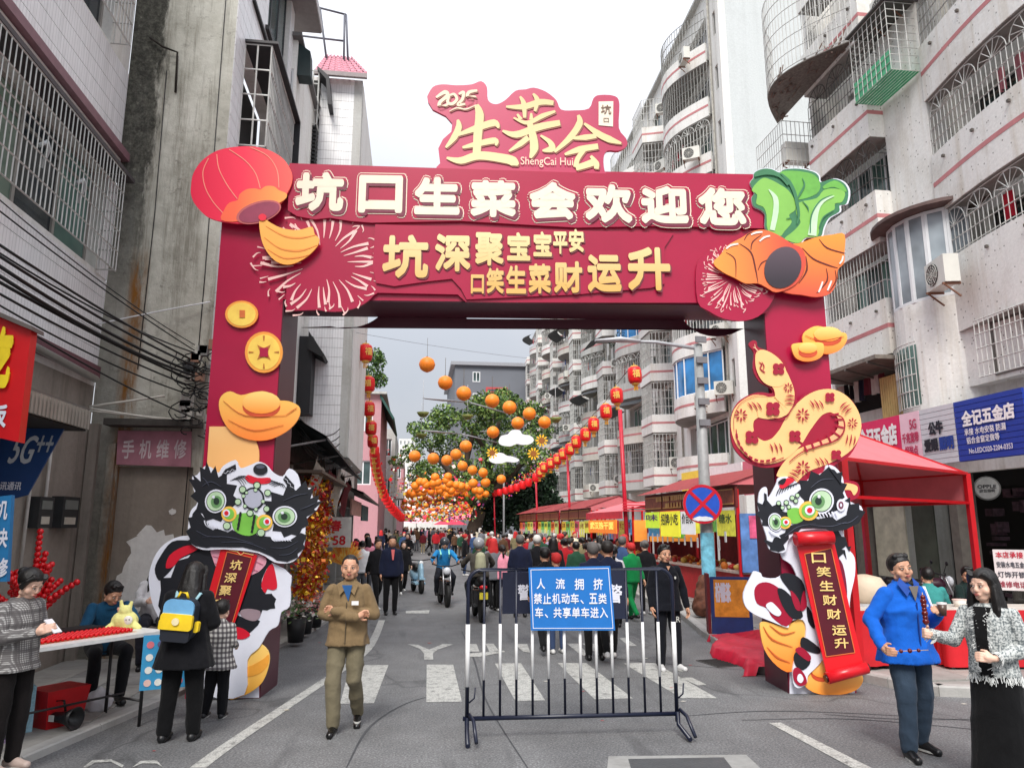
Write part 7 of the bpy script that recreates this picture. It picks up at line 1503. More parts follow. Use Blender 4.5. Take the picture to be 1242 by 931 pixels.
def loft(mb, rings, n=18):
 """rings: (cx, cy, cz, rx, ry)"""
 b = len(mb.v); m = len(rings)
 for cx, cy, cz, rx, ry in rings:
  for k in range(n):
   a = 2 * math.pi * k / n; c, s_ = math.cos(a), math.sin(a); e = .85
   mb.v.append((cx + rx * math.copysign(abs(c) ** e, c), cy + ry * math.copysign(abs(s_) ** e, s_), cz))
 for i in range(m - 1):
  for k in range(n): k2 = (k + 1) % n; mb.f.append([b + i * n + k, b + i * n + k2, b + (i + 1) * n + k2, b + (i + 1) * n + k]); mb.sm.append(True); mb.mi.append(mb.cur)
 mb.f.append([b + k for k in range(n)][::-1]); mb.f.append([b + (m - 1) * n + k for k in range(n)]); mb.sm += [False] * 2; mb.mi += [mb.cur] * 2; return mb
def hand(mb, w, d, side, curl=.4, s=1.0, pn=None):
 """palm, four unequal curled fingers and a thumb; d = direction the hand points"""
 w, d = Vector(w), Vector(d).normalized(); pn = Vector(pn) if pn else Vector((side * -1.0,-.2,0)); pn = (pn - d * pn.dot(d)).normalized(); sd = d.cross(pn).normalized()
 cap_(mb, w, w + d * .05 * s, .026 * s, .03 * s, 10); pc = w + d * .075 * s
 for k in range(4):
  off = (k - 1.5) * .0205 * s; L = (.072,.082,.078,.06)[k] * s; a = w + d * .03 * s + sd * off * .8; b = w + d * .095 * s + sd * off; cap_(mb, a, b, .014 * s, .0115 * s, 8)
  q1 = (d * math.cos(curl) + pn * math.sin(curl)); q2 = (d * math.cos(curl * 2.1) + pn * math.sin(curl * 2.1)); c = b + q1 * L * .5; e = c + q2 * L * .5; cap_(mb, b, c, .0105 * s, .0095 * s, 8); cap_(mb, c, e, .0095 * s, .008 * s, 8)
 k = -1 if side > 0 else 1; tb0 = w + d * .025 * s + sd * .02 * k * s; tb1 = tb0 + (d * .6 + sd * k * .7 + pn * .35).normalized() * .045 * s; tb2 = tb1 + (d * .85 + sd * k * .15 + pn * .45).normalized() * .035 * s; cap_(mb, tb0, tb1,.015 * s, .0125 * s, 8); cap_(mb, tb1, tb2,.012 * s, .0095 * s, 8)
def head_parts(o, hc, yaw, pitch, skin_mb, hair='short', fem=False, s=1.0, roll=0.0, vox=.005, hairm=None, bald=0):
 """adds the head to the body's volumes; returns transform used for eyes, lips and hair"""
 Rm = Matrix.Translation(hc) @ Matrix.Rotation(yaw, 4, 'Z') @ Matrix.Rotation(pitch, 4, 'X') @ Matrix.Rotation(roll, 4, 'Y') @ Matrix.Scale(s, 4)
 m = MB(); m.ball((0,.012,.035),.084,16,12, sx=.95, sy=1.12, sz=1.06); m.ball((0,-.012,-.018),.070,14,10, sx=1.03, sy=1.02, sz=1.28); m.ball((0,-.034,-.082),.036,12,8, sx=1.3, sy=1.0, sz=.8)
 for q in (-1,1): m.ball((q * .045,-.044,-.030),.029,8,6); m.ball((q * .079,.012,-.005),.02,8,6, sx=.45, sy=.9, sz=1.6); m.ball((q * .03,-.074,.020),.022,8,6, sx=1.3, sy=.5, sz=.7); m.ball((q * .058,.0,-.062),.022,8,6)
 m.tube([(0,-.078,.015),(0,-.094,-.022)],[.008,.014],8); m.ball((0,-.09,-.028),.015,8,6, sx=1.3, sz=.8); m.ball((0,-.076,-.058),.02,8,6, sx=1.2, sy=.7, sz=.7)
 b = len(skin_mb.v); skin_mb.v += [tuple(Rm @ Vector(v)) for v in m.v]; skin_mb.f += [[b + i for i in f] for f in m.f]; skin_mb.sm += m.sm; skin_mb.mi += [skin_mb.cur] * len(m.f)
 return Rm
def head_trim(o, Rm, hair='short', detail=True, seed=1, hairm=None, vox=.006, long_=.35):
 hm = hairm or HAIRM
 def put(mb, name, m): mb.v = [tuple(Rm @ Vector(v)) for v in mb.v]; return mb.build(name, m, o)
 if detail:
  for q in (-1,1):
   put(MB().ball((q * .031,-.082,.004),.0115,10,6, sx=1.15, sy=.45, sz=.36), 'eye', EYEW); put(MB().ball((q * .031,-.0885,.004),.0062,8,5, sy=.4, sz=.9), 'iris', EYED)
   put(MB().tube([(q * .046,-.080,.010),(q * .031,-.0885,.0135),(q * .017,-.086,.008)],[.0012,.0019,.0012],5), 'eyelid', EYED)
   put(MB().tube([(q * .05,-.079,.027),(q * .034,-.089,.033),(q * .015,-.090,.027)],[.0015,.0032,.002],5, sy=.8), 'eyebrow', hm)
  put(MB().tube([(-.021,-.088,-.056),(-.008,-.0955,-.0535),(.008,-.0955,-.0535),(.021,-.088,-.056)],[.002,.0055,.0055,.002],6), 'lips', LIP); put(MB().tube([(-.018,-.089,-.0605),(0,-.096,-.064),(.018,-.089,-.0605)],[.002,.006,.002],6), 'lips', LIP)
 if not hair: return
 m = MB()
 if hair == 'buzz': m.ball((0,.018,.042),.086,18,12, sx=.94, sy=1.12, sz=1.06); cut = (.045,-.055)
 else: m.ball((0,.022,.043),.094,18,12, sx=.97, sy=1.12, sz=1.03); cut = (.035,-.062)
 if hair == 'short':
  rr = random.Random(seed)
  for k in range(16): a = rr.uniform(-.9,.9); m.ball((.07 * math.sin(a),-.04 + rr.uniform(-.012,.03),.088 + .024 * math.cos(a) + rr.uniform(-.008,.008)),.021,7,5)
  for q in (-1,1): m.ball((q * .078,.008,.02),.024,7,6, sx=.5, sz=1.3)
 if hair in ('long', 'bun', 'pony'):
  for q in (-1,1): m.tube([(q * .045,-.06,.10),(q * .08,-.04,.05),(q * .085,.0,-.02)],[.03,.026,.024],8)
 if hair == 'long':
  loft(m, [(0,.03,.03,.09,.1),(0,.045,-.06,.1,.085),(0,.06,-.14,.115,.07),(0,.065,-.14 - long_ * .5,.125,.055),(0,.06,-.14 - long_, .09,.03)],14)
  for q in (-1,1): m.tube([(q * .085,-.01,.02),(q * .095,-.02,-.08),(q * .1,-.03,-.17),(q * .09,-.03,-.14 - long_ * .6)],[.028,.03,.032,.016],8)
 if hair == 'pony': m.tube([(0,.11,.06),(0,.165,.03),(0,.17,-.08),(0,.15,-.2)],[.03,.04,.04,.012],8)
 if hair == 'bun': m.ball((0,.12,.06),.045,10,8)
 # keep the face free: push the front lower hair back
 vs = []
 for x, y, z in m.v:
  if y < -.045 and z < .068: y = -.045 + .001
  if y < -.02 and z < .03 and abs(x) < .07: y = max(y, -.01)
  vs.append((x, y, z))
 m.v = [tuple(Rm @ Vector(v)) for v in vs]; solid(m, 'hair', hm, vox, .002,60, seed, 1, o)
BASE = dict(pel=V(0,.0,.93), che=V(0,0,1.24), nek=V(0,.01,1.46), head=V(0,-.02,1.60), shL=V(.172,0,1.385), shR=V(-.172,0,1.385), elL=V(.23,.02,1.13), elR=V(-.23,.02,1.13), wrL=V(.24,-.05,.88), wrR=V(-.24,-.05,.88),
 hiL=V(.09,0,.92), hiR=V(-.09,0,.92), knL=V(.10,-.01,.50), knR=V(-.10,-.01,.50), anL=V(.10,.02,.085), anR=V(-.10,.02,.085), ftL=V(.02,-1,0), ftR=V(-.02,-1,0), hdL=None, hdR=None)
def human(label, loc, rz, pose=None, h=1.7, skin=0, top='jacket', topm=None, botm=None, shoe=SHOEB, hair='short', hy=0.0, hp=0.0, hr=0.0, vox=1.0, skirt=False, bulk=1.0, fem=False, detail=True, seed=1, curlL=.45, curlR=.45, long_=.35, hem=.86, collar=True, sleeve=1.0, wide=1.0, fold=.008, hairm=None, name='person', group=None, soles=True, proto=False, cuff=.02, cat='person', hsc=1.07):
 J = dict(BASE); J.update(pose or {}); o = empty(name, loc, rz, label, cat, group); sk = SKIN[skin]; k = h / 1.7; o.scale = (k, k, k)
 v1, v2, B = .0065 * vox, .010 * vox, bulk; ax = Vector((1,0,0))
 sd = (J['shL'] - J['shR']).normalized(); hd_ = (J['hiL'] - J['hiR']).normalized()
 def torso(mb, g, z0=None, sh=True):
  P, C, N = J['pel'], J['che'], J['nek']
  n = 18; rings = [(P - (C - P) * .18,.155 * B + g, .105 * B + g),(P, .165 * B + g, .115 * B + g),(P.lerp(C, .5),.15 * B + g, .11 * B + g),(C, .17 * B + g, .118 * B + g),(C.lerp(N, .52),.168 + g, .10 + g),(C.lerp(N, .78),.135 + g, .078 + g),(N, .066 + g * .8,.062 + g * .8)]
  b = len(mb.v)
  for i, (c, rx, ry) in enumerate(rings):
   xa = hd_.lerp(sd, i / 6).normalized(); t = (N - P).normalized(); ya = t.cross(xa).normalized()
   for q in range(n): a = 2 * math.pi * q / n; mb.v.append(tuple(c + xa * rx * math.cos(a) + ya * ry * math.sin(a)))
  for i in range(6):
   for q in range(n): q2 = (q + 1) % n; mb.f.append([b + i * n + q, b + i * n + q2, b + (i + 1) * n + q2, b + (i + 1) * n + q]); mb.sm.append(True); mb.mi.append(0)
  mb.f += [[b + q for q in range(n)][::-1],[b + 6 * n + q for q in range(n)]]; mb.sm += [0,0]; mb.mi += [0,0]
 sb = MB(); torso(sb, -.012); cap_(sb, J['nek'] - V(0,0,.04), J['head'] - V(0,-.01,.06),.052,.047,12)
 for q in 'LR':
  s_ = 1 if q == 'L' else -1; cap_(sb, J['sh' + q], J['el' + q],.042,.036); cap_(sb, J['el' + q], J['wr' + q],.036,.025); dd = J['hd' + q] or (J['wr' + q] - J['el' + q]); hand(sb, J['wr' + q], dd, s_, curlL if q == 'L' else curlR)
  cap_(sb, J['hi' + q], J['kn' + q],.072,.05); cap_(sb, J['kn' + q], J['an' + q],.048,.036)
  f = J['ft' + q].normalized(); cap_(sb, J['an' + q] - V(0,0,.035), J['an' + q] - V(0,0,.045) + f * .12,.032,.026)
 Rm = head_parts(o, J['head'], hy, hp, sb, s=hsc, roll=hr); solid(sb, 'body', sk, v1,0, parent=o, smooth=2)
 head_trim(o, Rm, hair, detail, seed, hairm, .006 * vox, long_)
 # upper garment
 tb = MB(); torso(tb, .022)
 P, C = J['pel'], J['che']; dn = (P - C).normalized(); xa = hd_; ya = dn.cross(xa).normalized() * -1; Hm = P + V(0,0, hem - .93) if hem < .93 and abs(dn.z) > .7 else P
 if hem < .86: loft(tb, [(Hm.x, Hm.y, Hm.z, .205 * B * wide, .15 * B * wide),(P.x, P.y, P.z, .19 * B, .14 * B),(C.x, C.y, C.z, .18,.13)])
 else: cap_(tb, P + V(0,0,.02), P.lerp(C, .4),.135 * B, .13 * B, 14, sx=1.28, up=tuple(J['nek'] - P) if False else None) if False else None
 for q in 'LR':
  cap_(tb, J['sh' + q] + V(0,0,-.005), J['el' + q],.060 * (B * .5 + .5),.054 * (B * .5 + .5),14)
  if sleeve > .6: e = J['el' + q].lerp(J['wr' + q], sleeve); cap_(tb, J['el' + q], e - (e - J['el' + q]).normalized() * cuff, .056 * (B * .5 + .5),.042,14)
 if collar: tb.tube([J['nek'] + V(0,0,-.05), J['nek'] + V(0,-.005,.01), J['nek'] + V(0,-.01,.035)],[.085,.068,.066],16)
 tm = topm or FB(40,44,60); solid(tb, top, tm, v2, fold, 24, seed, 2, o)
 # lower garment
 bm = botm or FB(30,30,34); pb = MB()
 if skirt:
  z0 = skirt; loft(pb, [(P.x, P.y, z0,.25,.20),(P.x, P.y, z0 + .25,.22,.17),(P.x, P.y, .75,.19,.14),(P.x, P.y, .95,.17,.12),(P.x, P.y, 1.05,.14,.10)]); solid(pb, 'skirt', bm, v2, fold * 1.2,16, seed + 3,2, o)
 else:
  for q in 'LR':
   cap_(pb, J['hi' + q], J['kn' + q],.092 * (.5 + B * .5),.072 * wide, 14); cap_(pb, J['kn' + q], J['an' + q] + (J['kn' + q] - J['an' + q]).normalized() * .01,.070 * wide, .055 * wide, 14)
  cap_(pb, J['hiL'] + hd_ * -.02, J['hiR'] + hd_ * .02,.11,.11,14); cap_(pb, P, P.lerp(C, .3),.12,.12,12); solid(pb, 'trousers', bm, v2, fold, 20, seed + 2,2, o)
 for q in 'LR':
  f = J['ft' + q].normalized(); a = J['an' + q]; up = V(0,0,1); sb_ = MB(); hl = a - f * .045 + V(0,0,-.045); toe = a + f * .165 + V(0,0,-.055)
  cap_(sb_, hl, toe, .042,.036,12, sx=1.05); cap_(sb_, a + V(0,0,.0), a - V(0,0,.03),.042,.045,10); cap_(sb_, a + f * .04 - V(0,0,.03), toe, .038,.03,10); s1 = solid(sb_, 'shoe', shoe, .007 * vox, 0, parent=o)
  if soles and detail:
   me_ = MB(); x = f.cross(up); pts = [(math.cos(t) , math.sin(t)) for t in np.linspace(0,2 * math.pi, 14, endpoint=False)]; c = a + f * .06; ring = [c + f * (.125 * p[0]) + x * (.043 * p[1]) for p in pts]; me_.add([(r.x, r.y, a.z - .087) for r in ring] + [(r.x, r.y, a.z - .07) for r in ring],[(i, (i + 1) % 14,14 + (i + 1) % 14,14 + i) for i in range(14)] + [tuple(range(14))[::-1], tuple(range(14,28))]); me_.build('sole', M(190,190,186,.6) if shoe is not SHOEB else M(30,30,30,.7), s1)
 return o, J, Rm
def on(o, mb, name, m): return mb.build(name, m, o)
def gxy(x, y, z=0.0): p = ground(x, y, z); return (p.x, p.y, z)
# ---- man with folded arms walking towards us
OL = FB(122,102,74); OLT = FB(112,104,84)
p0 = gxy(417,886)
o, J, Rm = human('man in an olive brown jacket walking towards us with folded arms', p0, R(-4), dict(anL=V(.10,.24,.13), knL=V(.09,-.03,.50), anR=V(-.09,-.12,.085), knR=V(-.11,-.12,.49), ftL=V(.1,-.9,-.35),
 elL=V(.27,-.02,1.14), elR=V(-.27,-.02,1.14), wrL=V(-.13,-.185,1.18), wrR=V(.12,-.215,1.13), hdL=V(-.4,1,.2), hdR=V(.75,.6,.35)),1.70,1, 'jacket', OL, OLT, M(16,15,15,.25), 'buzz', hy=R(4), hp=R(-3), bulk=1.04, curlL=1.0, curlR=1.0, seed=3, hem=.84, fold=.011, wide=1.06)
on(o, MB().prism([(-.055,1.44),(.05,1.44),(.015,1.28)],-.152,-.146), 'shirt_front', M(30,84,140,.8)); on(o, MB().box(.055,.125,-.186,-.181,1.245,1.285), 'badge', M(230,226,226,.5))
for q in (-1,1): on(o, MB().add([(q * .06,-.10,1.48),(q * .02,-.15,1.40),(q * .075,-.155,1.34),(q * .11,-.11,1.45)],[(0,1,2,3)] if q > 0 else [(3,2,1,0)]), 'collar_flap', OL)
on(o, MB().box(-.004,.004,-.168,-.16,.86,1.27), 'zip', M(70,58,40,.5)); on(o, MB().tube([(.2 * math.cos(R(a)),.155 * math.sin(R(a)),.87) for a in range(0,361,20)],.012,6), 'waistband', M(104,84,58,.9))
# ---- man in blue jacket
BJ = FB(20,92,190, fold=.006); JN = FB(52,66,82)
o, J, Rm = human('man in a bright blue jacket and dark jeans walking with a skewer in his hand', gxy(1112,916), R(8), dict(anL=V(.15,.10,.10), knL=V(.14,.0,.50), anR=V(-.13,-.06,.085), knR=V(-.12,-.08,.49), ftR=V(-.35,-.9,0), ftL=V(.15,-1,-.1),
 elR=V(-.32,.05,1.16), wrR=V(-.36,-.12,.94), hdR=V(-.3,-.8,-.1), elL=V(.28,.0,1.13), wrL=V(.16,-.24,1.22), hdL=V(-.5,-.6,.5)),1.74,1, 'jacket', BJ, JN, M(16,16,18,.35), 'short', hy=R(-12), hp=R(-4), hr=R(-6), bulk=1.24, seed=5, hem=.80, wide=1.12, fold=.011, curlR=.75, curlL=.8)
on(o, MB().prism([(-.05,1.46),(.055,1.46),(.01,1.33)],-.152,-.146), 'undershirt', M(120,112,104,.9))
for q in (-1,1): on(o, MB().add([(q * .07,-.07,1.53),(q * .02,-.14,1.44),(q * .08,-.155,1.37),(q * .12,-.09,1.48)],[(0,1,2,3)] if q > 0 else [(3,2,1,0)]), 'collar_flap', M(16,66,150,.8))
for k in (0,1): on(o, MB().tube([J['shL'] + V(.03 + .018 * k, -.05,.06), J['elL'] + V(.05 + .012 * k, -.03,.03), J['elL'].lerp(J['wrL'],.6) + V(.04,.02,.04)],.006,5), 'white_stripe', WHT)
on(o, MB().box(-.006,.006,-.172,-.165,.85,1.32), 'zip', M(14,50,120,.5)); on(o, MB().box(.075,.125,-.172,-.168,1.28,1.3), 'chest_badge', M(180,190,210,.5))
def skewer(label, a, b, n=6, r=.022, m=None):
 a, b = Vector(a), Vector(b); s_ = empty('skewer', a, 0, label, 'skewer'); MB().tube([(0,0,0), b - a],.003,5).build('stick', M(200,170,120,.7), s_)
 for k in range(n): p = (b - a) * (.38 + .6 * k / n); MB().ball(p, r * random.uniform(.8,1.1),8,6).build('morsel', m or M(96,22,14,.3, var=.4, sc=40), s_)
 return s_
def wp(o, v): s = o.scale[0]; a = o.rotation_euler[2]; v = Vector(v) * s; return Vector((o.location.x + v.x * math.cos(a) - v.y * math.sin(a), o.location.y + v.x * math.sin(a) + v.y * math.cos(a), o.location.z + v.z))
BLUE = o; w_ = wp(o, J['wrR'] + V(-.02,-.07,-.02)); skewer('thin skewer pointing right from the right hand of the man in blue', w_ - V(.03,0,0), w_ + V(.34,-.08,.02),3,.02)
w_ = wp(o, J['wrL'] + V(-.05,-.07,.05)); cup = empty('drink_cup', w_ + V(0,-.03,-.05),0, 'clear plastic cup of dark drink held by the man in the blue jacket', 'cup'); MB().lathe([(0,0),(.03,0),(.04,.10),(.0,.10)], n=14).build('cup_body', M(84,60,50,.3), cup); MB().lathe([(.041,.10),(.044,.115),(0,.12)], n=14).build('lid', M(200,196,196,.4), cup)
# ---- woman in tweed jacket, black dress
TWD = plaid_mat('tweed', (.44,.47,.46),(.12,.14,.15),.07,.16,.022, third=(.62,.64,.62)); BDR = FB(14,14,16)
o, J, Rm = human('woman in a fringed pale tweed jacket and long black dress facing the man in blue', gxy(1224,964), R(-62), dict(elR=V(-.26,-.08,1.15), wrR=V(-.30,-.40,1.22), hdR=V(0,-1,.15), elL=V(.24,.02,1.12), wrL=V(.10,-.22,1.06), hdL=V(-.8,-.5,.1), head=V(0,-.03,1.60)),1.66,2, 'jacket', TWD, BDR, M(24,22,22,.4), 'long', hy=R(-12), hp=R(2), seed=8, skirt=.10, hem=.96, collar=False, fem=True, long_=.22, fold=.006, curlR=.9, curlL=.8, cuff=.05)
dm = MB(); dm.add([(-.05,-.145,.9),(.05,-.145,.9),(.045,-.172,1.2),(-.045,-.172,1.2),(.05,-.16,1.34),(-.05,-.16,1.34),(.07,-.1,1.44),(-.07,-.1,1.44)],[(0,1,2,3),(3,2,4,5),(5,4,6,7)]); dm.build('dress_front', BDR, o)
fr_ = MB(); rr = random.Random(4)
for k in range(240):
 a = rr.uniform(0,6.28); c = V(.19 * math.cos(a),.145 * math.sin(a),.90 + rr.uniform(-.02,.02)); fr_.tube([c, c + V(rr.uniform(-.02,.02), rr.uniform(-.02,.02),-.045)],.003,3, smooth=False, cap=False)
for q in 'LR':
 w = J['wr' + q]; d = (w - J['el' + q]).normalized()
 for k in range(60): u = V(rr.gauss(0,1), rr.gauss(0,1), rr.gauss(0,1)); u = (u - d * u.dot(d)).normalized() * .045; c = w - d * .045 + u; fr_.tube([c, c + u * .3 + d * .03 + V(0,0,-.02)],.003,3, smooth=False, cap=False)
for q in (-1,1):
 for k in range(50): z = rr.uniform(.92,1.42); c = V(q * .05,-.15, z); fr_.tube([c, c + V(rr.uniform(-.035,.035),-.015, rr.uniform(-.03,.02))],.003,3, smooth=False, cap=False)
fr_.build('fringe', M(214,216,214,.9), o)
w_ = wp(o, J['wrR'] + V(0,-.08,.02)); skewer('glossy dark candied skewer held up by the woman in the tweed jacket', w_ + V(.03,0,-.06), w_ + V(.05,.04,.30),7,.024, M(90,10,12,.15, var=.3, sc=40))
# ---- man in black behind the barrier
BK = FB(16,18,26); NK_ = M(206,206,200,.6)
o, J, Rm = human('man in a plain black zip jacket and trousers at the right end of the barrier', gxy(811,812), R(4), dict(knL=V(.12,-.03,.5), anL=V(.14,.0,.085), anR=V(-.1,.03,.085), ftL=V(.25,-1,0), ftR=V(-.2,-1,0), wrL=V(.30,-.04,.86), elL=V(.27,.02,1.12)),1.72,1, 'jacket', BK, BK, M(206,206,206,.5), 'short', seed=11, bulk=1.08, hem=.82, wide=1.1)
on(o, MB().prism(ell(.08,1.28,.014,.02,8),-.176,-.168), 'chest_emblem', NK_); mb = MB(); text_mb(mb, 'R', .10,.16,.66,.74,-.105, bold=.03); on(o, mb, 'leg_letter', NK_); on(o, MB().prism([(-.03,1.44),(.03,1.44),(0,1.38)],-.13,-.125), 'neck_skin', SKIN[1])
# ---- woman with backpack, back to us
o, J, Rm = human('woman in a long black coat with a blue and yellow backpack, seen from behind', gxy(216,898), R(176), dict(anL=V(.14,.02,.085), anR=V(-.13,-.02,.085), knL=V(.12,-.01,.5), knR=V(-.12,-.01,.5), head=V(-.02,-.06,1.575), wrL=V(.16,-.22,1.10), elL=V(.25,-.05,1.13), wrR=V(-.16,-.2,1.05), elR=V(-.26,-.02,1.12)),1.66,2, 'coat', FB(18,18,22), FB(12,12,14), M(20,20,22,.4), 'long', hp=R(14), hy=R(-10), seed=14, hem=.70, wide=1.2, bulk=1.2, long_=.22, vox=1.1)
BAGP = wp(o, V(0,.20,1.18)); bp = empty('backpack', BAGP, R(176) + math.pi, 'child sized backpack of blue, yellow and navy on the woman in the black coat', 'backpack')
def rbox(mb, cx, cz, w, h, y0, y1, r=.05, n=5):
 P = []
 for sx, sz, a0 in ((1,1,0),(-1,1,90),(-1,-1,180),(1,-1,270)): P += [(cx + sx * (w / 2 - r) + r * math.cos(R(a0 + 90 * k / n)), cz + sz * (h / 2 - r) + r * math.sin(R(a0 + 90 * k / n))) for k in range(n + 1)]
 return mb.prism(P, y0, y1)
rbox(MB(),0,0,.30,.40,-.07,.06,.09).build('bag_body', M(26,34,48,.6), bp); rbox(MB(),0,.10,.285,.18,-.10,-.05,.07).build('blue_flap', M(110,170,214,.6), bp); rbox(MB(),0,-.015,.30,.15,-.115,-.05,.03).build('yellow_pocket', M(246,206,30,.6), bp); rbox(MB(),0,-.14,.27,.12,-.095,-.05,.03).build('navy_pocket', M(24,28,40,.6), bp)
MB().tube([(-.14,-.105,.055),(.14,-.105,.055)],.008,6).build('zip', M(230,226,180,.5), bp); MB().lathe([(.035,-.13),(.035,-.115)],(0,0,-.01),14, 'y').build('round_badge', M(240,226,180,.5), bp); MB().tube([(-.05,-.02,.2),(-.03,-.03,.25),(.03,-.03,.25),(.05,-.02,.2)],.012,6).build('handle', M(246,206,30,.6), bp)
for q in (-1,1): rbox(MB(), q * .165,-.06,.05,.1,-.03,.03,.02).build('side_pocket', M(246,206,30,.6), bp); MB().tube([(q * .09,.05,.17),(q * .11,.12,.24),(q * .12,.22,.2),(q * .13,.26,.05)],.018,6, sy=.5).build('strap', M(150,190,200,.7), bp)
bp.rotation_euler = (0, R(5), R(-4))
# ---- child in checked shirt
CK = plaid_mat('checked_shirt', (.60,.58,.55),(.06,.05,.06),.075,.48)
o, J, Rm = human('small child in a brown and white checked shirt, back to us beside the backpack woman', gxy(260,870), R(172), dict(anL=V(.16,.0,.085), anR=V(-.12,.02,.085), head=V(0,-.02,1.62), wrL=V(.26,-.06,.92), wrR=V(-.2,-.2,1.05)),1.17,2, 'shirt', CK, FB(20,20,24), M(40,40,44,.5), 'short', hp=R(8), seed=17, hem=.74, wide=1.25, bulk=1.15, vox=1.2, hsc=1.3)
# ---- woman looking at her phone, houndstooth jacket
HT = plaid_mat('checked_jacket', (.56,.55,.53),(.12,.11,.11),.11,.3,.018)
ph = ground(30,912); o, J, Rm = human('woman in a grey checked jacket looking down at her phone at the left edge', (-3.28,7.02,.07), R(68), dict(head=V(0,-.07,1.57), elR=V(-.22,-.03,1.13), wrR=V(-.08,-.27,1.17), elL=V(.22,-.03,1.13), wrL=V(.06,-.27,1.17), hdR=V(.2,-.8,.3), hdL=V(-.2,-.8,.3)),1.60,2, 'jacket', HT, FB(26,22,22), M(180,160,150,.5), 'bun', hp=R(24), seed=20, hem=.84, wide=1.08, fold=.006, collar=False)
pw = wp(o, V(0,-.37,1.22)); pn = empty('phone', pw, R(68), 'white smartphone held by the woman in the checked jacket', 'phone'); a_ = MB().box(-.038,.038,-.005,.005,-.078,.078).build('phone_body', M(226,226,230,.3), pn); MB().box(-.034,.034,.005,.007,-.072,.072).build('screen', M(120,150,180,.2), pn); pn.rotation_euler = (R(-50),0, R(68))
MB().tube([wp(o, V(.0,.1,1.63)) - Vector(o.location), wp(o, V(0,.2,1.55)) - Vector(o.location)],.03,6).build('x', HAIRM) if False else None
# dark figure cut by the left edge
o, J, Rm = human('dark clothed figure cut off by the lower left corner of the picture', (-3.32,5.62,.0), R(120), dict(head=V(0,-.1,1.3), nek=V(0,-.03,1.2), che=V(0,0,1.05)),1.35,1, 'coat', FB(20,24,38), FB(16,16,22), SHOEB, 'short', seed=22, hem=.7, wide=1.2, bulk=1.2, vox=1.5)
# ---- vendor bending over the table, woman in white behind him
TEALS = FB(24,70,100); sit = dict(pel=V(0,.10,.62), hiL=V(.1,.08,.60), hiR=V(-.1,.08,.60), knL=V(.17,-.32,.58), knR=V(-.15,-.32,.58), anL=V(.15,-.28,.10), anR=V(-.14,-.26,.10), che=V(0,-.02,.92), nek=V(0,-.12,1.10), head=V(0,-.2,1.21), shL=V(.18,-.1,1.06), shR=V(-.18,-.1,1.06), elL=V(.26,-.22,.86), elR=V(-.26,-.2,.86), wrL=V(.12,-.46,.92), wrR=V(-.08,-.42,.88))
o, J, Rm = human('vendor in a teal shirt with bare forearms bending over the white table', (-3.50,9.50,.07), R(32), dict(sit, **dict(elL=V(.24,-.3,.92), wrL=V(.1,-.50,1.02), wrR=V(.0,-.46,.84))),1.68,1, 'shirt', TEALS, FB(24,24,28), SHOEB, 'short', hp=R(28), hy=R(20), seed=25, sleeve=.3, hem=.9, fold=.008)
o, J, Rm = human('woman with long dark hair in a fluffy white coat seated against the wall', (-3.62,11.6,.07), R(12), dict(pel=V(0,.10,.70), hiL=V(.1,.08,.68), hiR=V(-.1,.08,.68), knL=V(.14,-.3,.62), knR=V(-.14,-.3,.62), anL=V(.12,-.28,.10), anR=V(-.12,-.26,.10), che=V(0,.05,1.0), nek=V(0,0,1.2), head=V(0,-.04,1.33), shL=V(.18,.0,1.15), shR=V(-.18,.0,1.15), elL=V(.25,-.08,.92), elR=V(-.25,-.08,.92), wrL=V(.1,-.3,.95), wrR=V(-.1,-.3,.95)),1.66,2, 'fluffy_coat', FB(214,214,218), FB(40,40,50), SHOEB, 'long', hp=R(16), hy=R(30), seed=27, bulk=1.25, fold=.016, vox=1.3)
# ---- seated diners on the right
def seat(label, x, y, rz, topm, hairk='short', skn=1, seed=30, hy=0.0, hp=0.1, h=1.66, **k):
 P = dict(sit); P.update(pel=V(0,.1,.50), hiL=V(.1,.08,.48), hiR=V(-.1,.08,.48), che=V(0,.06,.82), nek=V(0,.02,1.03), head=V(0,-.03,1.17), shL=V(.18,.02,.97), shR=V(-.18,.02,.97), elL=V(.25,-.06,.74), elR=V(-.25,-.06,.74), wrL=V(.12,-.32,.78), wrR=V(-.12,-.32,.78), knL=V(.14,-.36,.48), knR=V(-.14,-.36,.48))
 o, J, Rm = human(label, (x, y, .12), rz, P, h, skn, 'jacket', topm, FB(30,32,40), SHOEB, hairk, hy=hy, hp=hp, seed=seed, vox=1.25, **k); st_ = empty('plastic_stool', (x - .1 * math.sin(rz) * -1, y + .1 * math.cos(rz),.12), rz, 'low red stool under the ' + ' '.join(label.split()[:7]), 'stool'); MB().lathe([(.0,.44),(.17,.44),(.19,.40),(.24,0),(.22,0),(.17,.38),(0,.40)], n=16).build('stool_seat', M(200,40,44,.5), st_); return o, J, Rm
d1 = ground(1112,672,1.32); d2 = ground(1140,700,1.22)
seat('diner in a teal green sweater with his back half turned', 7.9,10.8, R(150), FB(60,140,136), seed=31, hy=R(20))
o, J, Rm = seat('diner in a black T-shirt with a pale print, laughing behind the red table', 8.72,11.0, R(14), FB(24,40,38), seed=33, hy=R(-40))
on(o, MB().box(-.1,.1,-.158,-.15,.78,.92), 'shirt_print', M(206,200,176,.7, var=.3, sc=20))
seat('diner in a dark olive coat half hidden behind the woman in tweed', 9.75,10.95, R(-10), FB(46,44,40), seed=35)
seat('diner in a black jacket seated at the far right edge of the picture', 9.85,10.35, R(-70), FB(18,20,26), seed=37)
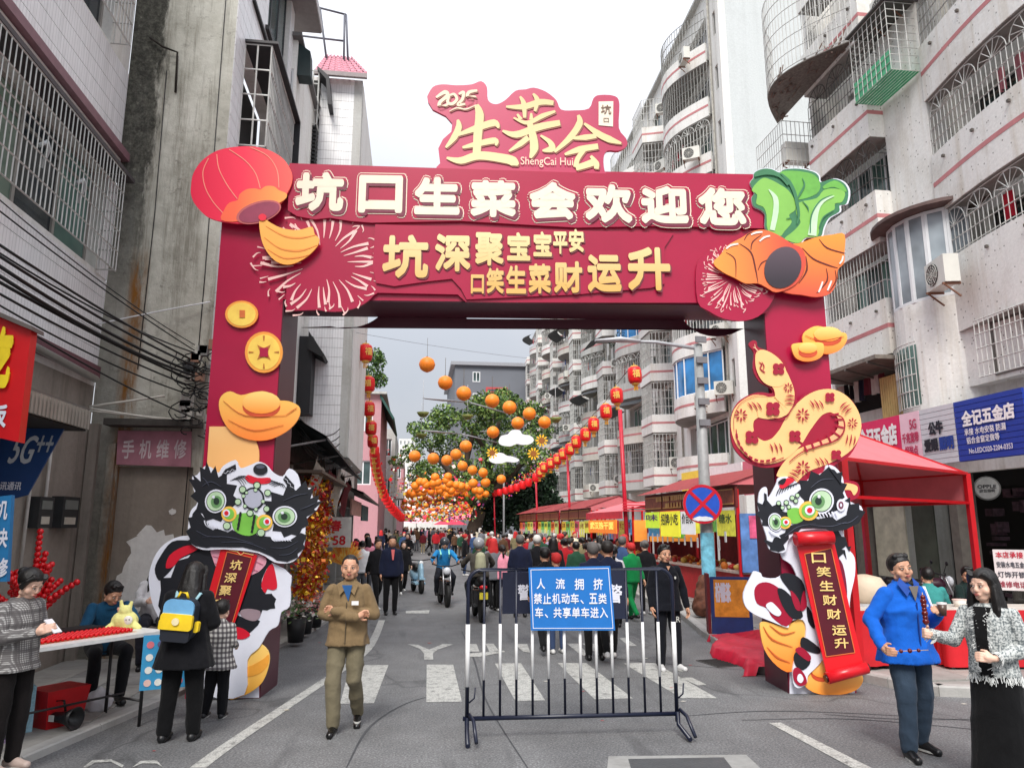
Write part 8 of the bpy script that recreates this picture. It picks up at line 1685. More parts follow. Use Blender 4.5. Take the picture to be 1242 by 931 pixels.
# ---- crowd: a few figures built once, then copied and dressed individually
def P_(**k): return k
walkA = P_(anL=V(.09,.28,.16), knL=V(.09,.02,.5), anR=V(-.09,-.2,.085), knR=V(-.1,-.16,.5), wrL=V(.25,-.16,.92), wrR=V(-.25,.12,.90)); standA = P_(wrL=V(.12,-.22,1.08), elL=V(.25,-.02,1.13), hdL=V(-.6,-.6,.2)); standB = {}
PROTO = []
for i, (ps_, hr_, sk_, skirt_, hm_, fem) in enumerate(((walkA, 'short', 1, False, .84, False),(standA, 'pony', 2, False, .84, True),(standB, 'short', 1, False, .82, False),(walkA, 'long', 2, False, .74, True),(standA, 'long', 2,.45,.86, True),(standB, 'bun', 2, False, .80, True))):
 for d in (0,):
  o, J, Rm = human('x', (0,-30,0),0, ps_, 1.66, sk_, 'jacket', None, None, SHOEB, hr_, seed=50 + i, vox=3.0, skirt=skirt_, hem=hm_, detail=False, fold=.006, long_=.2); PROTO.append(o)
TOPS = dict(black=(20,20,24), navy=(24,30,52), grey=(110,112,118), white=(222,222,224), pink=(236,150,170), red=(164,30,38), beige=(196,180,150), brown=(92,66,48), green=(36,70,52), blue=(56,78,116), cream=(232,222,198), lilac=(150,138,160), khaki=(128,118,88), maroon=(96,26,36), yellow=(206,176,96), teal=(44,80,84)); BOTS = dict(black=(18,18,20), denim=(56,72,104), grey=(90,92,98), khaki=(140,128,100), white=(206,204,200), brown=(74,58,46))
TM = {k: FB(*v) for k, v in TOPS.items()}; BM = {k: FB(*v) for k, v in BOTS.items()}; SH2 = M(210,210,208,.6)
used = set(); HR_ = [HAIRM, HAIRM, HAIRM, M(48,32,22,.6), M(30,24,20,.6), M(96,92,90,.7), M(190,40,40,.8), M(206,202,196,.8)]
def crowd(px_, py_, pr, facing, tc, bc, extra='', where='beyond the barrier', head_px=None, grp='people in the street beyond the barrier', h=None, lab=None, at=None):
 p = at or gxy(px_, py_); src = PROTO[pr]; o = copy_tree(src); o.location = (p[0], p[1], p[2]); o.rotation_euler = (0,0, R(facing)); s = (h or random.uniform(1.48,1.78)) / 1.7; o.scale = (s, s, s)
 lab = lab or ('person in a %s top and %s %s, %s' % (tc, bc, 'skirt' if pr == 4 else 'trousers', where)); o['label'] = lab; o['group'] = grp
 for c in o.children:
  nm = c.name.split('.')[0]
  if nm == 'hair' and c.material_slots: c.material_slots[0].link = 'OBJECT'; c.material_slots[0].material = random.choice(HR_)
  if nm in ('jacket', 'trousers', 'skirt', 'shoe') and c.material_slots:
   c.material_slots[0].link = 'OBJECT'; c.material_slots[0].material = TM[tc] if nm == 'jacket' else (BM[bc] if nm != 'shoe' else (SH2 if (len(used) + pr) % 2 else SHOEB))
 used.add(lab); return o
# placed from their feet (or, where hidden, at the distance their height implies)
def far(x, yhead, d, pr, facing, tc, bc, where, **k):
 p = at_depth(x, 655, d); return crowd(0,0, pr, facing, tc, bc, where=where, at=(p.x, p.y, 0.0), **k)
o1 = crowd(473,745,2,10, 'navy', 'black', where='in the lane left of the parked scooter', h=1.76, lab='stout man in an open dark navy jacket walking near the left line of the road')
on(o1, MB().prism([(-.04,1.43),(.04,1.43),(.02,1.2),(-.01,1.2)],-.17,-.16), 'pink_shirt', M(220,110,110,.8))
crowd(456,738,0,30, 'black', 'black', lab='young man in black partly hidden behind the man in the navy jacket'); crowd(437,728,5,190, 'white', 'grey', lab='person in a white hooded coat facing away near the yellow plumes'); crowd(428,722,1,160, 'red', 'black', lab='person in a red top among the flower sellers')
crowd(488,720,3,10, 'black', 'black', lab='woman in black coming towards us behind the parked scooter')
crowd(598,741,3,185, 'grey', 'black', lab='woman with a pale backpack and dark trousers walking away beside the motorbike'); o = crowd(609,741,1,185, 'pink', 'black', lab='girl in a pink hooded top walking away, left of the police'); crowd(581,706,1,180, 'green', 'black', lab='person in dark green by the rear motorbike')
pol1 = crowd(631,748,2,180, 'navy', 'black', lab='officer in navy walking away with a backpack, left of the notice board', h=1.78); pol2 = crowd(652,745,0,170, 'black', 'denim', lab='person in black hidden behind the left of the notice board')
crowd(662,792,0,180, 'black', 'black', lab='person in black trousers right behind the notice board, on the left'); crowd(676,792,2,190, 'maroon', 'denim', lab='person in blue jeans and white shoes behind the notice board'); crowd(722,800,2,178, 'navy', 'black', lab='officer behind the notice board on the right, in black trousers', h=1.74); crowd(740,800,0,175, 'navy', 'black', lab='officer next to the notice board edge, stepping away', h=1.76)
gw_ = crowd(768,752,0,200, 'green', 'black', lab='student in a green and white school tracksuit beside the man in black', h=1.62)
GT = FB(20,130,70)
for c in gw_.children:
 if c.name.startswith(('trousers', 'jacket')): c.material_slots[0].material = GT
on(gw_, MB().box(-.2,.2,-.02,.165,1.3,1.42), 'white_yoke', M(226,226,226,.8)) if False else None
crowd(757,745,2,150, 'blue', 'grey', lab='man in a pale blue jacket looking left behind the student in green', h=1.74); crowd(785,745,5,180, 'black', 'black', lab='person in black just left of the man in the black jacket'); crowd(746,760,1,170, 'white', 'black', lab='woman with grey white hair and pale top walking away at the barrier')
crowd(700,742,0,185, 'green', 'black', lab='man in a dark green coat with a shoulder strap above the notice board'); crowd(686,735,5,185, 'red', 'black', lab='person in a red coat above the left of the notice board'); crowd(714,738,1,175, 'maroon', 'black', lab='person in a maroon coat above the right of the notice board'); crowd(727,744,2,190, 'navy', 'black', lab='man in a dark blue jacket above the right end of the notice board')
crowd(672,738,3,180, 'black', 'black', lab='woman in black walking away above the left edge of the notice board')
# banners worn over the officers' backs
for x, y, X_, ch, lb in ((629,720,12.6, '警', 'navy police vest board just left of the notice board'),(736,722,10.6, '警', 'navy police vest board just right of the notice board')):
 p = at_depth(x, y, X_); b_ = empty('police_board', p, 0, lb, 'board'); MB().box(-.28,.28,-.02,.02,-.32,.36).build('panel', M(22,30,56,.6), b_); mb = MB(); text_mb(mb, ch, -.02,.22,-.1,.16,-.03, bold=.03); mb.build('lettering', WHT, b_)
rr = random.Random(77); tk = list(TOPS); bk_ = list(BOTS); combos = [(a, b) for a in tk for b in bk_]; rr.shuffle(combos); ci = 0
wts = ['black', 'black', 'black', 'navy', 'grey', 'white', 'red', 'beige', 'brown', 'maroon', 'black', 'pink', 'cream']
zones = [(455,500,30,60,11, 'left, by the red lantern tail'),(500,560,44,75,16, 'mid street under the orange lanterns'),(560,640,28,56,17, 'before the far stalls'),(640,760,19,38,22, 'at the stalls behind the notice'),(420,452,22,30,5, 'by the left hand shops'),(480,600,60,90,34, 'far down the packed street')]
allc = [(a, b) for a in wts + tk for b in ('black', 'denim', 'grey', 'black', 'khaki')]
for x0, x1, d0, d1, n, wh in zones:
 for k in range(n):
  x = x0 + (x1 - x0) * (k + rr.random()) / n; d = d0 + (d1 - d0) * rr.random()
  a, b = rr.choice(allc)
  for _ in range(12):
   lab_ = 'person in a %s top and %s trousers, %s' % (a, b, wh)
   if lab_ not in used: break
   a, b = rr.choice(tk), rr.choice(bk_)
  p = at_depth(x, 650, d); crowd(0,0, rr.choice((0,1,2,3,5)), rr.choice((0,180,180,170,10,90,200)), a, b, where=wh, at=(p.x, p.y, 0.0))
for q in PROTO:
 for c in list(q.children):
  for d in list(c.children): bpy.data.objects.remove(d)
  bpy.data.objects.remove(c)
 bpy.data.objects.remove(q)
# very far heads and shoulders that read as one mass
mb = MB(); mats_ = [TM[k] for k in ('black', 'navy', 'grey', 'red', 'beige', 'white', 'pink', 'brown')] + [HAIRM, SKIN[1]]
for k in range(260):
 x = rr.uniform(-6,8); y = rr.uniform(92,190); x = x * .8 - (y - 90) * .02 + 1; h = rr.uniform(1.5,1.75); mb.cur = rr.randrange(8); mb.tube([(x, y, 0),(x, y, h * .5),(x, y, h * .8),(x, y, h * .86)],[.14,.2,.24,.08],6, sy=.6); mb.cur = 9; mb.ball((x, y, h * .92),.1,6,5); mb.cur = 8; mb.ball((x, y + .02, h * .94),.11,6,5)
tag(mb.build('far_crowd', mats_), 'packed far crowd filling the end of the street', 'crowd', kind='stuff')
# ================================================================ MOTORBIKES AND SCOOTER
def wheel(par, c, r, w=.05):
 o = MB().lathe([(r - .06,-w),(r - .02,-w),(r, -w * .5),(r, w * .5),(r - .02, w),(r - .06, w)],(0,0,0),20, 'x').build('wheel', M(18,18,18,.7), par, c); MB().lathe([(.0,-.03),(r * .7,-.02),(r * .7,.02),(0,.03)], n=14, ax='x').build('rim', M(150,150,154,.3, metal=.7), o); return o
def bike(label, p, rz, body, rear=False):
 o = empty('motorbike', p, rz, label, 'motorbike'); wheel(o, (0,-.62,.3),.3); wheel(o, (0,.62,.3),.3)
 for q in (-1,1): MB().tube([(q * .08,-.62,.3),(q * .09,-.5,.65),(q * .09,-.38,.98)],.022,8).build('fork', M(160,160,164,.3, metal=.6), o)
 MB().tube([(-.36,-.28,1.05),(-.15,-.38,1.0),(.15,-.38,1.0),(.36,-.28,1.05)],.015,8).build('handlebar', BLACK, o);
 for q in (-1,1): MB().ball((q * .34,-.34,1.22),.06,10,6, sy=.3, sz=.7).build('mirror', BLACK, o); MB().tube([(q * .28,-.3,1.05),(q * .34,-.33,1.2)],.007,5).build('mirror_stalk', BLACK, o)
 MB().ball((0,-.50,.88),.1,12,8, sy=.7).build('headlight', M(210,214,220,.15), o); m = MB(); cap_(m, (0,-.3,.82),(0,.02,.80),.13,.12,12); solid(m, 'fuel_tank', body, .02, parent=o); m = MB(); cap_(m, (0,.05,.80),(0,.62,.86),.12,.10,12); solid(m, 'seat', BLACK, .02, parent=o)
 m = MB(); m.box(-.12,.12,-.22,.22,.28,.62); m.tube([(.14,0,.3),(.16,.7,.36)],.04,8); m.build('engine', M(60,60,62,.4, metal=.5), o); MB().box(-.05,.05,-.82,-.42,.60,.64).build('front_mudguard', body, o); MB().box(-.08,.08,.6,.92,.58,.64).build('rear_mudguard', body, o)
 pl_ = MB().box(-.09,.09,.92,.93,.5,.64).build('number_plate', M(226,210,60,.5), o); MB().ball((0,.86,.74),.05,8,6, sx=1.8).build('tail_light', M(200,20,30,.3), o); MB().tube([(-.1,-.05,.1),(-.1,.1,.34)],.015,6).build('footrest', BLACK, o); return o
ride = dict(pel=V(0,.2,.93), hiL=V(.1,.18,.9), hiR=V(-.1,.18,.9), knL=V(.22,-.2,.72), knR=V(-.22,-.2,.72), anL=V(.2,.0,.34), anR=V(-.2,.0,.34), che=V(0,.12,1.2), nek=V(0,.04,1.42), head=V(0,-.02,1.56), shL=V(.19,.06,1.36), shR=V(-.19,.06,1.36), elL=V(.33,-.1,1.18), elR=V(-.33,-.1,1.18), wrL=V(.32,-.3,1.1), wrR=V(-.32,-.3,1.1), hdL=V(.2,-1,0), hdR=V(-.2,-1,0))
b1 = ground(538,733); bike('black motorbike coming towards us with a rider in blue', (b1.x, b1.y, 0), R(6), M(24,26,30,.3)); o, J, Rm = human('rider in a bright blue jacket and helmet on the oncoming motorbike', (b1.x, b1.y, 0), R(6), ride, 1.68,1, 'jacket', FB(40,130,190), FB(30,32,40), SHOEB, None, seed=60, vox=1.8)
def helmet(o, c, m): h = MB(); h.ball(c, .135,16,12, sy=1.1); return solid(h, 'helmet', m, .015, parent=o)
helmet(o, V(0,.0,1.62), M(60,64,70,.2)); on(o, MB().tube([(-.12,.0,1.2),(-.11,-.14,1.3),(-.12,.02,1.42)],.02,6), 'reflective_strap', M(150,230,210,.5)); on(o, MB().tube([(.12,.0,1.2),(.11,-.14,1.3),(.12,.02,1.42)],.02,6), 'reflective_strap', M(150,230,210,.5))
b2 = ground(580,750); bike('black motorbike riding away with a red number plate light', (b2.x, b2.y, 0), R(182), M(20,20,22,.3)); o, J, Rm = human('rider in a grey brown coat with a pale backpack on the motorbike riding away', (b2.x, b2.y, 0), R(182), ride, 1.72,1, 'jacket', FB(72,68,62), FB(26,30,30), SHOEB, None, seed=62, vox=1.8, bulk=1.15)
helmet(o, V(0,.0,1.62), M(150,152,156,.2)); bk2 = empty('rucksack', wp(o, V(0,.32,1.22)), R(182), 'pale grey green rucksack on the rider heading away', 'rucksack'); m = MB(); cap_(m, (0,0,-.1),(0,0,.12),.13,.11,12); solid(m, 'bag', M(170,170,140,.8),.015, parent=bk2)
bike('dark motorbike parked before the hardware shop behind the diners', (9.6,13.3,.12), R(75), M(60,20,40,.3)); bike('second dark motorbike parked by the hardware shop, nearer the round sign', (11.0,12.5,.12), R(68), M(30,34,60,.3)); s_ = ground(506,718); sc_ = empty('scooter', (s_.x, s_.y, 0), R(12), 'pale blue scooter parked facing us left of the oncoming motorbike', 'scooter'); wheel(sc_, (0,-.55,.22),.22); wheel(sc_, (0,.55,.22),.22)
m = MB(); m.tube([(0,-.5,.42),(0,-.42,.7),(0,-.36,.95)],[.16,.19,.12],12, sy=.5); m.box(-.16,.16,-.42,.2,.25,.33); cap_(m, (0,.3,.5),(0,.62,.55),.17,.14,12); solid(m, 'fairing', M(150,186,206,.25),.02, parent=sc_); m = MB(); cap_(m, (0,.15,.74),(0,.62,.76),.12,.12,12); solid(m, 'seat', BLACK, .02, parent=sc_)
MB().tube([(-.32,-.28,1.0),(0,-.36,.97),(.32,-.28,1.0)],.016,8).build('handlebar', BLACK, sc_); MB().ball((0,-.47,.9),.07,12,8, sy=.6).build('headlight', M(236,236,236,.15), sc_); MB().box(-.09,.09,-.7,-.42,.42,.47).build('mudguard', M(150,186,206,.25), sc_)
for q in (-1,1): MB().ball((q * .28,-.32,1.16),.055,8,6, sy=.3).build('mirror', BLACK, sc_)
# ================================================================ VENDOR'S TABLE, left
ta, tb_p = ground(45,786,.86), ground(205,760,.86); TR = R(54.6)
TBL = empty('folding_table', (-3.40,8.18,.0), TR, 'white folding table on black legs spread with red candied fruit', 'table'); TL, TW = 1.8,.74
rbox(MB(),0,0, TL, TW, 0,.035,.06).build('tabletop', M(226,226,224,.4), TBL).rotation_euler = (R(90),0,0)
TBL.children[0].location = (0,0,.905)
for x in (-.72,.72):
 for y in (-.28,.28): MB().tube([(x, y, 0),(x, y, .87)],.017,8).build('leg', M(30,30,32,.4), TBL)
 MB().tube([(x, -.26,.25),(x, .26,.25)],.012,6).build('crossbar', M(30,30,32,.4), TBL)
MB().tube([(-.72,.0,.3),(.72,0,.3)],.012,6).build('crossbar', M(30,30,32,.4), TBL)
def tbp(x, y, z=.91): c, s_ = math.cos(TR), math.sin(TR); return Vector((TBL.location.x + x * c - y * s_, TBL.location.y + x * s_ + y * c, z))
CAND = M(214,16,26,.12, var=.3, sc=30)
tray = empty('candied_fruit_tray', tbp(.12,0), TR, 'long tray of glossy red candied fruit on the white table', 'tray'); MB().box(-.55,.55,-.2,.2,0,.03).build('tray_base', M(206,150,120,.5), tray)
bm_ = MB().ball((0,0,0),.021,8,6).mesh('fruit', CAND)
for i in range(22):
 for j in range(7): link('fruit', bm_, tray, (-.51 + i * .048 + random.uniform(-.004,.004),-.155 + j * .052,.05))
def item(name, label, cat, loc, fn, rz=0.0): o = empty(name, loc, rz, label, cat); fn(o); return o
item('purple_box', 'small purple box near the phone woman on the white table', 'box', tbp(-.62,.02), lambda o: MB().box(-.1,.1,-.07,.07,0,.1).build('carton', M(110,80,190,.5), o),.9); item('spray_bottle', 'clear bottle with a green cap on the white table', 'bottle', tbp(-.50,-.14), lambda o: (MB().lathe([(0,0),(.03,0),(.033, LZ0),(.015,.15),(0,.15)], n=12).build('bottle_body', M(170,210,200,.2), o), MB().lathe([(0,.15),(.017,.15),(.015,.19),(0,.19)], n=10).build('cap', M(40,150,90,.4), o)))
def sack(c, r, m, seed):
 def f(o):
  b = MB(); b.ball((0,0, r * .7), r, 14,10, sz=.9); b.tube([(0,0, r * 1.4),(0,0, r * 1.9)],[r * .3, r * .12],8); solid(b, 'bag_body', m, .014,.02,28, seed, 1, o)
 return f
item('plastic_bag', 'crumpled white plastic bag on the near end of the table', 'bag', tbp(-.55,.24), sack(0,.12, M(214,210,214,.3),3)); item('plastic_bag', 'bunch of red fruit in a bag beside the purple box', 'bag', tbp(-.74,.14), sack(0,.08, M(190,30,50,.3),4))
item('frying_tray', 'flat dark metal tray behind the candied fruit', 'tray', tbp(.25,.30) + V(0,0,.02), lambda o: MB().box(-.3,.3,-.12,.12,0,.06).build('tray_body', M(30,30,32,.4), o), TR)
ros = empty('plush_toy', tbp(.76,.16), R(10), 'pale yellow plush toy with a white face at the far end of the table', 'toy'); m = MB(); m.ball((0,0,.14),.14,14,10, sx=1.25); m.ball((0,-.02,.27),.085,12,8); m.tube([(-.05,0,.32),(-.07,0,.42)],[.03,.02],8); m.tube([(.05,0,.32),(.07,0,.4)],[.03,.02],8); cap_(m, (-.12,-.05,.1),(-.2,-.1,.05),.05,.04); cap_(m, (.12,-.05,.1),(.2,-.1,.05),.05,.04); ros.scale = (.78,) * 3; solid(m, 'plush_body', FB(236,232,150),.01,.003,40, parent=ros); MB().ball((.06,-.12,.16),.06,12,8, sy=.5).build('face', M(240,236,226,.8), ros)
for q in (-1,1): MB().ball((.06 + .02 * q, -.152,.17),.008,6,5).build('eye', BLACK, ros)
# blue sticker sheet hanging from the table's far end
bs_ = empty('sticker_sheet', tbp(.62,-.40,0), R(20), 'blue sheet of round cartoon stickers hanging from the far table end', 'poster'); MB().box(-.02,.42,-.01,.01,.38,.92).build('sheet', M(60,156,206,.4), bs_)
for i in range(4):
 for j in range(4): MB().prism(ell(.05 + .1 * i, .45 + .125 * j, .036,.036,10),-.016,-.012).build('sticker', M(*random.choice([(240,200,190),(226,120,130),(236,236,230),(90,90,130),(246,220,140)]),.5), bs_)
# candied haws stand
hs = empty('candied_haw_stand', (-4.15,9.1, LZ0),0, 'straw stand bristling with red candied fruit sticks behind the phone woman', 'stand'); MB().tube([(0,0,0),(0,0,1.0)],.025,8).build('pole', M(120,90,60,.8), hs); MB().lathe([(0,.8),(.07,.8),(.08,1.15),(.06,1.25),(0,1.26)], n=12).build('straw_bundle', M(190,160,90,.9, bump=.01), hs)
bm2 = MB().ball((0,0,0),.036,10,7).mesh('haw', CAND); rr = random.Random(8)
for k in range(24):
 a = R(rr.uniform(0,360)); t = R(rr.uniform(8,62)) if k else 0; d = V(math.sin(t) * math.cos(a), math.sin(t) * math.sin(a) * .6, math.cos(t)); b0 = V(0,0,1.0 + rr.uniform(-.1,.2)); L = rr.uniform(.42,.62) if k else .75
 sk_ = MB().tube([b0, b0 + d * L],.004,5).build('skewer', M(200,170,120,.7), hs)
 for j in range(6 if k else 8): link('haw', bm2, sk_, b0 + d * (L - .035 - j * .062))
# crates, bag, red stool, megaphone under the table
def basket(o, w, d, h, m):
 b = MB(); b.box(-w, w, -d, d, 0,.015)
 for z in np.linspace(.02, h, 7): b.box(-w, w, -d - .006,-d, z, z + .014); b.box(-w, w, d, d + .006, z, z + .014); b.box(-w - .006,-w, -d, d, z, z + .014); b.box(w, w + .006,-d, d, z, z + .014)
 for x in np.linspace(-w, w, 9): b.box(x - .006, x + .006,-d - .004,-d + .002,0, h); b.box(x - .006, x + .006, d - .002, d + .004,0, h)
 b.build('basket_body', m, o)
item('plastic_basket', 'lilac lattice plastic basket on the ground under the table', 'basket', tbp(-.62,.2, LZ0), lambda o: basket(o, .22,.16,.3, M(150,130,160,.5)), TR); item('plastic_crate', 'black crate stacked on the lilac basket', 'crate', tbp(-.62,.2,.38), lambda o: basket(o, .2,.15,.26, M(24,24,26,.5)), TR); item('shopping_bag', 'pale blue patterned shopping bag under the table', 'bag', tbp(-.2,.35, LZ0), lambda o: (MB().box(-.16,.16,-.08,.08,0,.42).build('bag_body', M(150,190,206,.7, var=.3, sc=18), o), MB().tube([(-.07,0,.42),(-.05,0,.55),(.05,0,.55),(.07,0,.42)],.008,5).build('handle', WHT, o)),.6); item('plastic_bag', 'clear crumpled bag on the pavement under the far table leg', 'bag', tbp(.75,.45, LZ0), sack(0,.13, M(200,200,204,.3),9)); item('red_bucket', 'square red bucket under the middle of the table', 'bucket', tbp(.2,.3, LZ0), lambda o: MB().add([(-.18,-.14,0),(.18,-.14,0),(.18,.14,0),(-.18,.14,0),(-.22,-.18,.36),(.22,-.18,.36),(.22,.18,.36),(-.22,.18,.36)],[(0,1,5,4),(1,2,6,5),(2,3,7,6),(3,0,4,7),(3,2,1,0),(4,5,6,7)]).build('bucket_body', M(190,20,28,.4), o), TR)
mg = empty('megaphone', (*ground(72,884, LZ0)[:2], LZ0), R(-20), 'black megaphone lying beside the near table leg', 'megaphone'); MB().lathe([(0,-.16),(.045,-.16),(.05,0),(.06,.06),(.11,.18),(.1,.18),(0,.05)],(0,0,.11),18, 'x').build('horn', M(22,22,24,.4), mg); MB().tube([(-.1,0,.15),(-.08,0,.26),(.02,0,.27),(.05,0,.17)],.012,6).build('handle', BLACK, mg); MB().box(-.09,-.03,-.056,-.05,.08,.14).build('label_patch', M(214,214,210,.6), mg)
# ================================================================ FESTIVE SHOP GOODS behind the left pillar
fg = empty('festive_decorations', (0,0,0),0, 'curtains of red and gold new year tinsel hung outside the shop behind the left pillar', 'decorations'); rr = random.Random(21); fm = [M(206,30,30,.3), M(226,160,30,.25, metal=.6), M(240,200,60,.25, metal=.6), M(150,16,24,.4), M(210,110,30,.3, metal=.5)]
for c in range(9):
 mb = MB(); X0, Y0 = -1.80 - .04 * c + rr.uniform(-.08,.08),13.6 + .55 * c
 for k in range(420):
  z = rr.uniform(.75,2.9); cl_ = .12 + .1 * math.sin(z * 6 + c); p = V(X0 + rr.gauss(0,.1) , Y0 + rr.gauss(0, LZ0), z) + V(rr.uniform(-1,1), rr.uniform(-1,1),0) * cl_ * .5; r = rr.uniform(.02,.055); mb.cur = rr.randrange(5); a = V(rr.gauss(0,1), rr.gauss(0,1), rr.gauss(0,1)).normalized() * r; b = a.cross(V(rr.gauss(0,1), rr.gauss(0,1),1)).normalized() * r; mb.add([p - a, p + b, p + a, p - b],[(0,1,2,3)])
 s__ = mb.build('tinsel_curtain', fm, fg); s__['kind'] = 'stuff'
 for z in (1.35,2.0,2.6):
  if rr.random() < .8:
   m = MB(); cc = V(X0, Y0 - .1, z + rr.uniform(-.1,.1))
   for k in range(60): d = V(rr.gauss(0,1), rr.gauss(0,1), rr.gauss(0,1)).normalized(); m.cur = rr.randrange(3); e = d.cross(V(0,0,1)).normalized() * .014; m.add([cc - e, cc + e, cc + d * rr.uniform(.12,.2)],[(0,1,2)])
   m.build('tinsel_ball', [fm[2], fm[1], M(236,190,50,.3)], fg)
MB().box(-2.3,-1.6,13.4,18.6,2.95,3.0).build('hanging_rail', M(90,80,70,.6), fg)
pz = ground(366,768, LZ0)
for i, (x, y, lb_) in enumerate(((362,778, 'black bucket of pale cut flowers nearest the left pillar'),(372,768, 'black bucket of orange and pink flowers behind the nearest one'),(384,760, 'black bucket of pink flowers at the kerb'))):
 p = ground(x, y, LZ0); o = empty('flower_bucket', (p.x - .05, p.y, LZ0),0, lb_, 'flower bucket'); MB().lathe([(0,0),(.13,0),(.17,.4),(.16,.4),(0,.36)], n=14).build('bucket', M(20,20,22,.5), o); mb = MB(); cs = [M(230,226,216,.7), M(240,150,130,.6), M(226,90,60,.6), M(90,120,70,.7), M(246,190,190,.6)]
 for k in range(200): d = V(rr.gauss(0,.16), rr.gauss(0,.14), rr.uniform(.34,.72)); r = rr.uniform(.02,.045); mb.cur = (rr.choice((0,0,3,3)) if i == 0 else rr.choice((1,2,4,4,3))); a = V(rr.gauss(0,1), rr.gauss(0,1), rr.gauss(0,1)).normalized() * r; b = a.cross(V(0,0,1)).normalized() * r; mb.add([d - a, d + b, d + a, d - b],[(0,1,2,3)])
 f_ = mb.build('flowers', cs, o); f_['kind'] = 'stuff'
pl = ground(421,728,0); pf = empty('yellow_plumes', (pl.x, pl.y, 0),0, 'fan of orange and yellow feather plumes above the head of the man with folded arms', 'plumes'); mb = MB(); pc = at_depth(420,668,17.6); pf.location = (pc.x, pc.y, 0)
for k in range(420): a = R(rr.uniform(15,165)); r = rr.uniform(.25,.62); c = V(0,0, pc.z - .35); mb.cur = rr.randrange(3); t = V(math.cos(a) * r * .75, rr.uniform(-.1,.1), math.sin(a) * r); e = V(.012,0,.004); mb.add([c + t * .2 - e, c + t * .2 + e, c + t + e, c + t - e],[(0,1,2,3)])
mb.build('plumes', [M(250,176,60,.6), M(246,210,110,.6), M(240,140,50,.6)], pf)['kind'] = 'stuff'; MB().tube([(0,0,0),(0,0, pc.z - .2)],.03,6).build('stand', BLACK, pf)
sg5 = empty('price_sign', at_depth(404,645,17.5),0, 'white sale board with red letters and the figures 58 behind the tinsel', 'sign'); MB().box(-.42,.42,-.02,.02,-.35,.35).build('board', M(206,206,200,.6), sg5)
for t, x0, x1, z0, z1, m in (('福春', -.36,.2,.02,.28, M(200,30,40,.6)),('58', .0,.3,-.3,-.08, M(200,30,40,.6))): mb = MB(); text_mb(mb, t, x0, x1, z0, z1,-.026, bold=.04); mb.build('lettering', m, sg5)
# stuff on the right: crumpled red cloth, A-board, table goods, notice, bin
rc = MB(); n1, n2 = 60,26; rr = random.Random(31); cA, cB = ground(850,780,0), ground(915,808,0); vs = []
for i in range(n1):
 for j in range(n2): u, v = i / (n1 - 1), j / (n2 - 1); x = 4.55 + 1.05 * v + .15 * math.sin(u * 9); y = 10.2 + 3.0 * u; x += (y - 10.2) * .22; e = min(u, 1 - u, v, 1 - v) * 6; vs.append((x + rr.uniform(-.02,.02), y, .13 + min(1, e) * (.07 + .04 * math.sin(u * 17 + v * 9) + .03 * math.sin(v * 13 + u * 21)) if e > .01 else .006 + .12 * (x > 4.75 + (y - 10) * .17)))
rc.add(vs, [(i * n2 + j, (i + 1) * n2 + j, (i + 1) * n2 + j + 1, i * n2 + j + 1) for i in range(n1 - 1) for j in range(n2 - 1)], True); tag(rc.build('red_cloth', M(190,14,50,.6, var=.2)), 'crumpled crimson cloth heaped on the kerb behind the right pillar', 'cloth')
ab = empty('food_board', (5.75,13.2,.12), R(-15), 'food advertising board with an orange drink standing by the kerb', 'sign'); MB().box(-.36,.36,-.02,.02,0,1.0).build('board', M(30,60,120,.5, var=.2), ab); MB().box(-.3,.3,-.03,-.022,.3,.95).build('orange_print', M(240,150,50,.5, var=.4, sc=6), ab); mb = MB(); text_mb(mb, '柠檬茶', -.28,.0,.55,.9,-.036, bold=.03); mb.build('lettering', WHT, ab); MB().box(-.42,-.37,-.02,.3,0,1.05).build('side_board', M(110,20,30,.6), ab)
bg_ = empty('straw_bundle', (6.15,15.6,.12),0, 'brown wrapped bundle leaning at the foot of the lamp post', 'bundle'); m = MB(); cap_(m, (0,0,.22),(.1,.1,.75),.2,.12); solid(m, 'bundle_body', M(104,62,44,.8, var=.5, sc=12),.03,.03,18,5,1, bg_)
nb_ = empty('price_notice', ground(1226,690,1.35), R(-38), 'white notice with red and black writing standing at the right edge', 'sign'); nb_.location = (10.4,9.9,1.0) if False else nb_.location
q = at_depth(1226,690,10.8); nb_.location = q; MB().box(-.2,.2,-.01,.01,-.3,.28).build('board', M(216,206,206,.5), nb_)
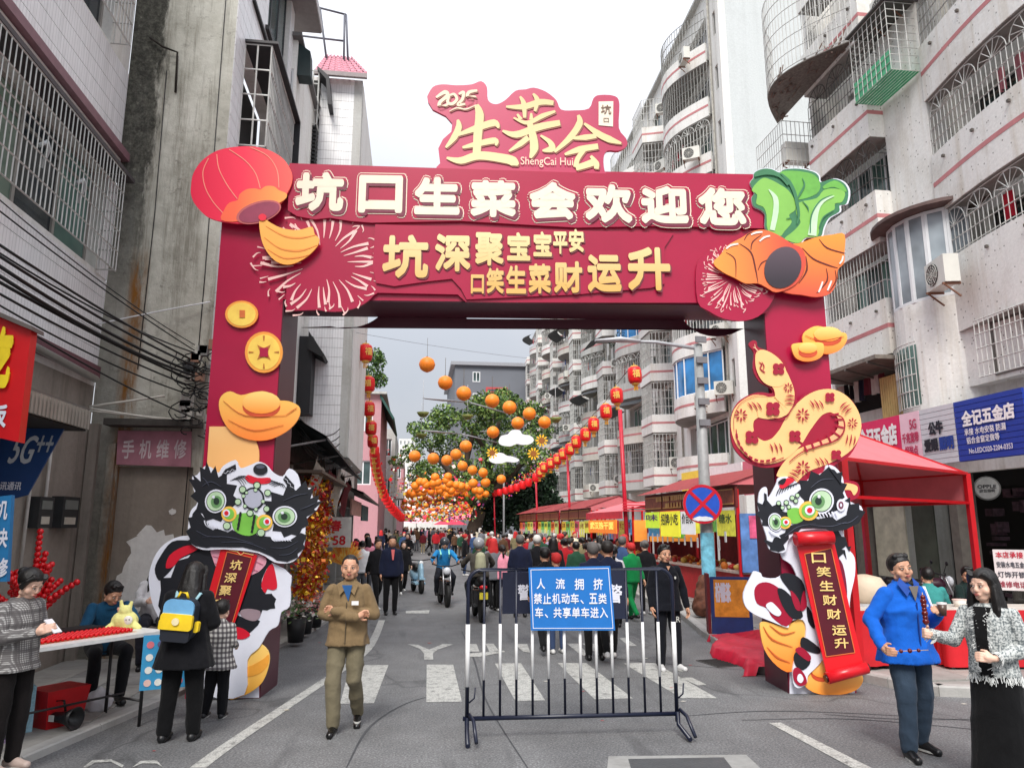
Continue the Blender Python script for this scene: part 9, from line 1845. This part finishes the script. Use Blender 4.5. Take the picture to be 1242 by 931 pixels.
for i, (t, c) in enumerate((('本店承接', (190,20,50)),('安装水电五金', (60,60,70)),('灯饰开锁', (60,60,70)),('维修电话', (150,40,60)))): mb = MB(); text_mb(mb, t, -.17,.17,.16 - .14 * i, .25 - .14 * i, -.016, bold=.02); mb.build('lettering', M(*c, .6), nb_)
rr = random.Random(41)
for i, (x, y) in enumerate(((7.7,9.9),(8.2,9.8),(8.7,9.7),(9.2,9.65),(9.7,9.6))): item('takeaway_box', ['pale takeaway tub at the left end of the long red table', 'second pale tub on the long red table', 'white takeaway tub in the middle of the long red table', 'white tub right of the middle on the long red table', 'last tub at the right end of the long red table'][i], 'food tub', (x, y, .918), lambda o: (MB().lathe([(0,0),(.07,0),(.09,.09),(0,.09)], n=12).build('tub', M(226,220,210,.4), o), MB().lathe([(.094,.09),(.094,.1),(0,.1)], n=12).build('lid', M(236,200,190,.4), o)))
# far canopies at the end of the street
for x, y, d, c, lb in ((505,634,105,(236,190,196), 'pale pink parasol far down the street on the left'),(528,630,120,(240,236,226), 'white parasol in the far middle of the street'),(546,636,95,(230,60,90), 'crimson parasol near the foot of the big tree'),(563,630,90,(236,120,150), 'pink parasol beside the big tree trunk'),(487,632,100,(200,40,50), 'red parasol by the far left shops')):
 p = at_depth(x, y, d); o = empty('parasol', (p.x, p.y, 0),0, lb, 'parasol'); MB().lathe([(2.2, p.z),(1.1, p.z + .55),(.02, p.z + .85)], n=10).build('canopy', M(*c, .7), o); MB().tube([(0,0,0),(0,0, p.z + .8)],.05,6).build('pole', WB, o)
# keep every thing at no more than thing > part > sub-part
bpy.context.view_layer.update()
def local_of(o): return Matrix.LocRotScale(o.location, o.rotation_euler, o.scale)
for ch in list(BS.children): m_ = local_of(BS) @ local_of(ch); ch.parent = B_; ch.matrix_basis = m_
bpy.data.objects.remove(BS)
def flatten(o, depth, part):
 for ch in list(o.children):
  if depth + 1 > 3: m_ = local_of(o) @ local_of(ch); ch.parent = part; ch.matrix_basis = m_; flatten(ch, 3, part)
  else: flatten(ch, depth + 1, ch if depth == 1 else part)
for o in [o for o in bpy.data.objects if o.parent is None]: flatten(o, 1, None)
